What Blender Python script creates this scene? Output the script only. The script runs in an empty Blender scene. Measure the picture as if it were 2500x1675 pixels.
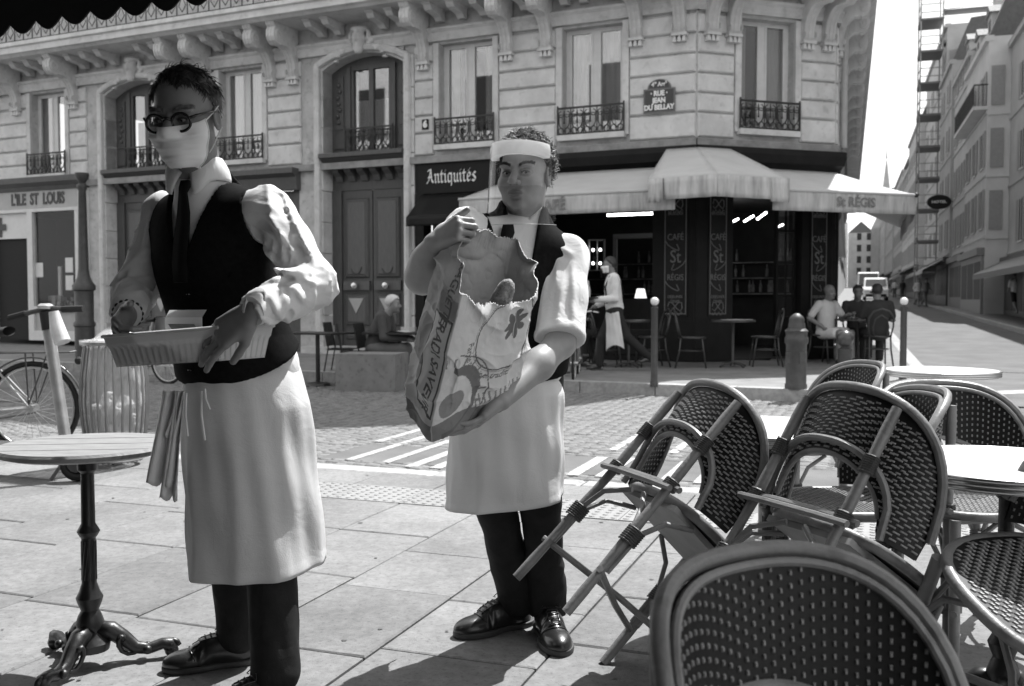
import bpy, bmesh, math, random
import numpy as np
from mathutils import Matrix, Vector, Euler
R = math.radians
rnd = random.Random(7)
scn = bpy.context.scene
col = scn.collection

# ------------------------------------------------------------------ camera, sky, sun, exposure
FPX, CAMH, HORIZ = 2420.0, 1.13, 732.0          # focal length in photo pixels, eye height of a seated photographer
PITCH = math.atan((837.5 - HORIZ) / FPX)
cam_d = bpy.data.cameras.new('camera'); cam = bpy.data.objects.new('camera', cam_d); col.objects.link(cam)
cam.location = (0, 0, CAMH); cam.rotation_euler = (R(90) - PITCH, 0, 0)
cam_d.sensor_width = 36; cam_d.lens = 36 * FPX / 2500; cam_d.clip_start = .05; cam_d.clip_end = 3000
cam_d.dof.use_dof = True; cam_d.dof.focus_distance = 3.05; cam_d.dof.aperture_fstop = 6.0
scn.camera = cam

SUN_EL, SUN_DIR = R(59), Vector((.61, .79))     # sun stands ahead of the camera and to its right
w = bpy.data.worlds.new('World'); scn.world = w; w.use_nodes = True
wn = w.node_tree.nodes; wl = w.node_tree.links
sky = wn.new('ShaderNodeTexSky'); sky.sky_type = 'NISHITA'; sky.sun_disc = False
sky.sun_elevation = SUN_EL; sky.sun_rotation = math.atan2(SUN_DIR.x, SUN_DIR.y)
sky.air_density = 1.0; sky.dust_density = 1.0; sky.ozone_density = 1.0
bw = wn.new('ShaderNodeRGBToBW')                # black-and-white photograph: grey sky light
wl.new(sky.outputs[0], bw.inputs[0])
wtc = wn.new('ShaderNodeTexCoord'); wmp = wn.new('ShaderNodeMapping'); wmp.inputs['Scale'].default_value = (1, 1, 3.5); wl.new(wtc.outputs['Generated'], wmp.inputs[0])
cl = wn.new('ShaderNodeTexNoise'); cl.inputs['Scale'].default_value = 2.2; cl.inputs['Detail'].default_value = 6; wl.new(wmp.outputs[0], cl.inputs[0])
veil = wn.new('ShaderNodeMapRange'); veil.inputs[1].default_value = .3; veil.inputs[2].default_value = .7; veil.inputs[3].default_value = 4.6; veil.inputs[4].default_value = 5.8; wl.new(cl.outputs[0], veil.inputs[0])
half = wn.new('ShaderNodeMath'); half.operation = 'MULTIPLY'; half.inputs[1].default_value = .35; wl.new(bw.outputs[0], half.inputs[0])
sm_ = wn.new('ShaderNodeMath'); sm_.operation = 'ADD'; wl.new(half.outputs[0], sm_.inputs[0]); wl.new(veil.outputs[0], sm_.inputs[1])   # thin high haze over the clear sky
wl.new(sm_.outputs[0], wn['Background'].inputs[0]); wn['Background'].inputs[1].default_value = .125
sun_d = bpy.data.lights.new('sun', 'SUN'); sun_d.energy = 4.9; sun_d.angle = R(.53); sun_d.color = (1, 1, 1)
sun = bpy.data.objects.new('sun', sun_d); col.objects.link(sun)
sdir = Vector((SUN_DIR.x * math.cos(SUN_EL), SUN_DIR.y * math.cos(SUN_EL), math.sin(SUN_EL)))
sun.rotation_euler = sdir.to_track_quat('Z', 'Y').to_euler(); sun.location = (20, 25, 40)
scn.view_settings.view_transform = 'Standard'; scn.view_settings.look = 'None'
scn.view_settings.exposure = 0.72; scn.view_settings.gamma = 1
scn.cycles.use_adaptive_sampling = True
scn.cycles.max_bounces = 7; scn.cycles.diffuse_bounces = 4; scn.cycles.glossy_bounces = 3
scn.cycles.transparent_max_bounces = 10; scn.cycles.caustics_reflective = False; scn.cycles.caustics_refractive = False

# ------------------------------------------------------------------ helpers
def ray(u, v):
    x = (u - 1250) / FPX; y = (837.5 - v) / FPX
    return Vector((x, math.cos(PITCH) + math.sin(PITCH) * y, -math.sin(PITCH) + math.cos(PITCH) * y))
def at(u, v, Y):                                 # point seen at photo pixel (u, v), Y metres ahead
    r = ray(u, v); t = Y / r.y; return Vector((r.x * t, Y, CAMH + r.z * t))
def gnd(u, v, z=0.0):
    r = ray(u, v); t = (z - CAMH) / r.z; return Vector((r.x * t, r.y * t, z))

_mats = {}
def mat(name, g=.5, rough=.6, metal=0, noise=0, scale=8, bump=0, bscale=None, spec=.5, coat=0, detail=4, stretch=None, emit=0, rand=0, big=0, spot=0, wrinkle=0):
    """grey procedural material: base value g, mottled by noise, fine relief by bump"""
    if name in _mats: return _mats[name]
    m = bpy.data.materials.new(name); m.use_nodes = True; nt = m.node_tree; N, L = nt.nodes, nt.links
    b = N['Principled BSDF']
    b.inputs['Base Color'].default_value = (g, g, g, 1); b.inputs['Roughness'].default_value = rough
    b.inputs['Metallic'].default_value = metal; b.inputs['Specular IOR Level'].default_value = spec
    b.inputs['Coat Weight'].default_value = coat; b.inputs['Coat Roughness'].default_value = .15
    tc = N.new('ShaderNodeTexCoord'); src = tc.outputs['Object']
    if stretch:
        mp = N.new('ShaderNodeMapping'); mp.inputs['Scale'].default_value = stretch; L.new(src, mp.inputs[0]); src = mp.outputs[0]
    val = None
    if noise:
        n1 = N.new('ShaderNodeTexNoise'); n1.inputs['Scale'].default_value = scale; n1.inputs['Detail'].default_value = detail
        n1.inputs['Roughness'].default_value = .62; L.new(src, n1.inputs[0])
        mr = N.new('ShaderNodeMapRange'); mr.inputs[1].default_value = .3; mr.inputs[2].default_value = .7
        mr.inputs[3].default_value = g * (1 - noise); mr.inputs[4].default_value = g * (1 + noise); L.new(n1.outputs[0], mr.inputs[0]); val = mr.outputs[0]
    if spot:                                     # small dark flecks or stains
        n3 = N.new('ShaderNodeTexNoise'); n3.inputs['Scale'].default_value = scale * 2.7; n3.inputs['Detail'].default_value = 6; L.new(src, n3.inputs[0])
        m3 = N.new('ShaderNodeMapRange'); m3.inputs[1].default_value = .56; m3.inputs[2].default_value = .68; m3.inputs[3].default_value = 1; m3.inputs[4].default_value = 1 - spot
        L.new(n3.outputs[0], m3.inputs[0])
        mu = N.new('ShaderNodeMath'); mu.operation = 'MULTIPLY'
        if val is None: mu.inputs[0].default_value = g
        else: L.new(val, mu.inputs[0])
        L.new(m3.outputs[0], mu.inputs[1]); val = mu.outputs[0]
    if big:                                      # broad stains and worn patches
        n4 = N.new('ShaderNodeTexNoise'); n4.inputs['Scale'].default_value = 1.3; n4.inputs['Detail'].default_value = 7; n4.inputs['Roughness'].default_value = .7; L.new(src, n4.inputs[0])
        m4 = N.new('ShaderNodeMapRange'); m4.inputs[1].default_value = .38; m4.inputs[2].default_value = .62; m4.inputs[3].default_value = 1 - big; m4.inputs[4].default_value = 1 + big * .5
        L.new(n4.outputs[0], m4.inputs[0]); mu = N.new('ShaderNodeMath'); mu.operation = 'MULTIPLY'
        if val is None: mu.inputs[0].default_value = g
        else: L.new(val, mu.inputs[0])
        L.new(m4.outputs[0], mu.inputs[1]); val = mu.outputs[0]
    if rand:                                     # each piece its own tone
        oi = N.new('ShaderNodeObjectInfo'); m2 = N.new('ShaderNodeMapRange'); m2.inputs[3].default_value = 1 - rand; m2.inputs[4].default_value = 1 + rand
        L.new(oi.outputs['Random'], m2.inputs[0]); mu = N.new('ShaderNodeMath'); mu.operation = 'MULTIPLY'
        if val is None: mu.inputs[0].default_value = g
        else: L.new(val, mu.inputs[0])
        L.new(m2.outputs[0], mu.inputs[1]); val = mu.outputs[0]
    if val is not None: L.new(val, b.inputs['Base Color'])
    if bump:
        n2 = N.new('ShaderNodeTexNoise'); n2.inputs['Scale'].default_value = bscale or scale * 4; n2.inputs['Detail'].default_value = 5; L.new(src, n2.inputs[0])
        bp = N.new('ShaderNodeBump'); bp.inputs['Strength'].default_value = bump; bp.inputs['Distance'].default_value = .01
        L.new(n2.outputs[0], bp.inputs['Height']); L.new(bp.outputs[0], b.inputs['Normal'])
        if wrinkle:                              # soft ironing and wear creases
            n5 = N.new('ShaderNodeTexNoise'); n5.inputs['Scale'].default_value = 9; n5.inputs['Detail'].default_value = 3; n5.inputs['Distortion'].default_value = 1.2; L.new(src, n5.inputs[0])
            r5 = N.new('ShaderNodeMath'); r5.operation = 'PINGPONG'; r5.inputs[1].default_value = .12; L.new(n5.outputs[0], r5.inputs[0])
            b5 = N.new('ShaderNodeBump'); b5.inputs['Strength'].default_value = wrinkle; b5.inputs['Distance'].default_value = .05; L.new(r5.outputs[0], b5.inputs['Height']); L.new(b5.outputs[0], bp.inputs['Normal'])
    if emit:
        b.inputs['Emission Color'].default_value = (1, 1, 1, 1); b.inputs['Emission Strength'].default_value = emit
    _mats[name] = m; return m
def mat_attr(name, rough=.6, bump=0, bscale=200, spec=.4, sss=0, noise=.06):
    """base colour from the mesh's own grey print / skin tone attribute"""
    m = bpy.data.materials.new(name); m.use_nodes = True; N, L = m.node_tree.nodes, m.node_tree.links; b = N['Principled BSDF']
    a = N.new('ShaderNodeAttribute'); a.attribute_name = 'tone'
    n1 = N.new('ShaderNodeTexNoise'); n1.inputs['Scale'].default_value = 40; n1.inputs['Detail'].default_value = 4
    tc = N.new('ShaderNodeTexCoord'); L.new(tc.outputs['Object'], n1.inputs[0])
    mr = N.new('ShaderNodeMapRange'); mr.inputs[1].default_value = .3; mr.inputs[2].default_value = .7; mr.inputs[3].default_value = 1 - noise; mr.inputs[4].default_value = 1 + noise
    L.new(n1.outputs[0], mr.inputs[0]); mu = N.new('ShaderNodeMath'); mu.operation = 'MULTIPLY'
    L.new(a.outputs['Fac'], mu.inputs[0]); L.new(mr.outputs[0], mu.inputs[1]); L.new(mu.outputs[0], b.inputs['Base Color'])
    b.inputs['Roughness'].default_value = rough; b.inputs['Specular IOR Level'].default_value = spec
    if sss: b.inputs['Subsurface Weight'].default_value = sss; b.inputs['Subsurface Radius'].default_value = (.004, .004, .004); b.inputs['Subsurface Scale'].default_value = 1
    if bump:
        n2 = N.new('ShaderNodeTexNoise'); n2.inputs['Scale'].default_value = bscale; n2.inputs['Detail'].default_value = 4; L.new(tc.outputs['Object'], n2.inputs[0])
        bp = N.new('ShaderNodeBump'); bp.inputs['Strength'].default_value = bump; bp.inputs['Distance'].default_value = .003; L.new(n2.outputs[0], bp.inputs['Height']); L.new(bp.outputs[0], b.inputs['Normal'])
    return m
def mat_glass(name, refl=.35, tint=.9, rough=.02):
    m = bpy.data.materials.new(name); m.use_nodes = True; N, L = m.node_tree.nodes, m.node_tree.links
    out = N['Material Output']; N.remove(N['Principled BSDF'])
    t = N.new('ShaderNodeBsdfTransparent'); t.inputs[0].default_value = (tint, tint, tint, 1)
    g = N.new('ShaderNodeBsdfGlossy'); g.inputs['Roughness'].default_value = rough
    fw = N.new('ShaderNodeLayerWeight'); fw.inputs[0].default_value = .5
    pw = N.new('ShaderNodeMath'); pw.operation = 'POWER'; pw.inputs[1].default_value = 4.5; L.new(fw.outputs['Facing'], pw.inputs[0])
    lw = N.new('ShaderNodeMath'); lw.operation = 'MULTIPLY_ADD'; lw.inputs[1].default_value = .9; lw.inputs[2].default_value = .04; L.new(pw.outputs[0], lw.inputs[0])   # more mirror-like at a glancing view
    ad = N.new('ShaderNodeMath'); ad.operation = 'ADD'; ad.use_clamp = True; ad.inputs[1].default_value = refl; L.new(lw.outputs[0], ad.inputs[0])
    mx = N.new('ShaderNodeMixShader'); L.new(ad.outputs[0], mx.inputs[0]); L.new(t.outputs[0], mx.inputs[1]); L.new(g.outputs[0], mx.inputs[2]); L.new(mx.outputs[0], out.inputs[0])
    return m
def mat_cloth(name, g, rough=.85, thin=0, noise=.08, scale=6, bump=.15, bscale=350, spec=.2, sheen=0, wrinkle=0):
    m = mat(name, g, rough, noise=noise, scale=scale, bump=bump, bscale=bscale, spec=spec, wrinkle=wrinkle)
    b = m.node_tree.nodes['Principled BSDF']
    b.inputs['Sheen Weight'].default_value = sheen
    if thin:                                     # light comes a little through thin white cotton
        N, L = m.node_tree.nodes, m.node_tree.links
        t = N.new('ShaderNodeBsdfTranslucent'); t.inputs[0].default_value = (g, g, g, 1)
        mx = N.new('ShaderNodeMixShader'); mx.inputs[0].default_value = thin
        L.new(b.outputs[0], mx.inputs[1]); L.new(t.outputs[0], mx.inputs[2]); L.new(mx.outputs[0], N['Material Output'].inputs[0])
    return m

def tag(o, label=None, cat=None, group=None, kind=None):
    if label: o['label'] = label
    if cat: o['category'] = cat
    if group: o['group'] = group
    if kind: o['kind'] = kind
    return o
def thing(name, label, cat, loc=(0, 0, 0), rotz=0, group=None, rot=None):
    o = bpy.data.objects.new(name, None); col.objects.link(o); o.empty_display_size = .1
    o.location = loc; o.rotation_euler = rot if rot else (0, 0, rotz)
    return tag(o, label, cat, group)
def copy_tree(o, parent=None):
    c = o.copy(); col.objects.link(c); c.parent = parent
    for ch in o.children: copy_tree(ch, c)
    return c

class MB:
    """collects shapes into ONE mesh; M maps the shapes' coordinates into the owner's"""
    def __init__(s, M=None): s.v = []; s.f = []; s.M = M
    def add(s, vs, fs):
        k = len(s.v)
        if s.M is not None: vs = [s.M @ Vector(p) for p in vs]
        s.v += [tuple(p) for p in vs]; s.f += [[i + k for i in f] for f in fs]; return s
    def box(s, x0, x1, y0, y1, z0, z1):
        vs = [(x0, y0, z0), (x1, y0, z0), (x1, y1, z0), (x0, y1, z0), (x0, y0, z1), (x1, y0, z1), (x1, y1, z1), (x0, y1, z1)]
        return s.add(vs, [(0, 3, 2, 1), (4, 5, 6, 7), (0, 1, 5, 4), (1, 2, 6, 5), (2, 3, 7, 6), (3, 0, 4, 7)])
    def bbox(s, x0, x1, y0, y1, z0, z1, b=.01):
        """box whose outward (+y) face is chamfered"""
        vs = [(x0, y0, z0), (x1, y0, z0), (x1, y0, z1), (x0, y0, z1), (x0, y1 - b, z0), (x1, y1 - b, z0), (x1, y1 - b, z1), (x0, y1 - b, z1),
              (x0 + b, y1, z0 + b), (x1 - b, y1, z0 + b), (x1 - b, y1, z1 - b), (x0 + b, y1, z1 - b)]
        return s.add(vs, [(0, 1, 2, 3), (0, 4, 5, 1), (1, 5, 6, 2), (2, 6, 7, 3), (3, 7, 4, 0), (4, 8, 9, 5), (5, 9, 10, 6), (6, 10, 11, 7), (7, 11, 8, 4), (8, 11, 10, 9)])
    def prism(s, poly, axis, a0, a1):
        """poly: 2D outline, extruded along axis 0/1/2 from a0 to a1"""
        n = len(poly); vs = []
        for a in (a0, a1):
            for p in poly:
                q = [p[0], p[1]]; q.insert(axis, a); vs.append(q)
        return s.add(vs, [tuple(range(n))[::-1], tuple(range(n, 2 * n))] + [(i, (i + 1) % n, n + (i + 1) % n, n + i) for i in range(n)])
    def tube(s, pts, r, n=8, closed=False, caps=True, flat=1.0):
        pts = [Vector(p) for p in pts]; m = len(pts)
        rs = r if isinstance(r, (list, tuple)) else [r] * m
        vs = []; up = None
        for i, p in enumerate(pts):
            if closed: d = pts[(i + 1) % m] - pts[i - 1]
            else: d = pts[min(i + 1, m - 1)] - pts[max(i - 1, 0)]
            d = d.normalized() if d.length > 1e-9 else Vector((0, 0, 1))
            if up is None: up = Vector((0, 0, 1)) if abs(d.z) < .9 else Vector((1, 0, 0))
            x = (up - d * up.dot(d)); x = x.normalized() if x.length > 1e-6 else d.orthogonal().normalized()
            up = x; y = d.cross(x)
            for k in range(n):
                a = 2 * math.pi * k / n; vs.append(p + x * (rs[i] * flat * math.cos(a)) + y * (rs[i] * math.sin(a)))
        fs = []
        for i in range(m if closed else m - 1):
            j = (i + 1) % m
            for k in range(n): fs.append((i * n + k, i * n + (k + 1) % n, j * n + (k + 1) % n, j * n + k))
        if caps and not closed: fs += [tuple(range(n))[::-1], tuple(range((m - 1) * n, m * n))]
        return s.add(vs, fs)
    def lathe(s, prof, c=(0, 0, 0), n=24, axis=2):
        vs = []; fs = []; m = len(prof)
        for r, z in prof:
            for k in range(n):
                a = 2 * math.pi * k / n; q = [r * math.cos(a), r * math.sin(a)]; q.insert(axis, z)
                vs.append((q[0] + c[0], q[1] + c[1], q[2] + c[2]))
        for i in range(m - 1):
            for k in range(n): fs.append((i * n + k, i * n + (k + 1) % n, (i + 1) * n + (k + 1) % n, (i + 1) * n + k))
        fs += [tuple(range(n))[::-1], tuple(range((m - 1) * n, m * n))]
        return s.add(vs, fs)
    def grid(s, fn, nu, nv, cu=False):
        vs = [fn(i / (nu if cu else nu - 1), j / (nv - 1)) for j in range(nv) for i in range(nu)]
        fs = [(j * nu + i, j * nu + (i + 1) % nu, (j + 1) * nu + (i + 1) % nu, (j + 1) * nu + i) for j in range(nv - 1) for i in range(nu if cu else nu - 1)]
        return s.add(vs, fs)
    def sphere(s, c, r, n=12, m=8, sc=(1, 1, 1)):
        prof = [(math.sin(math.pi * i / m) * r + 1e-5, -math.cos(math.pi * i / m) * r) for i in range(m + 1)]
        vs = []; fs = []
        for rr, z in prof:
            for k in range(n):
                a = 2 * math.pi * k / n; vs.append((c[0] + rr * math.cos(a) * sc[0], c[1] + rr * math.sin(a) * sc[1], c[2] + z * sc[2]))
        for i in range(m):
            for k in range(n): fs.append((i * n + k, i * n + (k + 1) % n, (i + 1) * n + (k + 1) % n, (i + 1) * n + k))
        return s.add(vs, fs)
    def mesh(s, name, smooth=False):
        me = bpy.data.meshes.new(name); me.from_pydata(s.v, [], s.f); me.update()
        if smooth:
            me.polygons.foreach_set('use_smooth', [True] * len(me.polygons))
            if smooth != 'all': me.set_sharp_from_angle(angle=R(40))
        return me
    def build(s, name, m, parent=None, smooth=False, kind=None, label=None, recalc=False):
        me = s.mesh(name, smooth)
        if recalc:
            bm = bmesh.new(); bm.from_mesh(me); bmesh.ops.recalc_face_normals(bm, faces=bm.faces); bm.to_mesh(me); bm.free()
        me.materials.append(m)
        o = bpy.data.objects.new(name, me); col.objects.link(o); o.parent = parent
        if kind: o['kind'] = kind
        if label: o['label'] = label
        return o
def link(name, me, parent=None, loc=None, rot=None):
    o = bpy.data.objects.new(name, me); col.objects.link(o); o.parent = parent
    if loc is not None: o.location = loc
    if rot is not None: o.rotation_euler = rot
    return o
def solidify(o, t, off=0):
    md = o.modifiers.new('thickness', 'SOLIDIFY'); md.thickness = t; md.offset = off; return o
def subsurf(o, n=1):
    md = o.modifiers.new('smooth', 'SUBSURF'); md.levels = n; md.render_levels = n; return o
def frame(ox, oy, ang, oz=0): return Matrix.Translation((ox, oy, oz)) @ Matrix.Rotation(ang, 4, 'Z')

def text_mesh(body, size=1, depth=.0, sx=1, bold=0, align='CENTER'):
    """lettering as a flat or raised mesh in the xy plane (built-in font)"""
    c = bpy.data.curves.new('lettering', 'FONT'); c.body = body; c.size = size; c.extrude = depth; c.align_x = align; c.align_y = 'CENTER'; c.offset = bold; c.resolution_u = 3
    o = bpy.data.objects.new('lettering', c); col.objects.link(o)
    dg = bpy.context.evaluated_depsgraph_get(); me = bpy.data.meshes.new_from_object(o.evaluated_get(dg)); bpy.data.objects.remove(o); bpy.data.curves.remove(c)
    if sx != 1:
        for v in me.vertices: v.co.x *= sx
    return me
def put_text(name, body, M, size, m, parent, depth=.004, sx=1, bold=0):
    """M: maps text plane (x right, y up, z out) into the owner's coordinates"""
    me = text_mesh(body, size, depth, sx, bold); me.transform(M); me.materials.clear(); me.materials.append(m)
    return link(name, me, parent)

# ---- signed-distance modelling (numpy): smooth unions of tapered limbs -> one continuous surface
def _v3(a): return np.array(a, dtype=np.float32)
def rcone(P, a, b, ra, rb):
    a = _v3(a); b = _v3(b); ab = b - a; L2 = float(ab @ ab) + 1e-9
    t = np.clip(((P - a) @ ab) / L2, 0, 1)
    d = P - a - t[..., None] * ab
    return np.sqrt((d * d).sum(-1)) - (ra + (rb - ra) * t)
def ellip(P, c, r, Rm=None):
    q = P - _v3(c)
    if Rm is not None: q = q @ np.array(Rm, dtype=np.float32)      # columns of Rm = local axes
    r = _v3(r); k0 = np.sqrt(((q / r) ** 2).sum(-1)); k1 = np.sqrt(((q / (r * r)) ** 2).sum(-1)) + 1e-9
    return k0 * (k0 - 1) / k1
def smin(a, b, k):
    h = np.clip(.5 + .5 * (b - a) / k, 0, 1); return b + (a - b) * h - k * h * (1 - h)
def smax(a, b, k): return -smin(-a, -b, k)
def axes(fwd, up=(0, 0, 1)):
    """columns: right, forward, up of a turned part"""
    f = Vector(fwd).normalized(); u = Vector(up); r = f.cross(u).normalized(); u = r.cross(f)
    return np.array([[r.x, f.x, u.x], [r.y, f.y, u.y], [r.z, f.z, u.z]], dtype=np.float32)
_rs = np.random.RandomState(3); _perm = _rs.permutation(4096); _val = _rs.rand(4096).astype(np.float32)
def vnoise(P, s=1.0, seed=0):
    """smooth value noise in 3D, -1..1"""
    Q = P * s + seed * 17.3; I = np.floor(Q).astype(np.int64); F = (Q - I).astype(np.float32); F = F * F * (3 - 2 * F)
    def h(i, j, k): return _val[_perm[(_perm[(_perm[(I[..., 0] + i) & 4095] + I[..., 1] + j) & 4095] + I[..., 2] + k) & 4095]]
    x, y, z = F[..., 0], F[..., 1], F[..., 2]
    c00 = h(0, 0, 0) * (1 - x) + h(1, 0, 0) * x; c10 = h(0, 1, 0) * (1 - x) + h(1, 1, 0) * x
    c01 = h(0, 0, 1) * (1 - x) + h(1, 0, 1) * x; c11 = h(0, 1, 1) * (1 - x) + h(1, 1, 1) * x
    return ((c00 * (1 - y) + c10 * y) * (1 - z) + (c01 * (1 - y) + c11 * y) * z) * 2 - 1
def sdf_arrays(fn, lo, hi, h, name=''):
    """surface nets: the zero set of fn inside the box lo..hi at grid step h"""
    lo = _v3(lo); hi = _v3(hi); n = np.ceil((hi - lo) / h).astype(int) + 1
    ax = [lo[i] + h * np.arange(n[i], dtype=np.float32) for i in range(3)]
    V = np.ones(n, dtype=np.float32); B = 12
    nb = -(-(n - 1) // B); bc = np.stack(np.meshgrid(*[np.arange(k) for k in nb], indexing='ij'), -1).reshape(-1, 3)
    cv = np.concatenate([fn((lo + h * (bc[i:i + 4000] * B + B / 2)).astype(np.float32)) for i in range(0, len(bc), 4000)])
    near = np.abs(cv) < B * h * 1.25 + .02
    r0 = np.arange(B + 1)
    for q in bc[cv <= -(B * h * 1.25 + .02)]:
        V[q[0] * B:q[0] * B + B + 1, q[1] * B:q[1] * B + B + 1, q[2] * B:q[2] * B + B + 1] = -1
    off = np.stack(np.meshgrid(r0, r0, r0, indexing='ij'), -1); act_b = bc[near]
    for i in range(0, len(act_b), 40):
        qb = act_b[i:i + 40]; gi = qb[:, None, None, None, :] * B + off[None]; gi = np.minimum(gi, n - 1)
        V[gi[..., 0], gi[..., 1], gi[..., 2]] = fn((lo + h * gi).astype(np.float32))
    S = V < 0
    c = np.zeros(n - 1, dtype=np.int8)
    for i in (0, 1):
        for j in (0, 1):
            for k in (0, 1): c += S[i:n[0] - 1 + i, j:n[1] - 1 + j, k:n[2] - 1 + k]
    act = np.argwhere((c > 0) & (c < 8))
    if len(act) == 0: raise RuntimeError('empty surface ' + name)
    idx = -np.ones(n - 1, dtype=np.int64); idx[tuple(act.T)] = np.arange(len(act))
    acc = np.zeros((len(act), 3), np.float32); cnt = np.zeros(len(act), np.float32)
    cor = [(i, j, k) for i in (0, 1) for j in (0, 1) for k in (0, 1)]
    for p in cor:
        for d in range(3):
            if p[d]: continue
            q = list(p); q[d] = 1
            va = V[act[:, 0] + p[0], act[:, 1] + p[1], act[:, 2] + p[2]]; vb = V[act[:, 0] + q[0], act[:, 1] + q[1], act[:, 2] + q[2]]
            s = (va < 0) != (vb < 0); t = np.where(s, va / np.where(s, va - vb, 1), 0)
            pos = np.tile(np.array(p, np.float32), (len(act), 1)); pos[:, d] = t
            acc[s] += pos[s]; cnt[s] += 1
    verts = lo + h * (act + acc / cnt[:, None])
    faces = []
    for d in range(3):
        e = [1, 2, 0][d]; g = [2, 0, 1][d]
        sl0 = [slice(1, -1)] * 3; sl0[d] = slice(0, n[d] - 1); sl1 = list(sl0); sl1[d] = slice(1, n[d])
        a = S[tuple(sl0)]; b = S[tuple(sl1)]; E = np.argwhere(a != b)
        if len(E) == 0: continue
        flip = b[tuple(E.T)]
        E = E.copy(); E[:, e] += 1; E[:, g] += 1
        def cell(de, dg): q = E.copy(); q[:, e] += de; q[:, g] += dg; return idx[q[:, 0], q[:, 1], q[:, 2]]
        Q = np.stack([cell(-1, -1), cell(0, -1), cell(0, 0), cell(-1, 0)], 1)
        Q[flip] = Q[flip][:, ::-1]; faces.append(Q)
    F = np.concatenate(faces); F = F[(F >= 0).all(1)]
    return verts, F
def sdf_mesh(fn, lo, hi, h, name, tone=None):
    verts, F = sdf_arrays(fn, lo, hi, h, name); return quad_mesh(name, verts, F, tone)
def quad_mesh(name, verts, F, tone=None):
    me = bpy.data.meshes.new(name); nv, nf = len(verts), len(F)
    me.vertices.add(nv); me.vertices.foreach_set('co', verts.astype(np.float32).ravel())
    me.loops.add(nf * 4); me.loops.foreach_set('vertex_index', F.astype(np.int32).ravel())
    me.polygons.add(nf); me.polygons.foreach_set('loop_start', np.arange(0, nf * 4, 4, dtype=np.int32))
    me.update(calc_edges=True); me.polygons.foreach_set('use_smooth', np.ones(nf, dtype=bool)); me.validate()
    if tone is not None: set_tone(me, tone(verts))
    return me
def set_tone(me, t):
    a = me.attributes.new('tone', 'FLOAT', 'POINT'); a.data.foreach_set('value', np.asarray(t, np.float32))
def sdf_obj(name, fn, lo, hi, h, m, parent=None, tone=None):
    me = sdf_mesh(fn, lo, hi, h, name, tone); me.materials.append(m); return link(name, me, parent)
# ------------------------------------------------------------------ ground, road, pavements
M_asphalt = mat('asphalt', .125, .9, noise=.28, scale=1.4, bump=.25, bscale=160, detail=8)
M_joint = mat('paving joint', .06, .95, noise=.3, scale=20)
M_slab = mat('granite slab', .20, .8, noise=.2, scale=26, bump=.25, bscale=300, rand=.12, detail=9, spot=.3, spec=.3, big=.22)
M_tact = mat('tactile paver', .25, .75, noise=.1, scale=20, bump=.15, rand=.04)
M_kerb = mat('granite kerb', .33, .8, noise=.25, scale=14, bump=.3, bscale=120, rand=.1)
M_cob = mat('cobblestone', .15, .75, noise=.3, scale=9, bump=.5, bscale=70, rand=.22, spec=.35)
M_walk = mat('worn pavement', .20, .85, noise=.22, scale=2.2, bump=.3, bscale=120, detail=8, spot=.2)
M_paint = mat('road paint and light streaks', .38, .75, noise=.3, scale=16, bump=.2, spot=.45)
RZ = -.04                                        # road level
SW = .09                                         # far pavement level
g = MB().add([(-1500, -1500, RZ - .01), (1500, -1500, RZ - .01), (1500, 1500, RZ - .01), (-1500, 1500, RZ - .01)], [(0, 1, 2, 3)]).build('ground', M_asphalt)
tag(g, kind='structure')

NP = frame(0, 6.35, R(-20) + math.pi)            # near pavement: local y runs from the kerb towards the camera, local x to the left
pav = MB(NP).box(-9, 9, .0, 14, -.3, -.014).build('near_pavement', M_joint); tag(pav, kind='structure')
def slab(x0, x1, y0, y1, z, h=.06, b=.006, j=.004):
    m = MB(NP); jit = lambda: rnd.uniform(-.0025, .0025)
    x0 += j + jit(); x1 -= j + jit(); y0 += j + jit(); y1 -= j + jit(); zs = [z + rnd.uniform(-.0015, .0015) for _ in range(4)]
    c = [(x0, y0), (x1, y0), (x1, y1), (x0, y1)]; ci = [(x0 + b, y0 + b), (x1 - b, y0 + b), (x1 - b, y1 - b), (x0 + b, y1 - b)]
    vs = [(p[0], p[1], z - h) for p in c] + [(p[0], p[1], z - b * .7) for p in c] + [(p[0], p[1], q) for p, q in zip(ci, zs)]
    fs = [(i, (i + 1) % 4, 4 + (i + 1) % 4, 4 + i) for i in range(4)] + [(4 + i, 4 + (i + 1) % 4, 8 + (i + 1) % 4, 8 + i) for i in range(4)] + [(8, 9, 10, 11)]
    return m.add(vs, fs)
for i in range(17):                              # kerb stones
    x = -8.5 + i
    slab(x, x + 1, .0, .2, .0, h=.2, b=.018).build('kerb_stone', M_kerb, pav)
xk = -5.3
while xk < 4.8:                                  # courses of slabs run from the kerb towards the camera
    y = .2; cw = rnd.uniform(.47, .55); first = True
    while y < 4.7:
        L_ = .42 if first else rnd.uniform(.55, .95)
        if first is False and y < .63 and -3.65 < xk < 1.2: y = 1.045; continue
        if first: first = False
        slab(xk, xk + cw, y, y + L_, 0).build('paving_slab', M_slab, pav); y += L_
    xk += cw
far_s = MB(NP)
for k in range(9):
    y0 = 4.72 + .46 * k; x = -6
    while x < 5: far_s.box(x + .004, x + .8, y0 + .004, y0 + .456, -.05, 0); x += .804
far_s.build('paving_slab', M_slab, pav, kind='stuff')
tm = MB()
tm.box(-.208, .208, -.208, .208, -.05, .001)
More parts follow.
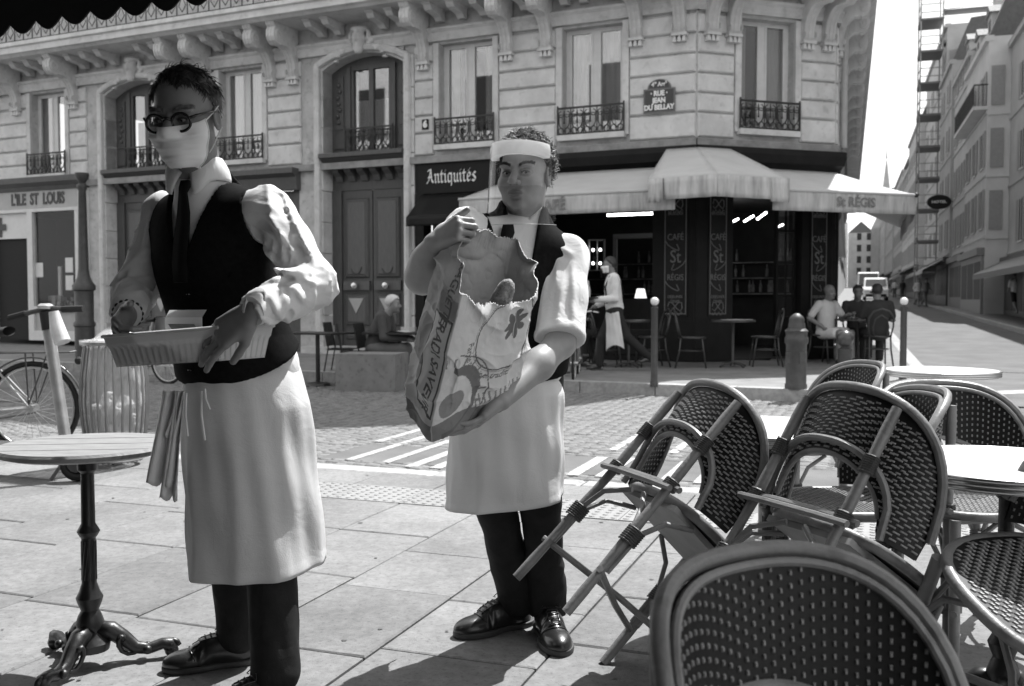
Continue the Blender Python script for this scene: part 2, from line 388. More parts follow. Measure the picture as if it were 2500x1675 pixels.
for i in range(7):
    for j in range(7):
        cx, cy = -.178 + i * .0593, -.178 + j * .0593
        tm.add([(cx + r_ * math.cos(a), cy + r_ * math.sin(a), z) for r_, z in ((.018, .001), (.013, .006)) for a in [k * math.pi / 3 for k in range(6)]] , [(q, (q + 1) % 6, 6 + (q + 1) % 6, 6 + q) for q in range(6)] + [(6, 7, 8, 9, 10, 11)])
tme = tm.mesh('tactile_paver'); tme.materials.append(M_tact)
for i in range(12):
    p = NP @ Vector((1.35 - i * .42, .83, 0)); link('tactile_paver', tme, pav, p, (0, 0, R(-20)))

# far pavement in front of the corner building, rounded at the street corner
OA = Vector((3.03, 16.4)); AA = math.atan2(.418, -.9085)
FA = frame(OA.x, OA.y, AA)                       # facade frame: x to the left along the wall, y outwards, z up
SD = Vector((.321, .947)); SN = Vector((.947, -.321)); SO = Vector((5.4, 12.4))   # side street: direction, right-hand normal, origin on its left kerb
def st(t, o, z=0): p = SO + SD * t + SN * o; return Vector((p.x, p.y, z + .016 * max(0, t - 4)))
kc = [FA @ Vector((24, 4.42, 0)), FA @ Vector((-2.6, 4.42, 0))]
c0 = FA @ Vector((-2.6, 4.42, 0)); cc = FA @ Vector((-4.01, 4.42, 0)); c1 = st(-.2, 0)
arc = []
for i in range(1, 9):
    q = i / 9; arc.append(c0 * (1 - q) ** 2 + cc * 2 * q * (1 - q) + Vector((c1.x, c1.y, 0)) * q * q)
edge = [kc[0], kc[1]] + arc + [Vector((c1.x, c1.y, 0)), st(4, 0)]
poly = [Vector((p.x, p.y, 0)) for p in edge] + [Vector((st(4, -6).x, st(4, -6).y, 0)), FA @ Vector((24, -1, 0))]
fw = MB(); n = len(poly)
fw.add([(p.x, p.y, SW) for p in poly], [tuple(range(n))]).build('far_pavement', M_walk)
fp = bpy.data.objects['far_pavement']; tag(fp, kind='structure')
def offset_path(path, d):
    out = []
    for i, p in enumerate(path):
        a = path[max(i - 1, 0)]; b = path[min(i + 1, len(path) - 1)]; t = (b - a); t.z = 0; t.normalize()
        out.append(p + Vector((-t.y, t.x, 0)) * d)
    return out
def kerb_run(path, width, z0, z1, parent, step=1.0, name='kerb_stone'):
    """granite kerb cut into stones along a path (kerb lies to the left of the path)"""
    pts = [path[0]]
    for a, b in zip(path[:-1], path[1:]):
        k = max(1, int(round((b - a).length / step)))
        pts += [a + (b - a) * ((i + 1) / k) for i in range(k)]
    off = offset_path(pts, width)
    for i in range(len(pts) - 1):
        a, b, c, d = pts[i], pts[i + 1], off[i + 1], off[i]; g_ = .006
        ab = (b - a).normalized() * g_; a2, b2, c2, d2 = a + ab, b - ab, c - ab, d + ab
        zz = [p.z for p in (a2, b2, c2, d2)]
        vs = [(p.x, p.y, p.z + z0) for p in (a2, b2, c2, d2)] + [(p.x, p.y, p.z + z1) for p in (a2, b2, c2, d2)]
        MB().add(vs, [(0, 3, 2, 1), (4, 5, 6, 7), (0, 1, 5, 4), (1, 2, 6, 5), (2, 3, 7, 6), (3, 0, 4, 7)]).build(name, M_kerb, parent)
kerb_run(edge[:], .2, RZ - .1, SW + .006, fp)
# side street: road and pavements, rising gently
def strip(name, o0, o1, t0, t1, z, m, n=40, skirt=0):
    mb = MB(); vs = []
    for i in range(n + 1):
        t = t0 + (t1 - t0) * i / n; vs += [st(t, o0, z), st(t, o1, z)]
    fs = [(2 * i, 2 * i + 1, 2 * i + 3, 2 * i + 2) for i in range(n)]
    mb.add(vs, fs); o = mb.build(name, m); tag(o, kind='structure'); return o
strip('street', -.05, 3.65, 4, 320, RZ + .012, M_asphalt)
strip('street_junction', -.0, 9, -1.5, 4, RZ + .006, M_asphalt, n=4)
ls = strip('left_pavement', -2.4, 0, 4, 300, SW, M_walk)
rs = strip('right_pavement', 3.6, 6.4, 5.5, 300, SW, M_walk)
kerb_run([st(t, 3.6) for t in range(110, 4, -2)], -.16, RZ - .1, SW + .006, rs, step=2.0)
kerb_run([st(t, 0) for t in range(4, 60, 2)], .2, RZ - .1, SW + .006, ls, step=2.0)
rend = MB().add([st(5.5, 3.6, RZ - .1), st(5.5, 14, RZ - .1), st(5.5, 14, SW), st(5.5, 3.6, SW)], [(0, 1, 2, 3)]).build('kerb_end', M_kerb, rs)

# cobbles laid in shallow arcs between the two pavements
road = MB(NP).box(-9, 9, -7.2, -.0, RZ - .2, RZ - .012).build('cobbled_road', M_joint); tag(road, kind='structure')
cob = []
PW = 1.5
for c in range(-5, 6):
    for r_ in range(0, 78):
        nn = 13
        for k in range(nn):
            xx = (k + .5) / nn - .5 + rnd.uniform(-.006, .006); x = (c + xx) * PW
            y = -.06 - r_ * .094 - .30 * (.25 - xx * xx) * 2.2 + rnd.uniform(-.006, .006)
            if y > -.06 or y < -7.1: continue
            wp = NP @ Vector((x, y, 0)); la = (FA.inverted() @ wp)
            if la.y < 4.45 and la.x > -2.5: continue
            if (Vector((wp.x, wp.y)) - SO).dot(SN) > .2 and (Vector((wp.x, wp.y)) - SO).dot(SD) > -3.2: continue
            if (Vector((wp.x, wp.y)) - Vector((cc.x, cc.y))).length < 1.0 or ((Vector((wp.x, wp.y)) - SO).dot(SN) < .2 and la.y < 4.45): continue
            if -1.18 < y < -.42 and -3.3 < x < 1.7: continue
            cob.append((wp.length, x, y, math.atan(-xx * 2 * .30 * 2.2 / PW * -1), PW / nn * .5 * rnd.uniform(.86, .95), .047 * rnd.uniform(.84, .96)))
cob.sort()
cmesh = []
def cobble(mb, x, y, a, hx, hy, q):
    ca, sa = math.cos(a), math.sin(a); z1 = RZ + rnd.uniform(-.006, .004); b = .016
    def T(px, py, z): return (x + ca * px - sa * py, y + sa * px + ca * py, z)
    j = lambda: rnd.uniform(.82, 1.06)
    cs = [(-hx * j(), -hy * j()), (hx * j(), -hy * j()), (hx * j(), hy * j()), (-hx * j(), hy * j())]
    vs = [T(p[0], p[1], z1 - .04) for p in cs] + [T(p[0], p[1], z1 - .012) for p in cs] + [T(p[0] * .72, p[1] * .7, z1) for p in cs]
    mb.add(vs, [(i, (i + 1) % 4, 4 + (i + 1) % 4, 4 + i) for i in range(4)] + [(4 + i, 4 + (i + 1) % 4, 8 + (i + 1) % 4, 8 + i) for i in range(4)] + [(8, 9, 10, 11)])
for i in range(8):
    m_ = MB(); cobble(m_, 0, 0, 0, .053, .045, 0); me = m_.mesh('cobble', 'all'); me.materials.append(M_cob); cmesh.append(me)
rest = MB(NP)
view = [c for c in cob if -.62 < (NP @ Vector((c[1], c[2], 0))).x / (NP @ Vector((c[1], c[2], 0))).y < .6]
nearset = set(id(c) for c in view[:300])
for c in cob:
    if id(c) in nearset:
        p = NP @ Vector((c[1], c[2], RZ * 0)); o = link('cobble', cmesh[rnd.randrange(8)], road, (p.x, p.y, 0), (0, 0, R(160) + c[3] + rnd.choice((0, math.pi)))); o.scale = (c[4] / .053, c[5] / .045, 1)
    else: cobble(rest, c[1], c[2], c[3], c[4], c[5], 0)
rest.build('cobbles', M_cob, road, smooth='all', kind='stuff')
MB(NP).box(-3.3, 1.7, -1.17, -.43, RZ - .02, RZ - .006).build('asphalt_band', M_asphalt, road)
for x, y0, y1 in [(x_, -1.4, -.30) for x_ in (.86, .67)] + [(1.12, -3.2, -.36), (1.42, -3.4, -.40), (1.66, -3.6, -1.3)] + [(x_, -1.17, -.32) for x_ in (-.30, -.50, -.72, -.93, -1.15)] + [(x_, -3.0, -1.5) for x_ in (.86, .67, -.28, -.52, -.75, -.98, -1.2, -1.45)]:
    w_ = .045 if y0 > -1.5 else .035             # narrow painted bars of the crossing; the three long left ones paint light streaks
    MB(NP).box(x - w_, x + w_, y0 + rnd.uniform(-.05, .05), y1 + rnd.uniform(-.04, .04), RZ - .01, RZ + (.0005 if y0 < -1.5 else .0035)).build('bar_and_light_streak', M_paint, road)
for i, (u0, v0, u1, v1) in enumerate(((2165, 1000, 2488, 985), (2200, 968, 2488, 958))):
    a, b = gnd(u0, v0, RZ), gnd(u1, v1, RZ); d = (b - a).normalized(); nn = Vector((-d.y, d.x, 0)) * .18
    MB().add([(p.x, p.y, RZ + .004 + .004 * i) for p in (a - nn, b - nn + d * 3, b + nn + d * 3, a + nn)], [(0, 1, 2, 3)]).build('painted_line', M_paint, g)

# trodden chewing gum and crumbs on the slabs
gm = MB(NP); rg = random.Random(12)
for k in range(170):
    x, y, r_ = rg.uniform(-5, 4.4), rg.uniform(.25, 4.6), rg.uniform(.005, .014); nn = 8
    gm.add([(x + r_ * rg.uniform(.7, 1.15) * math.cos(q * 2 * math.pi / nn), y + r_ * rg.uniform(.7, 1.15) * math.sin(q * 2 * math.pi / nn), .0032) for q in range(nn)] + [(x, y, .0042)], [(q, (q + 1) % nn, nn) for q in range(nn)])
gm.build('gum_spots', mat('trodden gum', .09, .7, noise=.3, scale=30), pav, kind='stuff')
# ------------------------------------------------------------------ corner building
M_stone = mat('limestone', .60, .85, noise=.13, scale=3.2, bump=.2, bscale=60, rand=.05, detail=8, spot=.16, big=.10)
M_stone2 = mat('weathered limestone', .46, .85, noise=.2, scale=4, bump=.25, bscale=60, detail=8, spot=.25)
M_iron = mat('wrought iron', .02, .45, noise=.2, spec=.5)
M_wfrm = mat('white window frame', .62, .5, noise=.06)
M_wood = mat('oak door', .075, .5, noise=.2, scale=6, stretch=(9, 9, 1), bump=.1)
M_wood_l = mat('worn wood panel', .10, .5, noise=.18, scale=6, stretch=(9, 9, 1))
M_black = mat('black shopfront paint', .010, .5, noise=.2, scale=3, spec=.2)
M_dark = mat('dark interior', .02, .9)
M_grey = mat('grey painted wood', .40, .55, noise=.08, scale=4)
M_curt = mat('net curtain', .72, .9, noise=.15, scale=5, stretch=(14, 14, .6))
M_glass = mat_glass('window glass', .22, .88)
M_glassd = mat_glass('shop glass', -.02, .9)
M_zinc = mat('zinc ledge', .24, .6, noise=.3, scale=5)
M_gold = mat('gilt lettering', .42, .45)
M_chalk = mat('faded gilt script', .20, .6)
M_tube = mat('lamp tube', .9, .5, emit=7)
M_bulb = mat('lamp bulb', .9, .5, emit=5)
M_letw = mat('white lettering', .75, .6)
M_pipe = mat('rain pipe', .38, .55, noise=.12)
M_slate = mat('slate roof', .10, .6, noise=.2, scale=5)

bld = thing('corner_building', 'pale stone corner building with scrolled brackets, iron window rails and two carved doorways', 'building', (OA.x, OA.y, 0), AA)
FAi = FA.inverted()
OBr = Vector((OA.x + .951 * 2.72, OA.y + .309 * 2.72))
FB = FAi @ frame(OBr.x, OBr.y, math.atan2(-.309, -.951))            # chamfered corner face: x from its right end (0) to its left end (2.72)
CL = 46.0
OCf = Vector((OBr.x + SD.x * CL, OBr.y + SD.y * CL))
FC = FAi @ frame(OCf.x, OCf.y, math.atan2(-SD.y, -SD.x))            # side-street face: x from far end (0) to the corner (CL)
I4 = Matrix.Identity(4)
ZC = [3.80, 4.215, 4.535, 4.86, 5.18, 5.505, 5.84]
def courses(F, x0, x1, kw=1):
    for z0, z1 in zip(ZC[:-1], ZC[1:]):
        MB(F).bbox(x0, x1, -.06, 0, z0 + .018, z1 - .018, .022).build('stone_block', M_stone, bld)
def wall_zone(F, xs, z0, z1, L0, L1, o=-.05, d=-.5):
    """solid masonry between openings xs=[(x0,x1,zlo,zhi)]"""
    m = MB(F); x = L0
    for a, b, lo, hi in sorted(xs):
        m.box(x, a, d, o, z0, z1)
        if lo > z0: m.box(a, b, d, o, z0, lo)
        if hi < z1: m.box(a, b, d, o, hi, z1)
        x = b
    m.box(x, L1, d, o, z0, z1); return m
winA = [(1.28, 2.38), (3.72, 4.82), (8.86, 9.96), (14.36, 15.46)]
porA = [(5.57, 7.41), (11.33, 13.17)]
wall_zone(I4, [(a, b, 3.98, 5.82) for a, b in winA] + [(a, b, 3.6, 5.86) for a, b in porA], 3.7, 6.45, .0, 18.5).build('wall', M_stone2, bld)
wall_zone(FB, [(.86, 1.9, 3.98, 5.82)], 3.7, 6.45, .0, 2.72).build('wall', M_stone2, bld)
wall_zone(FC, [], 3.7, 6.45, 0, CL).build('wall', M_stone2, bld)
for a, b in ((.03, 1.16), (2.5, 3.6), (4.94, 5.34), (7.93, 8.74), (10.08, 11.12), (13.73, 14.24), (15.58, 18.4)): courses(I4, a, b)
courses(FB, .04, .74); courses(FB, 2.02, 2.69); courses(FC, CL - 2.2, CL - .05)
for F, L in ((I4, 18.4), (FB, 2.72), (FC, CL)):                     # plain band under the first windows, frieze, balcony slab
    MB(F).box(.0, L, -.05, .045, 3.66, 3.785).build('string_course', M_zinc, bld)
    MB(F).prism([(-.05, 5.87), (.03, 5.87), (.05, 5.93), (.05, 6.02), (.09, 6.06), (.09, 6.10), (-.05, 6.10)], 0, -.03, L).build('frieze_moulding', M_stone, bld)
    kp = .66 if L > 20 else 1.0                                          # shallower balcony on the side street
    MB(F).prism([(a_ * kp if a_ > 0 else a_, b_) for a_, b_ in ((-.05, 6.42), (.80, 6.42), (.86, 6.46), (.92, 6.48), (.92, 6.60), (.97, 6.62), (.97, 6.70), (-.05, 6.70))], 0, -.38 if L < 3 else -.3, L + (.38 if L < 3 else 0)).build('balcony_slab', M_stone, bld)
    up = MB(F); up.box(0, L, -.55, -.05, 6.45, 16.2); up.build('upper_wall', M_stone2, bld)
# roof mass (casts the street's shade)
core = MB(); p_ = [(18.4, -.6), (.2, -.6)] + [tuple((FB @ Vector((x, -.6, 0))).xy) for x in (2.5, .3)] + [tuple((FC @ Vector((x, -.6, 0))).xy) for x in (CL - .3, 0)] + [tuple((FC @ Vector((0, -12, 0))).xy), (18.4, -12)]
core.prism(p_, 2, 6.45, 16.2); core.build('masonry_core', M_dark, bld)
rf = MB(); q_ = [(18.4, .1), (0, .1)] + [tuple((FB @ Vector((x, .1, 0))).xy) for x in (2.7, 0)] + [tuple((FC @ Vector((x, .1, 0))).xy) for x in (CL, 0)] + [tuple((FC @ Vector((0, -12, 0))).xy), (18.4, -12)]
cx_ = sum(p[0] for p in q_) / len(q_); cy_ = sum(p[1] for p in q_) / len(q_); nq = len(q_)
rf.add([(p[0], p[1], 16.2) for p in q_] + [(p[0] + (cx_ - p[0]) * .12, p[1] + (cy_ - p[1]) * .12, 19.0) for p in q_], [tuple(range(nq, 2 * nq))] + [(i, (i + 1) % nq, nq + (i + 1) % nq, nq + i) for i in range(nq)])
rf.build('mansard_roof', M_slate, bld, recalc=True)

# scrolled brackets under the balcony
prof = [(0, 5.50), (.07, 5.50), (.09, 5.56), (.10, 5.66), (.13, 5.78), (.19, 5.9), (.28, 5.99), (.38, 6.03), (.46, 6.02), (.5, 6.04), (.55, 6.01), (.63, 6.02), (.70, 6.07), (.74, 6.15), (.74, 6.25), (.70, 6.33), (.74, 6.36), (.76, 6.42), (0, 6.42)]
def console():
    m = MB(); m.prism(prof, 0, -.10, .10)
    for x in (-.075, 0, .075): m.prism([(p[0] + .012, p[1]) for p in prof[1:-1]] + [(.3, 6.40), (.03, 5.6)], 0, x - .018, x + .018)
    for sx in (-1, 1):
        for cy, cz, r_ in ((.60, 6.19, .12), (.12, 5.60, .05)): m.lathe([(r_, -.0), (r_ * .9, .014), (r_ * .55, .016), (r_ * .5, .008), (r_ * .3, .008), (r_ * .25, .02)], (sx * .10, cy, cz), 12, 0) if sx > 0 else m.lathe([(r_, 0), (r_ * .9, -.014), (r_ * .55, -.016), (r_ * .5, -.008), (r_ * .3, -.008), (r_ * .25, -.02)], (sx * .10, cy, cz), 12, 0)
    m.box(-.13, .13, 0, .13, 5.455, 5.50)
    for x in (-.08, 0, .08): m.add([(x - .018, .03, 5.455), (x + .018, .03, 5.455), (x + .018, .10, 5.455), (x - .018, .10, 5.455), (x - .033, .01, 5.36), (x + .033, .01, 5.36), (x + .033, .11, 5.36), (x - .033, .11, 5.36)], [(0, 1, 2, 3), (7, 6, 5, 4), (0, 4, 5, 1), (1, 5, 6, 2), (2, 6, 7, 3), (3, 7, 4, 0)])
    return m.mesh('bracket')
cme = console(); cme.materials.append(M_stone)
def place(name, me, F, x, o=0, z=0):
    ob = link(name, me, bld); ob.matrix_local = F @ Matrix.Translation((x, o, z)); return ob
for x in (.28, 1.03, 2.66, 3.42, 5.12, 8.06, 8.62, 10.25, 10.9, 14.05, 15.85, 16.6): place('bracket', cme, I4, x)
for x in (.25, .66, 2.08, 2.48): place('bracket', cme, FB, x)
for x in [CL - .3] + [CL - 1.4 - 1.5 * k for k in range(12)]: place('bracket', cme, FC @ Matrix.Diagonal((1, .68, 1, 1)), x)
mm = MB(); mm.prism([(0, 6.2), (.1, 6.2), (.18, 6.26), (.5, 6.30), (.56, 6.36), (.56, 6.42), (0, 6.42)], 0, -.075, .075); mm.box(-.085, .085, .0, .6, 6.385, 6.418)
mme = mm.mesh('modillion'); mme.materials.append(M_stone)
for x in (1.5, 1.95, 2.3, 3.05, 3.85, 4.3, 4.75, 5.55, 5.95, 6.95, 7.35, 9.0, 9.45, 9.9, 11.25, 11.65, 12.75, 13.2, 13.65, 14.45, 14.9, 15.35, 16.2, 17.0): place('modillion', mme, I4, x)
for x in (1.05, 1.4, 1.75): place('modillion', mme, FB, x)
for x in [CL - .85 - 1.5 * k for k in range(12)]: place('modillion', mme, FC @ Matrix.Diagonal((1, .68, 1, 1)), x)

# wrought-iron rails
def rail_panel(w_, h_, n):
    m = MB(); t = .011
    m.box(0, w_, -.02, .02, h_ - .03, h_); m.box(0, w_, -.014, .014, .0, .022); m.box(0, w_, -.01, .01, h_ - .13, h_ - .118)
    m.box(-.012, .012, -.014, .014, -.02, h_ + .03); m.box(w_ - .012, w_ + .012, -.014, .014, -.02, h_ + .03)
    cw = w_ / n
    def arcp(cx, cz, r_, a0, a1, k=9): return [(cx + r_ * math.cos(R(a0 + (a1 - a0) * i / k)), 0, cz + r_ * math.sin(R(a0 + (a1 - a0) * i / k))) for i in range(k + 1)]
    for i in range(n):
        c = cw * (i + .5); r_ = cw * .21
        for s in (-1, 1):
            m.tube(arcp(c + s * r_ * 1.05, h_ - .07 - r_ * .9, r_, 90 if s > 0 else 90, (90 - s * 300), 10), t * .8, 5)
            m.tube([(c + s * cw * .40, 0, h_ - .13), (c + s * cw * .40, 0, h_ * .42), (c + s * cw * .30, 0, h_ * .30), (c + s * cw * .1, 0, h_ * .2), (c + s * cw * .06, 0, .02)], t, 5)
            m.tube(arcp(c + s * r_ * 1.1, .02 + r_ * 1.0, r_, -90, -90 + s * 290, 10), t * .8, 5)
        m.tube([(c, 0, h_ - .05), (c, 0, h_ * .45)], t * .9, 5); m.sphere((c, 0, h_ * .44), .02, 6, 4)
        m.tube([(c + cw * .5, 0, .02), (c + cw * .5, 0, h_ - .03)], t * .9, 5)
    return m.mesh('balcony_rail')
rme = rail_panel(1.2, .47, 5); rme.materials.append(M_iron)
def window(F, x0, x1, z0=3.98, z1=5.82, rail=True, curtain=.5, stone=True):
    wd = MB(F); d = -.22                                               # frame set back in the reveal
    for a, b, c, e in ((x0, x0 + .07, z0, z1), (x1 - .07, x1, z0, z1), (x0 + .07, x1 - .07, z1 - .07, z1), (x0 + .07, x1 - .07, z0, z0 + .09), ((x0 + x1) / 2 - .055, (x0 + x1) / 2 + .055, z0 + .09, z1 - .07)): wd.box(a, b, d - .06, d, c, e)
    for s0, s1 in ((x0 + .07, (x0 + x1) / 2 - .055), ((x0 + x1) / 2 + .055, x1 - .07)):
        for a, b, c, e in ((s0, s0 + .035, z0 + .09, z1 - .07), (s1 - .035, s1, z0 + .09, z1 - .07)): wd.box(a, b, d - .04, d + .012, c, e)
    w_ = wd.build('window', M_wfrm, bld)
    for s0, s1 in ((x0 + .105, (x0 + x1) / 2 - .09), ((x0 + x1) / 2 + .09, x1 - .105)):
        MB(F).box(s0, s1, d - .03, d - .024, z0 + .09, z1 - .07).build('pane', M_glass, w_)
    cm = MB(F); k = 26
    for s0, s1 in (((x0, x0 + (x1 - x0) * curtain), (x1 - (x1 - x0) * curtain * .72, x1)) if curtain else ()):
        cm.grid(lambda u, v: (s0 + (s1 - s0) * u, d - .16 + .018 * math.sin(u * 30), z0 + .05 + (z1 - z0 - .1) * v), k, 2)
    if curtain: cm.build('curtain', M_curt, w_, smooth='all')
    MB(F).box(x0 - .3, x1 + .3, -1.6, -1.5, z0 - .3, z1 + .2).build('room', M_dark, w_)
    if stone:
        for a, b in ((x0 - .11, x0), (x1, x1 + .11)): MB(F).box(a, b, -.05, .012, z0 - .05, z1 + .02).build('window_jamb', M_stone, w_)
        MB(F).box(x0 - .06, x1 + .06, -.20, .09, z0 - .10, z0 - .005).build('window_sill', M_stone, w_)
    if rail:
        o = link('balcony_rail', rme, w_); o.matrix_local = F @ Matrix.Translation((x0 - .05, .07, z0 + .0)); o.scale = ((x1 - x0 + .1) / 1.2, 1, 1)
    return w_
window(I4, *winA[0], curtain=.55); window(I4, *winA[1], curtain=.3); window(I4, *winA[2], curtain=.5); window(I4, *winA[3], curtain=.34)
window(FB, .86, 1.9, curtain=.4)

# the two carved portals
def portal(x0, x1, knobs=True):
    xc = (x0 + x1) / 2; hw = (x1 - x0) / 2; rise = .26; zs = 5.58
    Rr = (hw * hw + rise * rise) / (2 * rise)
    def az(x, dz=0): return zs + math.sqrt(max(Rr * Rr - (x - xc) ** 2, 0)) - (Rr - rise) + dz
    sp = MB(); N_ = 14
    for i in range(N_):
        a = x0 + (x1 - x0) * i / N_; b = x0 + (x1 - x0) * (i + 1) / N_
        sp.add([(a, -.5, az(a)), (b, -.5, az(b)), (b, -.02, az(b)), (a, -.02, az(a)), (a, -.5, 5.9), (b, -.5, 5.9), (b, -.02, 5.9), (a, -.02, 5.9)], [(0, 1, 2, 3), (3, 2, 6, 7), (0, 4, 5, 1), (4, 7, 6, 5)])
    sp.build('arch_head', M_stone, bld)
    path = [(x0 - .09, .02, .2), (x0 - .09, .02, zs)] + [(x0 - .09 + (x1 - x0 + .18) * i / 12, .02, az(x0 + (x1 - x0) * i / 12, .09)) for i in range(13)] + [(x1 + .09, .02, zs), (x1 + .09, .02, .2)]
    MB().tube(path, .075, 8, flat=1).build('arch_moulding', M_stone, bld, smooth=True)
    for xa, xb in ((x0 - .22, x0 - .0), (x1 + .0, x1 + .22)):
        for k in range(9): MB().bbox(xa, xb, -.5, 0.0, .22 + k * .61, .22 + (k + 1) * .61 - .012, .012).build('jamb_stone', M_stone, bld)
        MB().box(xa - .04, xb + .04, -.5, .07, .0, .62).build('plinth', M_stone2, bld)
    dz = -.34                                                            # joinery set back in the arch
    up = MB(); up.box(x0, x0 + .36, dz - .1, dz, 3.95, 5.9); up.box(x1 - .36, x1, dz - .1, dz, 3.95, 5.9); up.box(x0 + .36, x1 - .36, dz - .1, dz, 5.68, 5.9)
    up.box(x0 + .36, x0 + .46, dz - .1, dz + .05, 3.95, 5.68); up.box(x1 - .46, x1 - .36, dz - .1, dz + .05, 3.95, 5.68)
    up.box(x0 + .05, x0 + .30, dz, dz + .03, 4.1, 4.4); up.box(x1 - .30, x1 - .05, dz, dz + .03, 4.1, 4.4)
    up.box(x0 + .06, x0 + .28, dz, dz + .02, 4.48, 5.5); up.box(x1 - .28, x1 - .06, dz, dz + .02, 4.48, 5.5)
    pu = up.build('panelling', M_wood, bld)
    for s, xx in ((1, x0 + .17), (-1, x1 - .17)):
        orn = MB()
        for k in range(7): orn.sphere((xx + .03 * math.sin(k * 2.1), dz + .03, 4.62 + k * .12), .05, 7, 5, (1, .6, 1))
        orn.build('carving', M_wood, pu, smooth='all')
    wx0, wx1 = x0 + .46, x1 - .46
    fr = MB()
    for a, b, c, e in ((wx0, wx0 + .06, 4.0, 5.68), (wx1 - .06, wx1, 4.0, 5.68), (wx0 + .06, wx1 - .06, 5.6, 5.68), (xc - .05, xc + .05, 4.0, 5.6)): fr.box(a, b, dz - .05, dz + .02, c, e)
    wf = fr.build('window', M_wood, bld)
    for a, b in ((wx0 + .06, xc - .05), (xc + .05, wx1 - .06)): MB().box(a, b, dz - .03, dz - .024, 4.0, 5.6).build('pane', M_glass, wf)
    cm = MB(); cm.grid(lambda u, v: (wx0 + (wx1 - wx0) * u, dz - .2 + .02 * math.sin(u * 40), 3.95 + 1.1 * v), 40, 2); cm.build('curtain', M_curt, wf, smooth='all')
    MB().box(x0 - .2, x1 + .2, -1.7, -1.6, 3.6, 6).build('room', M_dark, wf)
    o = link('balcony_rail', rme, wf, (wx0 - .08, dz + .12, 4.0)); o.scale = ((wx1 - wx0 + .16) / 1.2, 1, 1)
    le = MB(); le.prism([(dz - .1, 3.80), (.0, 3.80), (.06, 3.86), (.12, 3.88), (.12, 3.96), (dz - .1, 3.96)], 0, x0 - .02, x1 + .02); le.build('ledge', M_wood, bld)
    for k in range(6):
        xx = x0 + .2 + k * (x1 - x0 - .4) / 5; MB().prism([(dz, 3.45), (dz + .05, 3.45), (dz + .1, 3.55), (dz + .22, 3.62), (dz + .26, 3.79), (dz, 3.79)], 0, xx - .075, xx + .075).build('dentil', M_wood_l, bld)
    MB().box(x0, x1, dz - .1, dz, 3.28, 3.80).build('transom', M_wood, bld)
    MB().box(x0, x0 + .22, dz - .1, dz + .03, .2, 3.28).build('door_post', M_wood, bld); MB().box(x1 - .22, x1, dz - .1, dz + .03, .2, 3.28).build('door_post', M_wood, bld)
    MB().box(x0 - .3, x1 + .3, dz - .1, .35, SW - .05, .22).build('door_step', M_stone2, bld)
    for s in (-1, 1):
        a, b = (x0 + .22, xc - .012) if s < 0 else (xc + .012, x1 - .22)
        dl = MB(); dl.box(a, b, dz - .08, dz - .02, .22, 3.27); lf = dl.build('door_leaf', M_wood, bld)
        for z0, z1 in ((.34, .56), (.62, 1.26), (1.56, 3.12)):
            MB().bbox(a + .07, b - .07, dz - .02, dz + .02, z0, z1, .03).build('door_panel', M_wood, lf)
            MB().bbox(a + .13, b - .13, dz + .02, dz + .04, z0 + .06, z1 - .06, .018).build('door_panel', M_wood_l, lf)
        m = MB(); c_ = (a + b) / 2; m.prism([(c_ - .17, 1.16), (c_ + .17, 1.16), (c_, .86)], 1, dz + .03, dz + .055); m.build('carving', M_grey, lf)
        MB().box(a + .04, b - .04, dz - .02, dz + .045, 1.32, 1.5).build('door_rail', M_wood_l, lf)
        MB().tube([(c_ + .12 * math.cos(t_ * .35), dz + .045, 1.78 + .14 * math.sin(t_ * .35)) for t_ in range(9, 18)], .016, 5).build('carving', M_wood, lf)
        MB().lathe([(.015, -.0), (.03, .03), (.055, .05), (.07, .075), (.055, .1), (.0, .11)], (c_, dz + .045, 1.41), 14, 1).build('door_knob', mat('polished brass', .75, .25, metal=1), lf, smooth=True)
for a, b in porA: portal(a, b)

def mascaron():
    def f(P):
        d = ellip(P, (0, .10, 0), (.13, .13, .17)); d = smin(d, ellip(P, (0, .12, -.17), (.10, .09, .13)), .05)
        d = smin(d, ellip(P, (0, .22, -.02), (.03, .05, .06)), .03); d = smin(d, ellip(P, (0, .08, .17), (.19, .12, .07)), .03)
        d = smax(d, -ellip(P, (.055, .23, .04), (.03, .04, .02)), .02); d = smax(d, -ellip(P, (-.055, .23, .04), (.03, .04, .02)), .02)
        for s in (-1, 1):
            for k in range(7):
                d = smin(d, ellip(P, (s * (.19 + .06 * k), .05, -.10 - .012 * k * k * .6 + .05 * math.sin(k * 1.9)), (.055, .06, .045 + .02 * math.sin(k * 2.3))), .018)
            d = smin(d, ellip(P, (s * .2, .06, .06), (.05, .06, .10)), .02)
        return d + .006 * vnoise(P, 22)
    return sdf_mesh(f, (-.75, -.05, -.4), (.75, .32, .3), .02, 'carved_head')
sme = mascaron(); sme.materials.append(M_stone)
for a, b in porA: place('carved_head', sme, I4, (a + b) / 2, 0.0, 6.08)

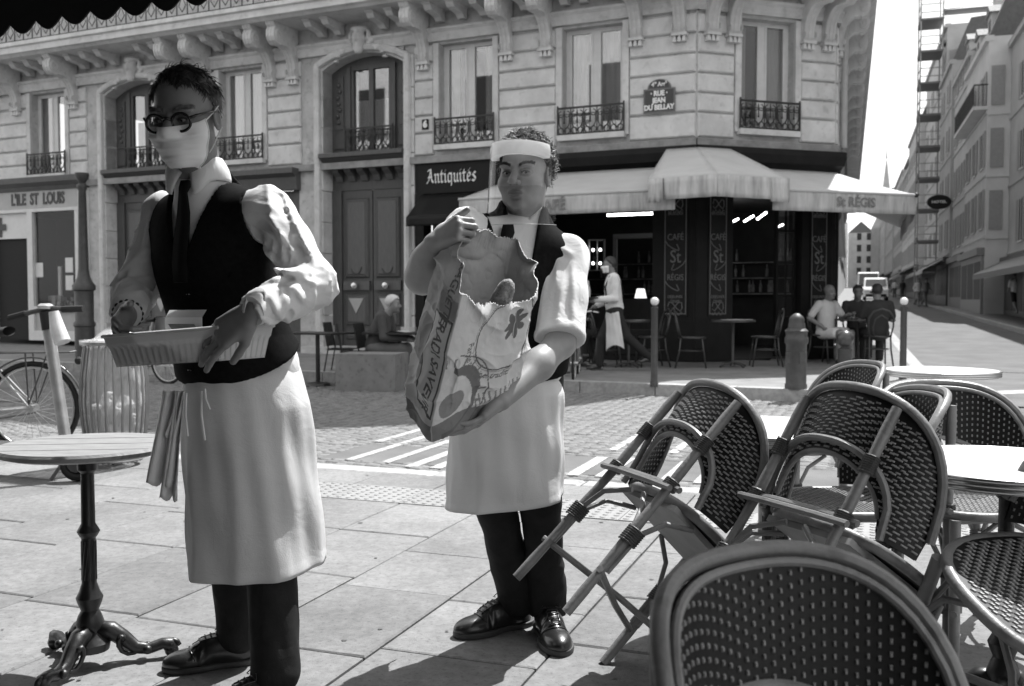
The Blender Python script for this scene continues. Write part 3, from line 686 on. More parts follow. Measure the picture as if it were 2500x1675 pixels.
# upper balcony railing above the slab
um = MB(); L_ = 18.4
um.box(-.3, L_, .86, .90, 7.42, 7.47); um.box(-.3, L_, .87, .89, 6.72, 6.75)
x = -.3
while x < L_:
    um.tube([(x, .88, 6.72), (x, .88, 7.42)], .013, 5)
    for s in (-1, 1): um.tube([(x + .13, .88, 6.80), (x + .13 + s * .09, .88, 6.92), (x + .13 + s * .02, .88, 7.06), (x + .13 + s * .09, .88, 7.2), (x + .13, .88, 7.36)], .011, 4)
    x += .27
um.build('upper_railing', M_iron, bld)
um = MB(FC @ Matrix.Diagonal((1, .66, 1, 1))); um.box(0, CL + .3, .86, .90, 7.42, 7.47); um.box(0, CL + .3, .87, .89, 6.72, 6.75)
for k in range(int(CL / .27)): um.tube([(CL - k * .27, .88, 6.72), (CL - k * .27, .88, 7.42)], .013, 4)
um.build('upper_railing', M_iron, bld)
MB(FC).tube([(CL - .4, .10, 3.8), (CL - .4, .10, 6.3)], .06, 10).build('drain_pipe', M_pipe, bld, smooth=True)

# ground floor: pharmacy front at the left
def shopbox(x0, x1, m, name): MB().box(x0, x1, -.5, -.06, .0, 3.7).build(name, m, bld)
ph = MB(); ph.prism([(-.06, 3.62), (.05, 3.62), (.10, 3.7), (.22, 3.78), (.24, 3.90), (-.06, 3.92)], 0, 13.72, 18.4); phc = ph.build('shop_cornice', mat('slate grey trim', .10, .5, noise=.15), bld)
sg = MB().box(13.95, 18.4, -.1, .02, 3.22, 3.62).build('shop_sign', M_grey, bld)
def wtext(name, body, xc, o, z, size, m, parent, sx=1, bold=0, F=I4, depth=.006):
    M = F @ Matrix(((-1, 0, 0, xc), (0, 0, 1, o), (0, 1, 0, z), (0, 0, 0, 1)))   # text runs to the right = towards smaller x
    return put_text(name, body, M, size, m, parent, depth, sx, bold)
wtext('sign_letters', "L'ILE  ST  LOUIS", 15.25, .03, 3.42, .36, mat('dark sign letters', .05, .5), sg, sx=.70, bold=.012)
fr = MB(); fr.box(13.95, 18.4, -.1, .03, 3.14, 3.215)
for a, b in ((13.95, 14.1), (15.45, 15.62), (16.75, 16.9)): fr.box(a, b, -.1, .025, .2, 3.14)
fr.box(14.1, 15.45, -.1, .025, .2, .42); fr.box(14.1, 15.45, -.1, .03, .86, .98); fr.build('shop_frame', M_wfrm, bld)
MB().box(14.1, 15.45, -.1, -.03, .42, .86).build('stall_riser', M_grey, bld)
MB().box(14.1, 15.45, -.06, -.05, .98, 3.14).build('shop_pane', M_glassd, bld)
MB().box(15.62, 16.75, -.06, -.05, 2.55, 3.14).build('transom_panel', M_wfrm, bld)
MB().box(16.52, 16.62, -.04, -.03, 2.6, 3.05).build('pharmacy_cross', mat('dark cross', .05, .5), bld); MB().box(16.38, 16.76, -.03, -.02, 2.75, 2.9).build('pharmacy_cross', mat('dark cross', .05, .5), bld)
MB().box(15.62, 16.75, -.12, -.10, .2, 2.55).build('shop_door', M_dark, bld)
pil = MB(); pil.box(13.70, 13.95, -.1, .06, .2, 3.62); pil.build('shop_pilaster', M_wfrm, bld)
rm = MB(); rm.box(13.8, 18.4, -3.2, -3.1, .1, 3.7); rm.box(13.7, 18.4, -3.2, -.6, .0, .2); rm.box(13.7, 18.4, -3.2, -.12, 3.3, 3.7); rm.box(13.6, 13.72, -3.2, -.5, 0, 3.7); rm.box(18.3, 18.42, -3.2, -.1, 0, 3.7); rm.build('shop_interior', mat('shop interior', .03, .9), bld)
lamp = MB()
for k in range(6): lamp.sphere((14.2 + k * .11, -1.1, 2.35), .05, 8, 6)
lamp.build('shop_lamp', M_bulb, bld)
dsp = MB(); rr = random.Random(5)
for k in range(34): x_ = 14.15 + rr.random() * 1.25; z_ = .98; h_ = .08 + rr.random() * .18; y_ = -.25 - rr.random() * .5; dsp.box(x_ - .05, x_ + .05, y_ - .04, y_ + .04, z_, z_ + h_)
dsp.box(14.1, 15.45, -.9, -.2, .9, .975)
dsp.build('window_display', mat('display goods', .25, .5, rand=.1, noise=.6, scale=6), bld, kind='stuff')
for a, z_ in ((14.25, 1.75), (14.25, 1.35), (15.2, 1.65)): MB().box(a, a + .24, -.05, -.045, z_, z_ + .33).build('notice', M_wfrm, bld)
MB().box(14.95, 15.02, -.35, -.3, 1.0, 1.9).build('shop_post', M_wfrm, bld)
# shop between the portals (brown wood front)
shopbox(8.0, 8.15, M_wood, 'shop_pilaster'); shopbox(10.9, 11.05, M_wood, 'shop_pilaster')
MB().prism([(-.06, 3.3), (.10, 3.3), (.14, 3.55), (.25, 3.62), (.25, 3.72), (-.06, 3.72)], 0, 7.95, 11.1).build('shop_cornice', M_wood, bld)
MB().box(8.15, 10.9, -.3, -.1, .1, 3.3).build('shop_front', M_wood, bld)
for k in range(3): MB().box(8.3 + k * .88, 9.05 + k * .88, -.1, -.09, .8, 2.9).build('shop_pane', M_glassd, bld)
for a, b in ((7.63, 7.99), (11.06, 11.12), (5.35, 5.36), (13.39, 13.70)): MB().box(a, b, -.5, -.03, .1, 3.7).build('pier', M_stone2, bld)
# antiques shop, black
an = MB(); an.box(3.1, 5.33, -.35, -.02, 3.10, 3.66); an_s = an.build('shop_sign', M_black, bld)
an = MB(); an.box(5.15, 5.33, -.3, .0, .1, 3.10); an.box(3.1, 3.28, -.3, .0, .1, 3.1); an.box(3.28, 5.15, -.5, -.4, .1, 3.1); an.box(3.28, 5.15, -.3, -.02, .1, .6); an.build('shop_front', M_black, bld)
for k in range(12): MB().box(3.95 + k * .1, 3.97 + k * .1, -.25, -.2, .6, 2.6).build('window_bar', M_grey, bld)
wtext('sign_letters', '6', 5.10, .018, 4.375, .17, M_letw, bld, bold=.01)
hn = MB().box(5.03, 5.17, .0, .012, 4.28, 4.47).build('number_plate', M_black, bld)
# cafe ground floor: dark joinery, painted panels, open bays, lit interior
M_cafe = mat('cafe black joinery', .012, .5, noise=.3, scale=4, spec=.2)
M_panel = mat('painted glass panel', .02, .4, noise=.2, spec=.2)
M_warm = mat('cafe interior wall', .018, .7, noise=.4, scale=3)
for F, L0, L1 in ((I4, .0, 3.1), (FB, .0, 2.72), (FC, CL - 7, CL)):
    MB(F).prism([(-.35, 3.02), (-.02, 3.02), (.03, 3.12), (.03, 3.34), (.12, 3.42), (.16, 3.56), (.16, 3.655), (-.35, 3.655)], 0, L0 - .05, L1 + .05).build('shop_cornice', M_cafe, bld)
def bay_posts(F, lst, z0=.1, z1=3.02):
    for a, b in lst: MB(F).box(a, b, -.28, -.04, z0, z1).build('shop_post', M_cafe, bld)
bay_posts(I4, [(.0, .75), (2.95, 3.1)]); bay_posts(FB, [(2.0, 2.72), (.0, .66)]); bay_posts(FC, [(CL - .5, CL), (CL - 2.3, CL - 2.1), (CL - 7, CL - 4.6)])
for F, a, b in ((I4, .0, .75), (FB, 2.0, 2.72), (FB, 0, .66)): MB(F).box(a, b, -.04, -.02, .1, .78).build('base_panel', M_cafe, bld)
MB(I4).box(.75, 2.95, -.28, -.06, .1, .62).build('stall_riser', M_cafe, bld)
for k in range(3): MB(I4).bbox(.85 + k * .7, 1.45 + k * .7, -.06, -.04, .18, .54, .02).build('base_panel', M_cafe, bld)
MB(FC).box(CL - 4.6, CL - .5, -.28, -.06, .1, .7).build('stall_riser', M_cafe, bld)
def curl(m, pts, r_=.008): m.tube(pts, r_, 4)
def cafe_panel(F, x0, x1):
    z0, z1 = .86, 2.96; pn = MB(F).box(x0, x1, -.04, -.015, z0, z1).build('painted_panel', M_panel, bld)
    fr = MB(F); t = .012
    for a, b, c, e in ((x0 + .02, x0 + .02 + t, z0 + .03, z1 - .03), (x1 - .02 - t, x1 - .02, z0 + .03, z1 - .03), (x0 + .03, x1 - .03, z0 + .03, z0 + .03 + t), (x0 + .03, x1 - .03, z1 - .03 - t, z1 - .03)): fr.box(a, b, -.015, -.008, c, e)
    fr.build('gilt_border', M_chalk, pn)
    xc = (x0 + x1) / 2; w_ = x1 - x0
    def T(nm, body, z, size, sx=1): wtext(nm, body, xc, -.010, z, size, M_chalk, pn, sx=sx, F=F, depth=.003)
    T('panel_letters', 'CAFÉ', 2.17, .15, .8); T('panel_letters', 'St', 1.84, .30, .8); T('panel_letters', 'RÉGIS', 1.50, .14, .8)
    sw = MB(F)
    for zc, s in ((2.17, 1), (1.84, -1), (1.5, 1)):
        curl(sw, [(xc + s * w_ * (.42 - .05 * k) * math.cos(k * .55), -.008, zc - .06 - .16 * math.sin(k * .4)) for k in range(8)])
    for zc in (2.72, 1.02): curl(sw, [(xc + w_ * .3 * math.cos(k * .6), -.008, zc + .08 * math.sin(k * 1.2)) for k in range(11)]); curl(sw, [(xc - w_ * .3 + w_ * .05 * k, -.008, zc - .12 + .03 * math.sin(k * 1.6)) for k in range(13)], .006)
    sw.build('flourish', M_chalk, pn)
    for z, b in ((1.18, 'DEJEUNER'), (1.10, 'DINER'), (2.56, 'BRASSERIE')): T('panel_letters', b, z, .07, .8)
cafe_panel(I4, .14, .55); cafe_panel(FB, 2.12, 2.47); cafe_panel(FB, .16, .50)
# paned door leaf folded open beside the entrance
dl = MB(FB); dl.box(.66, .70, -.28, -.2, .15, 2.9); dl.box(1.02, 1.06, -.28, -.2, .15, 2.9); dl.box(.84, .86, -.26, -.22, .8, 2.9); dl.box(.7, 1.02, -.27, -.21, .15, .78)
for z in (.78, 1.18, 1.75, 2.3, 2.86): dl.box(.7, 1.02, -.27, -.21, z, z + .04)
df = dl.build('folding_door', M_cafe, bld)
for k, z in enumerate((.82, 1.22, 1.79, 2.34)): MB(FB).box(.71, 1.01, -.245, -.24, z, (1.18, 1.75, 2.3, 2.86)[k]).build('pane', M_glass, df)
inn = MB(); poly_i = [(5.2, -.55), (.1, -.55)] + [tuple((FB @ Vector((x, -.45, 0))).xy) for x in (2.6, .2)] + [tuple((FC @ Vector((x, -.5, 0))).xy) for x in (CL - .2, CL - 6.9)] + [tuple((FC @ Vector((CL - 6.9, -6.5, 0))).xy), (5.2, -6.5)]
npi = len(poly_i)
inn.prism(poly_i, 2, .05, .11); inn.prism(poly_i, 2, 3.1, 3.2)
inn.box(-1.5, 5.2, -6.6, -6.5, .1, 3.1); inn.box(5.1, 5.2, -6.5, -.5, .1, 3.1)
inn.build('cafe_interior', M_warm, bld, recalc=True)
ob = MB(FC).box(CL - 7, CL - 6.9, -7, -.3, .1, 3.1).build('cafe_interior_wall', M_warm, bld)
inn = MB(); inn.box(.9, 3.6, -5.2, -4.6, .1, 1.15); inn.build('bar_counter', M_wood, bld)
bt = MB(); rr = random.Random(9)
for k in range(60): x_ = -1.2 + rr.random() * 5.6; z_ = rr.choice((1.3, 1.65, 2.0)); bt.lathe([(.035, 0), (.035, .16), (.013, .2), (.013, .27)], (x_, -6.35, z_), 6)
for z_ in (1.28, 1.63, 1.98): bt.box(-1.3, 4.6, -6.5, -6.25, z_ - .03, z_ - .005)
bt.build('bottle_shelf', mat('bottle glass', .2, .2, noise=.5, scale=6), bld, kind='stuff')
for (x0, y0, x1, y1, z) in ((1.0, -1.6, 2.1, -1.6, 2.72), (-.5, -2.2, -.1, -3.4, 2.66), (-.2, -2.3, .25, -3.5, 2.62), (-.75, -2.1, -.35, -3.4, 2.7), (.2, -3, .6, -4.4, 2.5), (-1.0, -2.4, -.8, -3.0, 2.5)):
    MB().tube([(x0, y0, z), (x1, y1, z)], .022, 6).build('lamp_tube', M_tube, bld)
for x_, z_ in ((2.95, 1.9), (1.15, 1.9)):
    for dx in (0, .16):
        for dz in (0, .28): MB().sphere((x_ + dx, -3.6, z_ + dz), .03, 8, 6).build('wall_lamp', M_bulb, bld)
    lb = MB(); lb.box(x_ - .1, x_ - .085, -3.65, -3.55, z_ - .15, z_ + .5); lb.box(x_ + .245, x_ + .26, -3.65, -3.55, z_ - .15, z_ + .5); lb.box(x_ - .1, x_ + .26, -3.65, -3.55, z_ + .48, z_ + .5); lb.box(x_ + .07, x_ + .085, -3.65, -3.6, z_ - .15, z_ + .5); lb.box(x_ - .1, x_ + .26, -3.65, -3.55, z_ - .16, z_ - .14); lb.build('wall_lantern', M_gold, bld)
mf = MB(); mf.box(1.55, 1.62, -3.7, -3.6, .6, 2.5); mf.box(2.6, 2.67, -3.7, -3.6, .6, 2.5); mf.box(1.62, 2.6, -3.7, -3.6, 2.4, 2.5); mf.build('door_frame', mat('interior frame', .22, .5), bld)
sh = MB(); sh.lathe([(.11, 0), (.07, .17)], (1.25, -1.0, 1.16), 12); sh.build('table_lamp', mat('lit lamp shade', .8, .7, emit=.9), bld)
mc = MB(); mc.box(1.0, 2.6, -1.6, -.3, 3.0, 3.05); mc.build('cafe_ceiling_panel', M_warm, bld)

# ------------------------------------------------------------------ cafe awnings
M_awn = mat('ecru awning canvas', .47, .85, noise=.07, scale=2.0, bump=.1, bscale=240, spec=.2)
M_val = mat('stained awning canvas', .45, .85, noise=.28, scale=2.4, stretch=(3, 3, .45), detail=6, bump=.1, spec=.2, spot=.2)
M_awl = mat('faded awning letters', .20, .85, noise=.25, scale=14)
def canopy(name, label, quads, vals, parent_loc, group='canvas awnings of the cafe'):
    t = thing(name, label, 'awning', (OA.x, OA.y, 0), AA, group)
    return t
def sheet(m, a, b, c, d, n=8, sag=.03):
    a, b, c, d = map(Vector, (a, b, c, d))
    def fn(u, v):
        p = (a * (1 - u) + b * u) * (1 - v) + (d * (1 - u) + c * u) * v
        p.z -= sag * math.sin(math.pi * v) * (.6 + .4 * math.sin(math.pi * u)); return p
    m.grid(fn, n, n)
def valance(m, a, b, h, n=24, amp=.012, ph=0):
    a, b = Vector(a), Vector(b); d = (b - a).normalized(); nn = Vector((-d.y, d.x, 0))
    m.grid(lambda u, v: a * (1 - u) + b * u + Vector((0, 0, -h * v)) + nn * (amp * math.sin(u * 17 + ph) * v), n, 5)
ZT, ZB, HV, PR = 3.32, 2.74, .30, 2.0
Bp = lambda x, o, z: tuple(FB @ Vector((x, o, z))); Cp = lambda x, o, z: tuple(FC @ Vector((x, o, z)))
# piece along the long facade
t1 = thing('awning', 'long canvas awning lettered CAFE beside the black antiques shop', 'awning', (OA.x, OA.y, 0), AA, 'canvas awnings of the cafe')
m = MB(); sheet(m, (3.05, .15, ZT), (.25, .15, ZT), (-.55, PR, ZB), (3.35, PR, ZB)); o = m.build('canopy', M_awn, t1, smooth='all'); solidify(o, .006)
m = MB(); m.add([(3.05, .15, ZT), (3.35, PR, ZB), (3.25, .15, ZB - .02)], [(0, 1, 2)]); o = m.build('side_flap', M_awn, t1); solidify(o, .006)
m = MB(); valance(m, (3.35, PR, ZB), (-.2, PR, ZB), HV); o = m.build('valance', M_val, t1, smooth='all'); solidify(o, .005)
MB().tube([(3.36, PR, ZB), (-.5, PR, ZB)], .022, 6).build('front_bar', M_awn, t1, smooth=True)
wtext('valance_letters', 'CAFÉ', 1.78, PR + .018, ZB - .16, .215, M_awl, t1, sx=1.05, bold=.008, depth=.002)
# piece along the chamfer and beyond the corner
t2 = thing('awning', 'canvas awning lettered ST REGIS with its right end in the sun', 'awning', (OA.x, OA.y, 0), AA, 'canvas awnings of the cafe')
m = MB(); sheet(m, Bp(2.5, .15, ZT), Bp(.15, .15, ZT - .02), Bp(.02, PR, ZB), Bp(3.1, PR, ZB)); o = m.build('canopy', M_awn, t2, smooth='all'); solidify(o, .006)
tip = Bp(.02, PR, ZB)
m = MB(); sheet(m, Bp(.15, .15, ZT - .02), Cp(CL - 5.8, .15, ZT - .02), Cp(CL - 5.8, 1.3, ZB), tip, sag=.02); o = m.build('side_canopy', M_awn, t2, smooth='all'); solidify(o, .006)
m = MB(); valance(m, Bp(2.55, PR, ZB), tip, HV, ph=1); o = m.build('valance', M_val, t2, smooth='all'); solidify(o, .005)
m = MB(); valance(m, tip, Cp(CL - 5.8, 1.3, ZB), HV, ph=2); o = m.build('side_valance', M_val, t2, smooth='all'); solidify(o, .005)
MB().tube([Bp(2.6, PR, ZB), tip], .022, 6).build('front_bar', M_awn, t2, smooth=True)
wtext('valance_letters', 'St RÉGIS', 1.12, PR + .02, ZB - .15, .20, M_awl, t2, sx=.95, bold=.006, F=FB, depth=.002)
MB().sphere(tip, .04, 8, 6).build('bar_end', M_iron, t2)
# raised hood over the corner
t3 = thing('awning', 'hooded canvas awning wrapped round the building corner under the street sign', 'awning', (OA.x, OA.y, 0), AA, 'canvas awnings of the cafe')
zt3, zb3, p3 = 3.60, 2.88, 2.22
cA, cB = Vector((.45, .2, zt3)), Vector(Bp(2.2, .2, zt3)); top_c = Vector((.05, .22, zt3 + .02))
fA = Vector((.95 - .65, p3, zb3)); fB_ = Vector(Bp(2.72 - .5, p3, zb3)); low_c = (Vector((-.02, 0, 0)) + Vector((-.45, p3 * 1.02, zb3 + .03))); low_c.z = zb3 + .03
oA, oB = Vector((1.22, 1.72, zb3 - .02)), Vector(Bp(2.72 - 1.72, 1.75, zb3 - .02))
lowA = Vector((.16, p3 - .05, zb3)); lowB = Vector(Bp(2.38, p3 - .05, zb3)); mid = (FAi @ Vector((0, 0, 0)))
ang = Vector((0, 1, 0)) + (FB.to_3x3() @ Vector((0, 1, 0))); ang.normalize(); low_c = ang * (p3 + .12); low_c.z = zb3 + .02; top_c = ang * .22; top_c.z = zt3
m = MB(); sheet(m, cA, top_c, low_c, lowA, sag=.015); sheet(m, top_c, cB, lowB, low_c, sag=.015)
o = m.build('canopy', M_awn, t3, smooth='all'); solidify(o, .006)
m = MB(); m.add([cA, lowA, Vector((.42, .25, zb3 + .05))], [(0, 1, 2)]); m.add([cB, Vector(Bp(2.2, .25, zb3 + .05)), lowB], [(0, 1, 2)]); o = m.build('side_flap', M_awn, t3); solidify(o, .005)
sA = lowA + (low_c - lowA) * .22; sB = lowB + (low_c - lowB) * .26
for i, (a, b, dd) in enumerate(((lowA, sA, 0), (sA + (low_c - lowA) * .01, low_c, .03), (low_c, sB - (low_c - lowB) * .01, .03), (sB, lowB, 0))):
    m = MB(); valance(m, a, b, .34 - dd, n=14, amp=.02, ph=i); o = m.build('valance', M_val, t3, smooth='all'); solidify(o, .005)

# ------------------------------------------------------------------ signs on the facade
sg = thing('street_sign', 'dark enamel street name plate with arched top on the stone corner', 'street sign', FA @ Vector((.63, .0, 4.47)), AA)
M_enam = mat('dark enamel', .035, .3); M_enam_r = mat('enamel rim', .13, .35)
MB().box(-.27, .27, .0, .03, -.23, .17).build('plate_rim', M_enam_r, sg); MB().box(-.245, .245, .03, .036, -.205, .145).build('plate', M_enam, sg)
ar = [(.20 * math.cos(R(a)), .175 + .15 * math.sin(R(a))) for a in range(0, 181, 15)]; MB().prism(ar, 1, .0, .03).build('arched_rim', M_enam_r, sg)
MB().prism([(x * .86, .185 + (z - .175) * .84) for x, z in ar], 1, .03, .036).build('arched_plate', M_enam, sg)
for z, b, s in ((.085, '· RUE ·', .115), (-.03, 'JEAN', .115), (-.145, 'DU BELLAY', .115)):
    M = Matrix(((-1, 0, 0, 0), (0, 0, 1, .038), (0, 1, 0, z), (0, 0, 0, 1))); put_text('sign_letters', b, M, s, M_letw, sg, .003, .88, .006)
put_text('sign_letters', '4ᵉ Arrᵗ', Matrix(((-1, 0, 0, 0), (0, 0, 1, .038), (0, 1, 0, .235), (0, 0, 0, 1))), .10, M_letw, sg, .003, .9, .003)
# blackletter shop name, written with a broad slanted nib
GL = {'A': (.62, [[(.02, .02), (.18, .12), (.30, .72), (.36, .98)], [(.12, .9), (.36, .98), (.44, .2), (.58, .02)], [(.14, .42), (.44, .42)], [(.02, .02), (.1, .0)]]),
 'n': (.5, [[(.06, .62), (.14, .56), (.14, .06), (.2, .0)], [(.14, .5), (.3, .64), (.38, .54), (.38, .08), (.46, .0)]]),
 't': (.34, [[(.16, .86), (.14, .7), (.14, .08), (.24, .0), (.3, .06)], [(.02, .62), (.28, .62)]]),
 'i': (.26, [[(.04, .62), (.12, .56), (.12, .08), (.2, .0)], [(.11, .82), (.15, .86)]]),
 'q': (.5, [[(.36, .6), (.16, .64), (.1, .52), (.1, .12), (.2, .0), (.36, .1)], [(.38, .64), (.38, -.26)]]),
 'u': (.5, [[(.06, .62), (.13, .56), (.13, .1), (.22, .0), (.36, .1)], [(.37, .62), (.37, .08), (.46, .0)]]),
 'é': (.42, [[(.12, .3), (.34, .4), (.32, .56), (.2, .64), (.1, .52), (.1, .12), (.2, .0), (.34, .1)], [(.18, .76), (.3, .9)]]),
 's': (.42, [[(.34, .58), (.22, .64), (.1, .5), (.34, .2), (.26, .0), (.06, .08)]])}
def nib_word(word, h, wn=.11, ang=R(40)):
    m = MB(); x = 0; nx, ny = wn * math.cos(ang), wn * math.sin(ang)
    tot = sum(GL[c][0] for c in word)
    for c in word:
        wd, strokes = GL[c]
        for s_ in strokes:
            pts = []
            for a, b in zip(s_[:-1], s_[1:]): pts += [(a[0] + (b[0] - a[0]) * k / 3, a[1] + (b[1] - a[1]) * k / 3) for k in range(3)]
            pts.append(s_[-1]); vs = []
            for p in pts: vs += [((x + p[0] - tot / 2 - nx / 2) * h, (p[1] - .3 - ny / 2) * h, 0), ((x + p[0] - tot / 2 + nx / 2) * h, (p[1] - .3 + ny / 2) * h, 0), ((x + p[0] - tot / 2 + nx / 2) * h, (p[1] - .3 + ny / 2 + .03) * h, 0), ((x + p[0] - tot / 2 - nx / 2) * h, (p[1] - .3 - ny / 2 - .03) * h, 0)]
            fs = []
            for k in range(len(pts) - 1):
                for q in range(4): fs.append((4 * k + q, 4 * k + (q + 1) % 4, 4 * k + 4 + (q + 1) % 4, 4 * k + 4 + q))
            m.add(vs, fs)
        x += wd
    return m
nm = nib_word('Antiquités', .25); me = nm.mesh('sign_letters'); me.transform(Matrix(((-1, 0, 0, 4.57), (0, 0, 1, -.012), (0, 1, 0, 3.37), (0, 0, 0, 1)))); me.materials.append(M_letw); o = link('sign_letters', me, an_s); solidify(o, .004)
# black roller awning of the antiques shop
t4 = thing('awning', 'small black awning under the blackletter antiques sign', 'awning', (OA.x, OA.y, 0), AA)
m = MB(); sheet(m, (5.2, -.01, 3.08), (3.25, -.01, 3.08), (3.25, .55, 2.62), (5.2, .55, 2.62)); o = m.build('canopy', M_black, t4, smooth='all'); solidify(o, .006)
m = MB(); valance(m, (5.2, .55, 2.62), (3.25, .55, 2.62), .16); o = m.build('valance', M_black, t4, smooth='all'); solidify(o, .006)
# ------------------------------------------------------------------ side street: the row of houses on the right
M_ren = [mat('plaster pale', .50, .85, noise=.1, scale=.8, bump=.1, bscale=12), mat('plaster light', .60, .85, noise=.1, scale=.8), mat('plaster warm', .46, .85, noise=.12, scale=.8), mat('plaster dull', .40, .85, noise=.14, scale=.8)]
M_shut = mat('grey shutters', .30, .6, noise=.08); M_shutd = mat('dark window', .03, .55, spec=.25); M_tile = mat('old roof tiles', .20, .8, noise=.3, scale=9, bump=.4)
M_shop = [mat('shop brown', .12, .5, noise=.2), mat('shop dark', .04, .4, noise=.2), mat('shop grey', .22, .5, noise=.15)]
RW = 5.06                                        # building line, metres right of the left kerb
TS = frame(SO.x, SO.y, math.atan2(SD.y, SD.x))   # street frame: x along the street, y to the left; buildings on the right have y = -offset
def szs(t): return .016 * max(0, t - 4)
wme = {}
def unit_window(kind):
    """window in its own axes: x along wall, y out of the wall, z up; 1 m wide, 1 m tall"""
    m = MB()
    if kind == 'plain': m.box(-.5, .5, -.06, .0, 0, 1)
    return m
def house(label, t0, t1, off, H, cols, floors, mt, roof='mansard', shop=None, side=True, shut=True, z_first=3.6, fh=2.75, depth=9, balcony=None, ww=.95, wh=1.6, dorm=0, group='houses along the right of the side street'):
    zb = szs(t0)
    h = thing('town_house', label, 'house', (0, 0, 0), 0, group); h.location = TS @ Vector((t0, -off, zb - .2)); h.rotation_euler = (0, 0, math.atan2(SD.y, SD.x))
    L = t1 - t0; HH = H + .2                     # local: x along street, y left (towards the road), z from below ground
    MB().box(0, L - .02, -depth, 0, 0, HH).build('wall', mt, h)
    MB().box(-.02, L, -.2, .14, HH - .18, HH + .05).build('cornice', mt, h)
    for f in range(floors):
        z = z_first + f * fh
        MB().box(0, L - .02, 0, .05, z - .42, z - .34).build('string_course', mt, h)
        for c in range(cols):
            x = L * (c + .5) / cols; wh_ = wh * (1 - .08 * f)
            w_ = MB().box(x - ww / 2, x + ww / 2, 0, .012, z, z + wh_).build('window', M_shutd, h)
            fr = MB(); fr.box(x - .03, x + .03, .012, .03, z, z + wh_); fr.box(x - ww / 2 - .05, x + ww / 2 + .05, .0, .06, z - .06, z); fr.box(x - ww / 2 - .05, x - ww / 2, 0, .03, z, z + wh_); fr.box(x + ww / 2, x + ww / 2 + .05, 0, .03, z, z + wh_); fr.build('frame', M_wfrm, w_)
            if shut:
                for s in (-1, 1): MB().box(x + s * (ww / 2 + .28) - .22, x + s * (ww / 2 + .28) + .22, .01, .05, z, z + wh_).build('shutter', M_shut, w_)
    if side:
        for f in range(floors):
            z = z_first + f * fh; MB().box(-.05, 0, -.62, -.12, z - .1, z + 1.5).build('blind_window', M_shut, h)
            MB().box(-.05, 0, -depth, -.0, z - .5, z - .42).build('string_course', mt, h)
    if balcony is not None:
        z = z_first + balcony * fh - .12
        MB().box(0, L, 0, .55, z - .14, z).build('balcony_slab', mt, h)
        b = MB(); b.box(0, L, .5, .54, z + .85, z + .9); b.box(0, L, .5, .53, z + .05, z + .08)
        for k in range(int(L / .14)): b.box(k * .14, k * .14 + .022, .51, .53, z + .05, z + .87)
        for k in range(4): b.box(-.0, .02, .04 + k * .14, .06 + k * .14, z, z + .87)
        b.box(-.01, .03, 0, .54, z + .85, z + .9)
        b.build('balcony_rail', M_iron, h)
    if roof == 'mansard': MB().prism([(-.0, HH), (-.9, HH + 2.3), (-depth, HH + 3.0), (-depth, HH)], 0, 0, L - .02).build('roof', M_slate, h)
    elif roof == 'pitch': MB().prism([(.15, HH), (-depth * .5, HH + 2.6), (-depth, HH)], 0, 0, L - .02).build('roof', M_tile, h)
    for k in range(dorm):
        x = L * (k + .5) / dorm; d = MB(); d.box(x - .6, x + .6, -1.6, -.25, HH, HH + 1.35); dm = d.build('dormer', mt, h)
        MB().prism([(x - .75, HH + 1.35), (x + .75, HH + 1.35), (x, HH + 1.8)], 1, -1.8, -.15).build('dormer_roof', M_tile, dm); MB().box(x - .35, x + .35, -.25, -.24, HH + .2, HH + 1.15).build('pane', M_shutd, dm)
    if shop is not None:
        ms, aw = shop
        MB().box(.1, L - .15, 0, .12, .25, 3.0).build('shop_front', ms, h)
        MB().box(.0, L - .05, 0, .3, 2.75, 3.05).build('shop_cornice', ms, h)
        k = max(1, int(L / 2.2))
        for i in range(k): a = .3 + i * (L - .5) / k; MB().box(a, a + (L - .5) / k - .3, .12, .13, .9, 2.5).build('shop_window', M_shutd, h)
        if aw:
            m = MB(); m.add([(.4, .3, 2.9), (L - .5, .3, 2.9), (L - .5, 1.35, 2.35), (.4, 1.35, 2.35), (.4, 1.35, 2.15), (L - .5, 1.35, 2.15)], [(0, 1, 2, 3), (3, 2, 5, 4)]); o = m.build('shop_awning', M_shop[1] if aw == 1 else M_awn, h); solidify(o, .02)
    return h
h1 = house('plain pale house with dark shop awning at the right edge', 0, 31.9, 5.06, 11.6, 5, 3, M_ren[2], roof='pitch', shop=(M_shop[1], 1), side=False)
h2 = house('white house with shuttered side wall and iron balcony under its cornice', 31.9, 39.9, 4.2, 11.5, 3, 3, M_ren[1], roof='mansard', shop=(M_shop[2], 0), balcony=2, dorm=2, z_first=3.9, fh=2.55)
h3 = house('tall narrow house with tiled dormer beyond the balconied white house', 39.9, 47.5, 4.35, 12.6, 3, 4, M_ren[0], roof='pitch', shop=(M_shop[0], 0), dorm=1, side=False)
h4 = house('grey narrow house just before the scaffold tower', 47.5, 54.6, 4.2, 13.8, 2, 4, M_ren[3], roof='mansard', shop=(M_shop[1], 2), side=False)
h5 = house('high house with roof hoarding behind the scaffold tower', 54.6, 72, 4.5, 17.5, 4, 5, M_ren[2], roof=None, shop=(M_shop[0], 1), side=True)
tt = 72; rr = random.Random(21)
far_lab = ['first house past the scaffold, dull plaster', 'second house past the scaffold, low roofed', 'pale far house with mansard roof near the street end', 'dull far house near the street end', 'farthest pale house beside the spire', 'last dim house at the vanishing street end']
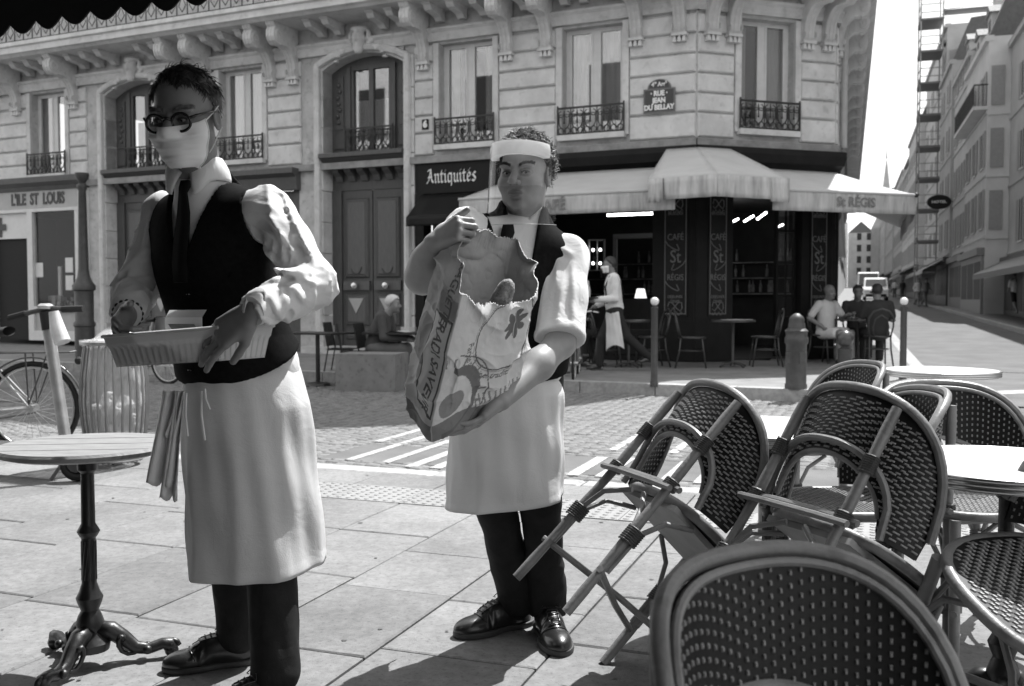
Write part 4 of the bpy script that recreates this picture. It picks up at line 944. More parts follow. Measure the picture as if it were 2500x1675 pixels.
for i, (L, H) in enumerate(((16, 14.5), (18, 13), (22, 14), (26, 13.2), (40, 14), (70, 13.5))):
    house(far_lab[i], tt, tt + L, 4.3 + rr.uniform(-.3, .4), H, max(3, int(L / 3.2)), 4, M_ren[i % 4], roof='mansard', shop=(M_shop[i % 3], (1, 2, 0)[i % 3]), side=False, shut=i < 3); tt += L
# left side beyond the corner building
tt = CL + 5
for i, (L, H) in enumerate(((30, 15), (60, 15), (110, 14))):
    h = thing('town_house', ('tall house after the corner building on the left of the street', 'grey house far down the left of the street', 'long row house at the far left end of the street')[i], 'house', TS @ Vector((tt, 2.0, szs(tt) - .2)), math.atan2(SD.y, SD.x), 'houses along the left of the side street')
    MB().box(0, L - .05, 0, 9, 0, H).build('wall', M_ren[(i + 1) % 4], h); MB().prism([(0, H), (1, H + 2.4), (9, H + 3), (9, H)], 0, 0, L - .05).build('roof', M_slate, h)
    for f in range(4):
        for c in range(int(L / 3)): MB().box(1 + c * 3, 2 + c * 3, -.012, 0, 3.8 + f * 2.8, 5.4 + f * 2.8).build('window', M_shutd, h)
    tt += L
# houses closing the far end where the street bends
for i, (o0, o1, H) in enumerate(((-9, -1.5, 17), (-1.4, 5, 14.5), (5.1, 14, 17))):
    h = thing('town_house', ('pale house closing the far end of the street on the left', 'low house straight ahead at the bend of the street', 'grey house closing the far end of the street on the right')[i], 'house', TS @ Vector((262, -o1, szs(262))), math.atan2(SD.y, SD.x), 'houses closing the street')
    MB().box(0, 8, 0, o1 - o0, 0, H).build('wall', M_ren[(i * 2 + 1) % 4], h); MB().prism([(0, H), (o1 - o0, H), ((o1 - o0) / 2, H + 3)], 0, 0, 8).build('roof', M_slate, h)
    for f in range(4):
        for c in range(int((o1 - o0) / 2.4)): MB().box(-.03, 0, .7 + c * 2.4, 1.8 + c * 2.4, 3.6 + f * 3, 5.4 + f * 3).build('window', M_shutd, h)
# scaffold tower in front of the high house
sc = thing('scaffold_tower', 'tall tube scaffold tower with plank decks in front of the houses', 'scaffold', TS @ Vector((55.2, -3.0, szs(55))), math.atan2(SD.y, SD.x))
M_steel = mat('scaffold steel', .32, .5, metal=.4); M_plank = mat('scaffold plank', .16, .8)
for x in (0, 2.4):
    for y in (-1.3, 0): MB().tube([(x, y, 0), (x, y, 21.6)], .045, 6).build('upright', M_steel, sc)
for k in range(10):
    z = 2.0 + k * 2.0
    MB().box(-.1, 2.5, -1.35, .05, z, z + .12).build('deck', M_plank, sc)
    for dz in (.5, 1.0):
        MB().tube([(-.1, 0, z + dz), (2.5, 0, z + dz)], .03, 5).build('guard_rail', M_steel, sc); MB().tube([(0, -1.35, z + dz), (0, .05, z + dz)], .03, 5).build('guard_rail', M_steel, sc)
    MB().box(-.1, 2.5, .03, .06, z + .12, z + .3).build('toe_board', M_plank, sc)
for z in (18.6, 16.6, 19.8):
    MB().tube([(0, -1.3, z), (0, -9, z + .5)], .04, 5).build('roof_rail', M_steel, sc); MB().box(-.05, 1.0, -8.5, -1.3, z - .14, z - .05).build('roof_deck', M_plank, sc) if z < 19 else None
# chimneys and roof shed on the high house
for i, (t, o, z, w_, hgt) in enumerate(((56, 9.5, 17.3, 5.0, 3.4),)):
    MB().box(1.0, 6, -9, -4.0, 17.5, 20.6).build('roof_shed', M_ren[3], h5)
ch = MB().box(.2, 1.0, -7.4, -6.0, 12.6, 18.2).build('chimney', M_ren[1], h3)
for k in range(5): MB().lathe([(.11, 0), (.11, .4), (.08, .55)], (.6, -7.2 + k * .26, 18.2), 8).build('chimney_pot', M_tile, ch)
ch2 = MB().box(6.6, 7.4, -3.2, -1.0, 11.5, 15.2).build('chimney', M_ren[0], h2)
for k in range(3): MB().lathe([(.11, 0), (.11, .4), (.08, .55)], (7.0, -2.8 + k * .6, 15.2), 8).build('chimney_pot', M_tile, ch2)
# projecting hotel sign
hs = thing('hotel_sign', 'dark oval hotel sign jutting from the house before the scaffold', 'sign', TS @ Vector((47, -3.6, 6.6)), math.atan2(SD.y, SD.x))
MB().lathe([(.0, -.05), (.62, -.05), (.68, 0), (.62, .05), (.0, .05)], (0, 0, 0), 20, 0).build('sign_board', M_black, hs); hs.scale = (1, .95, .6)
put_text('sign_letters', 'HOTEL', Matrix(((0, 0, -1, -.06), (-1, 0, 0, 0), (0, 1, 0, 0), (0, 0, 0, 1))), .32, M_letw, hs, .01, .8, .01)
MB().tube([(0, -.65, 0), (0, -1.0, 0)], .03, 5).build('sign_arm', M_iron, hs)
# church spire far off
spz = thing('church_spire', 'thin church spire rising over the far roofs', 'spire', (66.5, 176, 0)); spz.location = at(2163, 500, 180) * 1; spz.location.z = 0
MB().lathe([(2.6, 0), (2.6, 14), (1.2, 17), (.0, 27)], (0, 0, 0), 8).build('spire', M_ren[3], spz); MB().lathe([(.12, 0), (.02, 2.2)], (0, 0, 26.6), 5).build('finial', M_iron, spz)
# cafe side of the street: building opposite, behind the camera, with the dark awning overhead
# ------------------------------------------------------------------ cafe behind the camera: its wall closes the street, its dark awning hangs overhead
TF = frame(-1.31, 3.33, math.atan2(-.418, .9085))  # x along the awning's edge to the right, y away from its wall
tb = thing('terrace_building', 'stone building behind the terrace carrying the dark scalloped awning', 'building', (-1.31, 3.33, 0), math.atan2(-.418, .9085))
WY = -3.7
MB().box(-22, 5, WY - 8, WY, 3.6, 18).build('wall', M_stone, tb); MB().box(-22, 5, WY - 8, WY, -.2, 3.58).build('shop_front', M_wood, tb)
for i in range(5):
    for f in range(4):
        x = -20 + i * 5; w_ = MB().box(x, x + 1.2, WY, WY + .02, 4.4 + f * 3.2, 6.4 + f * 3.2).build('window', M_shutd, tb); MB().box(x - .12, x, WY, WY + .06, 4.4 + f * 3.2, 6.4 + f * 3.2).build('shutter', M_wfrm, w_)
aw = thing('scalloped_awning', 'dark scalloped awning edge across the top left corner', 'awning', (-1.31, 3.33, 0), math.atan2(-.418, .9085))
M_daw = mat('dark awning canvas', .02, .9, noise=.2, scale=3, bump=.1, spec=.2)
MB().add([(-5, 0, 2.275), (3.4, 0, 2.275), (3.4, WY, 3.3), (-5, WY, 3.3), (-5, 0, 2.26), (3.4, 0, 2.26), (3.4, WY, 3.285), (-5, WY, 3.285)], [(0, 1, 2, 3), (7, 6, 5, 4), (0, 4, 5, 1)]).build('canopy', M_daw, aw)
sv = MB(); wS = .132; pts = []
n_s = int(8.4 / wS)
for i in range(n_s):
    for k in range(8): pts.append((-5 + (i + k / 8) * wS, 2.10 - .038 * math.sin(math.pi * k / 8)))
vs = [(x, .005 * math.sin(x * 9), 2.275) for x, z in pts] + [(x, .005 * math.sin(x * 9), z) for x, z in pts]; npt = len(pts)
sv.add(vs, [(i, i + 1, npt + i + 1, npt + i) for i in range(npt - 1)]); o = sv.build('scalloped_valance', M_daw, aw); solidify(o, .006)

# ------------------------------------------------------------------ street furniture
M_castg = mat('grey cast iron', .055, .5, noise=.25, scale=12, bump=.2, spec=.5); M_steelw = mat('brushed steel', .55, .35, metal=1); M_rub = mat('rubber', .015, .8)
M_conc = mat('stone block', .20, .85, noise=.16, scale=5, bump=.25, bscale=50, spot=.3); M_whiteball = mat('white enamel ball', .75, .35)
def bollard(label, p, group=None):
    t = thing('bollard', label, 'bollard', p, 0, 'slim white-topped bollards' if group is None else group)
    MB().lathe([(.05, -.02), (.05, .03), (.043, .05), (.040, .92), (.044, .93), (.044, .95), (.02, .96), (.02, .98)], n=14).build('post', M_castg, t, smooth=True)
    MB().sphere((0, 0, 1.02), .052, 14, 10).build('ball', M_whiteball, t, smooth='all'); return t
bollard('slim bollard with white ball in front of the cafe tables', gnd(1597, 939, SW)); bollard('slim bollard with white ball at the bend of the side street kerb', gnd(2204, 926, SW))
t = thing('stout_bollard', 'stout old cast-iron bollard with moulded cap before the cafe corner', 'bollard', gnd(1943, 950, SW))
MB().lathe([(.128, 0), (.128, .05), (.118, .07), (.118, .52), (.135, .54), (.135, .60), (.122, .62), (.125, .66), (.135, .68), (.10, .71), (.095, .76), (.085, .79), (.09, .81), (.075, .84), (.055, .86), (.03, .88), (.0, .885)], n=16).build('body', M_castg, t, smooth=True)
for a in range(4): MB(Matrix.Rotation(a * math.pi / 2 + .4, 4, 'Z')).bbox(-.05, .05, .09, .122, .3, .44, .01).build('relief', M_castg, t)
t = thing('ball_bollard', 'short bollard topped by a large dark ball', 'bollard', gnd(2062, 915, SW))
MB().lathe([(.095, 0), (.095, .33), (.10, .34), (.10, .36), (.05, .38), (.05, .40)], n=16).build('post', M_castg, t, smooth=True); MB().sphere((0, 0, .50), .118, 18, 12).build('ball', mat('polished dark iron', .06, .3, spec=.6), t, smooth='all')
t = thing('iron_column', 'dark cast-iron column beside the pharmacy front', 'column', gnd(208, 872, SW))
MB().lathe([(.17, 0), (.17, .55), (.19, .57), (.19, .62), (.16, .66), (.165, 1.2), (.20, 1.22), (.20, 1.3), (.15, 1.36), (.11, 1.45), (.09, 1.6), (.066, 3.0), (.09, 3.05), (.09, 3.1), (.05, 3.14), (.12, 3.26), (.12, 3.32)], n=16).build('shaft', M_castg, t, smooth=True)
t = thing('stone_block', 'low pale stone block standing on the cobbles near the seated reader', 'block', (gnd(905, 953, RZ).x, gnd(905, 953, RZ).y + .18, RZ), R(-24.7 + 14))
MB().bbox(-.40, .40, -.3, .3, .0, .475, .0).build('block', M_conc, t)

# litter bin: barrel of flat bars round a clear bag
bp = gnd(283, 1135, 0)
t = thing('litter_bin', 'barrel litter bin of steel bars holding a clear plastic bag', 'bin', bp)
M_bar = mat('bin steel', .22, .4, metal=.6, noise=.15)
def barr(z): return .165 + .055 * math.sin(math.pi * min(max((z - .05) / .9, 0), 1) ** .9)
for k in range(26):
    a = 2 * math.pi * k / 26; MB().tube([((barr(z)) * math.cos(a), (barr(z)) * math.sin(a), z) for z in (.03, .15, .3, .45, .6, .75, .84)], .008, 4).build('bar', M_bar, t)
for z, r_ in ((.05, barr(.05)), (.84, .205)): MB().tube([(r_ * math.cos(q * math.pi / 12), r_ * math.sin(q * math.pi / 12), z) for q in range(24)], .016, 6, closed=True).build('ring', M_steelw, t, smooth=True)
MB().lathe([(.03, 0), (.03, .08)], n=8).build('foot', M_bar, t)
M_bag = bpy.data.materials.new('clear bag film'); M_bag.use_nodes = True
N, L = M_bag.node_tree.nodes, M_bag.node_tree.links; pb = N['Principled BSDF']; pb.inputs['Base Color'].default_value = (.6, .6, .6, 1); pb.inputs['Roughness'].default_value = .25
tr = N.new('ShaderNodeBsdfTransparent'); mx = N.new('ShaderNodeMixShader'); mx.inputs[0].default_value = .42; L.new(tr.outputs[0], mx.inputs[1]); L.new(pb.outputs[0], mx.inputs[2]); L.new(mx.outputs[0], N['Material Output'].inputs[0])
def bagf(u, v):
    a = u * 2 * math.pi; z = .10 + .76 * v; r_ = (barr(z) - .03) * (1 + .10 * math.sin(a * 5 + v * 7) * .6 + .06 * math.sin(a * 11 - v * 13))
    if v > .93: r_ = .20 + .02 * math.sin(a * 9)
    if v < .08: r_ *= v / .08 * .8 + .2
    return (r_ * math.cos(a), r_ * math.sin(a), z)
MB().grid(bagf, 60, 40, cu=True).build('plastic_bag', M_bag, t, smooth='all')
kn = MB(); kn.grid(lambda u, v: ((.03 + .15 * (1 - v) + .022 * math.sin(u * 31.4) * (1 - .5 * v)) * math.cos(u * 6.283) + .03 * v, (.03 + .15 * (1 - v) + .015 * math.sin(u * 44)) * math.sin(u * 6.283), .84 + .10 * v + .018 * math.sin(u * 18.85 + 3 * v)), 48, 10, cu=True); kn.build('bag_top', M_bag, t, smooth='all')
lt = MB(); rr = random.Random(3)
for k in range(22): lt.sphere((rr.uniform(-.1, .1), rr.uniform(-.1, .1), .14 + rr.random() * .32), rr.uniform(.03, .06), 7, 5, (1, 1, rr.uniform(.5, 1.2)))
lt.build('litter', mat('crumpled litter', .6, .7, noise=.5, scale=14), t, kind='stuff')

# bicycles
M_bike = mat('pale bicycle paint', .4, .35, coat=.5); M_biked = mat('dark bicycle paint', .05, .35, coat=.5)
def bicycle(name, label, loc, rz, mt, rack=True, group='parked bicycles', steer=0):
    t = thing(name, label, 'bicycle', loc, rz, group); R_ = .33
    def wheel(x):
        wb = MB(); wb.tube([(x + R_ * math.cos(a * math.pi / 16), 0, R_ + R_ * math.sin(a * math.pi / 16)) for a in range(32)], .018, 6, closed=True); wo = wb.build('wheel', M_rub, t, smooth='all')
        rb = MB(); rb.tube([(x + (R_ - .028) * math.cos(a * math.pi / 16), 0, R_ + (R_ - .028) * math.sin(a * math.pi / 16)) for a in range(32)], .011, 5, closed=True); rb.build('rim', M_steelw, wo, smooth='all')
        sp = MB()
        for k in range(24): a = k * math.pi / 12; sp.tube([(x + .025 * math.cos(a + .5), .02 * (-1) ** k, R_ + .025 * math.sin(a + .5)), (x + (R_ - .03) * math.cos(a), 0, R_ + (R_ - .03) * math.sin(a))], .0016, 3, caps=False)
        sp.build('spokes', M_steelw, wo); MB().tube([(x, -.05, R_), (x, .05, R_)], .028, 8).build('hub', M_steelw, wo)
    wheel(-.52); wheel(.54)
    fr = MB(); bb = (0, 0, .29)
    for a, b, r_ in (((-.52, .05, .33), (-.05, .03, .29), .011), ((-.52, -.05, .33), (-.05, -.03, .29), .011), ((-.52, .05, .33), (-.18, .015, .72), .009), ((-.52, -.05, .33), (-.18, -.015, .72), .009), (bb, (-.20, 0, .80), .018), (bb, (.40, 0, .66), .021), ((-.14, 0, .56), (.38, 0, .74), .016), ((.37, 0, .62), (.33, 0, .86), .02), ((.385, .045, .60), (.54, .05, .33), .012), ((.385, -.045, .60), (.54, -.05, .33), .012)): fr.tube([a, b], r_, 7)
    fr.build('frame', mt, t, smooth=True)
    MB().tube([(.33, 0, .86), (.31, 0, .98)], .014, 6).tube([(.20, .30, 1.0), (.28, .2, 1.02), (.33, .05, .99), (.33, -.05, .99), (.28, -.2, 1.02), (.20, -.30, 1.0)], .012, 6).build('handlebar', M_steelw, t, smooth=True)
    for s in (-1, 1): MB().tube([(.27, s * .21, 1.02), (.16, s * .31, 1.0)], .017, 7).build('grip', M_rub, t)
    sd = MB(); sd.grid(lambda u, v: (-.36 + .27 * v, (.085 * (1 - v) ** .7 + .018) * math.cos(u * 6.283), .90 + (.035 * math.sin(u * 6.283)) - .01 * math.sin(v * 3)), 14, 8, cu=True); sd.build('saddle', M_rub, t, smooth='all'); MB().tube([(-.20, 0, .78), (-.235, 0, .89)], .013, 6).build('seat_post', M_steelw, t)
    ck = MB(); ck.lathe([(.085, -.006), (.085, .006)], (0, -.05, .29), 20, 1); ck.tube([(0, -.07, .29), (.12, -.07, .18)], .01, 5); ck.tube([(0, .07, .29), (-.12, .07, .40)], .01, 5); ck.box(.07, .17, -.16, -.08, .165, .19); ck.box(-.17, -.07, .08, .16, .39, .415); ck.build('crank', M_castg, t)
    ch = MB(); ch.tube([(0, -.055, .375), (-.52, -.055, .37)], .006, 4); ch.tube([(0, -.055, .205), (-.52, -.055, .29)], .006, 4); ch.build('chain', M_castg, t)
    for x, a0, a1 in ((-.52, 10, 200), (.54, 20, 150)): MB().tube([(x + .375 * math.cos(R(a)), 0, R_ + .375 * math.sin(R(a))) for a in range(a0, a1, 10)], .026, 5, flat=.25).build('mudguard', M_biked, t, smooth='all')
    if rack:
        rk = MB()
        for y in (-.06, 0, .06): rk.tube([(-.20, y, .74), (-.82, y, .745)], .007, 5)
        rk.tube([(-.82, -.06, .745), (-.84, 0, .75), (-.82, .06, .745)], .007, 5)
        for y in (-.07, .07): rk.tube([(-.66, y * .9, .74), (-.52, y, .36)], .006, 5); rk.tube([(-.50, y * .9, .74), (-.52, y, .36)], .006, 5)
        rk.build('rack', M_castg, t); MB().sphere((-.86, 0, .68), .03, 8, 6).build('rear_lamp', M_rub, t)
    else: MB().sphere((.43, 0, .84), .045, 10, 8).build('headlamp', M_steelw, t, smooth='all')
    return t
b_p = gnd(80, 1118, RZ); bicycle('bicycle', 'pale bicycle with rear rack cut by the left edge', (b_p.x - .52, b_p.y, 0), R(182), M_bike)
bicycle('bicycle', 'pale parked bicycle behind the litter bin', (gnd(400, 932, RZ).x - .3, gnd(400, 932, RZ).y, RZ), R(150), M_bike, False)
bicycle('bicycle', 'dark bicycle seen end on behind the bag carrier', (gnd(1392, 948, RZ).x + .12, gnd(1392, 948, RZ).y + .55, RZ), R(-97), M_biked, False)

# rental scooter
M_sco = mat('scooter aluminium', .40, .4, noise=.2, scale=8, metal=.5)
wpt = gnd(190, 1176, 0); t = thing('kick_scooter', 'upright electric kick scooter with a bottle taped to its stem', 'scooter', (wpt.x, wpt.y, 0))
top = at(112, 762, wpt.y + .12) - Vector((wpt.x, wpt.y, 0)); low = at(160, 1075, wpt.y + .05) - Vector((wpt.x, wpt.y, 0)); ax = Vector((0.0, 0, .11))
MB().tube([low + (low - top) * .02, top], .036, 12).build('stem', M_sco, t, smooth=True); MB().tube([top * .86 + low * .14, top], .039, 12).build('stem_sleeve', M_rub, t, smooth=True)
hb = MB(); dx = Vector((.235, -.03, .0)); hb.tube([top + Vector((-.24, .05, -.035)), top + Vector((-.1, .02, .0)), top + Vector((0, 0, .02)), top + dx + Vector((0, 0, .02))], .016, 8); hb.build('handlebar', M_castg, t, smooth=True)
for a, b in ((top + Vector((-.26, .055, -.04)), top + Vector((-.14, .03, -.01))), (top + Vector((.11, -.012, .018)), top + Vector((.25, -.032, .022)))): MB().tube([a, b], .021, 8).build('grip', M_rub, t, smooth=True)
MB().lathe([(.045, 0), (.05, .02), (.03, .035)], tuple(top + Vector((0, 0, .02))), 10).build('display', M_steelw, t, smooth=True)
def swheel(c): 
    wv = MB(); wv.tube([(c[0] + .085 * math.cos(a * math.pi / 10), c[1], c[2] + .085 * math.sin(a * math.pi / 10)) for a in range(20)], .03, 6, closed=True, flat=1.0); w_ = wv.build('wheel', M_rub, t, smooth='all'); MB().tube([(c[0], c[1] - .03, c[2]), (c[0], c[1] + .03, c[2])], .055, 10).build('hub', M_castg, w_)
swheel((0, 0, .115)); swheel((-.85, .35, .115))
MB().tube([low, low + (low - top) * .12, Vector((-.03, .05, .2)), (0, .05, .12)], .028, 8).build('fork', M_sco, t, smooth=True)
dk = MB(); a_, b_ = Vector((-.12, .05, .16)), Vector((-.80, .33, .15)); d_ = (b_ - a_).normalized(); nn = Vector((-d_.y, d_.x, 0)) * .085
dk.add([a_ - nn, b_ - nn, b_ + nn, a_ + nn, a_ - nn + Vector((0, 0, .055)), b_ - nn + Vector((0, 0, .055)), b_ + nn + Vector((0, 0, .055)), a_ + nn + Vector((0, 0, .055))], [(0, 3, 2, 1), (4, 5, 6, 7), (0, 1, 5, 4), (1, 2, 6, 5), (2, 3, 7, 6), (3, 0, 4, 7)]); dk.build('deck', M_castg, t)
MB().tube([(-.05, .04, .2), (-.14, -.06, .02)], .012, 6).build('kickstand', M_castg, t)
bt = at(140, 800, wpt.y - .02) - Vector((wpt.x, wpt.y, 0)); MB().tube([bt + Vector((-.02, 0, .10)), bt + Vector((0, 0, .0)), bt + Vector((.04, -.02, -.09))], [.03, .045, .05], 10).build('taped_bottle', mat('milky bottle', .6, .4, noise=.2), t, smooth=True)
# ------------------------------------------------------------------ rattan terrace chairs
def mat_rattan(name, g):
    m = mat(name, g, .42, noise=.22, scale=7, stretch=(1, 1, 1), bump=.15, bscale=90, spec=.5, spot=.3, detail=6); return m
M_rat = mat_rattan('rattan cane', .20); M_ratd = mat('rattan binding', .06, .45, noise=.3, scale=60)
M_weave = mat('dark weave', .012, .45, noise=.3, scale=90, spec=.3); M_dash = mat('pale weave strand', .28, .4, noise=.25, scale=60, spec=.5)
SZ, TW = .46, .27                                # seat height, back radius
def back_pt(a, z, r=TW, yc=-.02):
    th = a * R(76); flare = (z - SZ) * .10
    return Vector(((r + flare) * math.sin(th), yc + (r + flare) * math.cos(th) * .92, z))
def z_top(a): return SZ + .375 * max(0, 1 - abs(a) ** 3.0) ** .55 + .0
def z_bot(a): return SZ + .015 + .165 * max(0, 1 - (abs(a) / .62) ** 2) ** .5 if abs(a) < .62 else SZ + .015
def arch(fz, r, amax, n=33): return [back_pt(-amax + 2 * amax * i / (n - 1), fz(-amax + 2 * amax * i / (n - 1)), r) for i in range(n)]
def seat_outline(n=40, k=1.0):
    out = []
    for i in range(n):
        a = 2 * math.pi * i / n; x, y = math.cos(a), math.sin(a)
        r_ = (abs(x) ** 2.6 + abs(y) ** 2.6) ** (-1 / 2.6); out.append(Vector((x * r_ * .215 * k, y * r_ * .205 * k - .02, SZ)))
    return out
def coil(mb, p, d, r_, length, turns, wr=.0035):
    d = d.normalized(); x = d.orthogonal().normalized(); y = d.cross(x); n = turns * 10
    mb.tube([p + d * (length * (i / n - .5)) + x * r_ * math.cos(i * .6283) + y * r_ * math.sin(i * .6283) for i in range(n + 1)], wr, 4)
CH = {}
def chair_meshes():
    pole_a = .40; tops = [back_pt(s * pole_a, .80, TW + .028) for s in (-1, 1)]
    feet = [Vector((s * .185, .235, 0)) for s in (-1, 1)]; ffeet = [Vector((s * .175, -.195, 0)) for s in (-1, 1)]
    P = []                                       # (name, mesh builder, material, smooth)
    for s in (0, 1):
        mid = Vector((tops[s].x * 1.0, .235, SZ)); m = MB(); pts = [feet[s] + (mid - feet[s]) * (k / 6) for k in range(6)] + [mid + (tops[s] - mid) * (k / 5) for k in range(6)]
        m.tube(pts, [.0148 + .0012 * math.sin(k * 2.1) for k in range(12)], 10); P.append(('rear_pole', m, M_rat, True))
        m = MB(); ft = Vector((ffeet[s].x * 1.0, -.19, SZ - .01)); m.tube([ffeet[s], ffeet[s] + (ft - ffeet[s]) * .3, ffeet[s] + (ft - ffeet[s]) * .65, ft], [.016, .0175, .0165, .0165], 10); P.append(('front_leg', m, M_rat, True))
    m = MB(); m.tube(arch(z_top, TW + .012, .985), .0128, 9); P.append(('outer_hoop', m, M_rat, True))
    m = MB(); m.tube(arch(lambda a: z_top(a) - .016, TW - .007, .975), .0075, 8); P.append(('inner_hoop', m, M_rat, True))
    zk = lambda a: SZ + .01 + .20 * max(0, 1 - (abs(a) / .66) ** 2.6) ** .5
    m = MB(); m.tube(arch(zk, TW + .02, .66), .0105, 8); P.append(('brace_arch', m, M_rat, True))
    m = MB(); m.tube(arch(lambda a: z_bot(a) + .004, TW - .005, .60), .009, 8); P.append(('inner_arch', m, M_rat, True))
    # woven back: dark ground with pale strands standing proud
    na, nz = 56, 20
    def surf(a, q, r): return back_pt(a, z_bot(a) + (z_top(a) - .01 - z_bot(a)) * q, r)
    m = MB(); m.grid(lambda u, v: surf(-.97 + 1.94 * u, v, TW - .0035), na, nz); m.grid(lambda u, v: surf(.97 - 1.94 * u, v, TW + .0035), na, nz); P.append(('woven_back', m, M_weave, 'all'))
    m = MB(); k = 0
    for side, rr_ in ((1, TW + .0045), (-1, TW - .0045)):
        for i in range(84):
            a = -.95 + 1.9 * (i + .5) / 84
            z0, z1 = z_bot(a) + .01, z_top(a) - .02; nrow = int((z1 - z0) / .0098)
            for j in range(nrow):
                if (i + 2 * j) % 4 not in ((0,) if side < 0 else (0, 1)): continue
                if side > 0 and (i + j) % 2: pass
                z = z0 + (j + .5) * .0098; hw, hz = (.0108, .0062) if side > 0 else (.0085, .0075); da = hw / (TW * R(76)) * .5 * 1.0
                if side < 0: da = .0024 / (TW * R(76)); hz = .0042
                p = [back_pt(a - da, z - hz, rr_), back_pt(a + da, z - hz * (.2 if side > 0 else 1), rr_), back_pt(a + da, z + hz, rr_), back_pt(a - da, z + hz * (.2 if side > 0 else 1), rr_)]
                if side > 0: p = [back_pt(a - da * 1.15, z - .0026, rr_), back_pt(a + da * 1.15, z - .0026, rr_), back_pt(a + da * 1.15, z + .0026, rr_), back_pt(a - da * 1.15, z + .0026, rr_)]
                c = sum(p, Vector()) / 4; n_ = Vector((c.x, c.y + .02, 0)).normalized() * (.0028 * side)
                m.add([*p, *[c + (q - c) * .6 + n_ for q in p]], [(4, 5, 6, 7), (0, 1, 5, 4), (1, 2, 6, 5), (2, 3, 7, 6), (3, 0, 4, 7)])
    P.append(('back_strands', m, M_dash, False))
    # seat
    so = seat_outline(); m = MB(); m.tube(so, .0155, 8, closed=True); P.append(('seat_ring', m, M_rat, 'all'))
    m = MB(); n = len(so); si = seat_outline(k=.97); m.add([p + Vector((0, 0, .012)) for p in si] + [p + Vector((0, 0, -.008)) for p in si], [tuple(range(n)), tuple(range(n, 2 * n))[::-1]]); P.append(('woven_seat', m, M_weave, False))
    m = MB(); st_ = .0118
    for i in range(-18, 19):
        for j in range(-18, 19):
            if (i + j) % 3 == 0: continue
            x, y = i * st_, j * st_ - .02
            if (abs(x) / .205) ** 2.6 + (abs(y + .02) / .195) ** 2.6 > .93: continue
            c = Vector((x, y, SZ + .0125)); d1 = Vector((.0062, .003, 0)) if j < abs(i) * .6 else Vector((.0062, -.003, 0)); d2 = Vector((0, .0036, 0))
            p = [c - d1 - d2, c + d1 - d2, c + d1 + d2, c - d1 + d2]; m.add([*p, *[c + (q - c) * .6 + Vector((0, 0, .0026)) for q in p]], [(4, 5, 6, 7), (0, 1, 5, 4), (1, 2, 6, 5), (2, 3, 7, 6), (3, 0, 4, 7)])
    P.append(('seat_strands', m, M_dash, False))
    m = MB(); m.box(-.16, .16, -.17, .17, SZ - .03, SZ - .012); P.append(('seat_board', m, mat('seat board', .35, .7, noise=.15), False))
    # split-cane braces, cross stretchers, bindings
    for s in (-1, 1):
        for f0, top_, y_ in ((feet, .235, 1), (ffeet, -.19, -1)):
            i = 0 if s < 0 else 1; m = MB(); a = f0[i] + Vector((0, 0, .19)); fx = f0[i].x
            m.tube([Vector((fx, a.y - y_ * .016, .16)), Vector((fx, a.y - y_ * .018, .30)), Vector((fx, a.y - y_ * .06, .38)), Vector((fx * .93, a.y - y_ * .15, SZ - .03))], .0085, 7); P.append(('brace', m, M_rat, True))
            m = MB(); m.tube([Vector((fx - s * .016, a.y, .16)), Vector((fx - s * .018, a.y, .30)), Vector((fx - s * .06, a.y, .38)), Vector((fx - s * .15, a.y * .9, SZ - .03))], .0085, 7); P.append(('brace', m, M_rat, True))
            m = MB(); coil(m, Vector((fx - s * .006, a.y - y_ * .006, .285)), Vector((0, 0, 1)), .027, .05, 7); P.append(('binding', m, M_ratd, False))
    for a, b in ((0, 1), (1, 0)):
        m = MB(); p0 = feet[a] + Vector((0, 0, .15)); p1 = ffeet[b] + Vector((0, 0, .14 + .02 * a)); m.tube([p0 + (p0 - p1).normalized() * .02, (p0 + p1) / 2 + Vector((0, 0, .008 * (1 if a else -1))), p1 + (p1 - p0).normalized() * .02], .0105, 7); P.append(('cross_stretcher', m, M_rat, True))
    for s in (0, 1):
        m = MB(); q = Vector((tops[s].x, .235, SZ)); pq = lambda z: q + (tops[s] - q) * ((z - SZ) / (.80 - SZ))
        coil(m, pq(SZ + .17), tops[s] - q, .0195, .05, 8); P.append(('binding', m, M_ratd, False))
        m = MB(); coil(m, pq(SZ + .015), tops[s] - q, .021, .03, 5, .005); P.append(('binding', m, M_ratd, False))
    m = MB(); m.tube([Vector((-.21, .225, SZ + .012)), Vector((-.1, .24, SZ + .014)), Vector((.1, .24, SZ + .014)), Vector((.21, .225, SZ + .012))], .010, 7); P.append(('back_rail', m, M_rat, True))
    m = MB(); m.tube([Vector((-.21, .255, SZ - .005)), Vector((-.1, .262, SZ - .005)), Vector((.1, .262, SZ - .005)), Vector((.21, .255, SZ - .005))], .010, 7); P.append(('back_rail', m, M_rat, True))
    return [(nm, m.mesh(nm, sm), mt_) for nm, m, mt_, sm in P]
_ch = chair_meshes()
for nm, me, mt_ in _ch: me.materials.append(mt_)
def chair(label, Mw):
    t = thing('rattan_chair', label, 'chair', group='rattan terrace chairs'); t.matrix_world = Mw
    for nm, me, mt_ in _ch: link(nm, me, t)
    return t
def upright(u, v, yaw, z=0, sc=1.0, Y=None):
    p = gnd(u, v, z) if Y is None else Vector(((u - 1250) / FPX * Y, Y, 0)); return Matrix.Translation(p) @ Matrix.Rotation(R(yaw), 4, 'Z') @ Matrix.Scale(sc, 4)
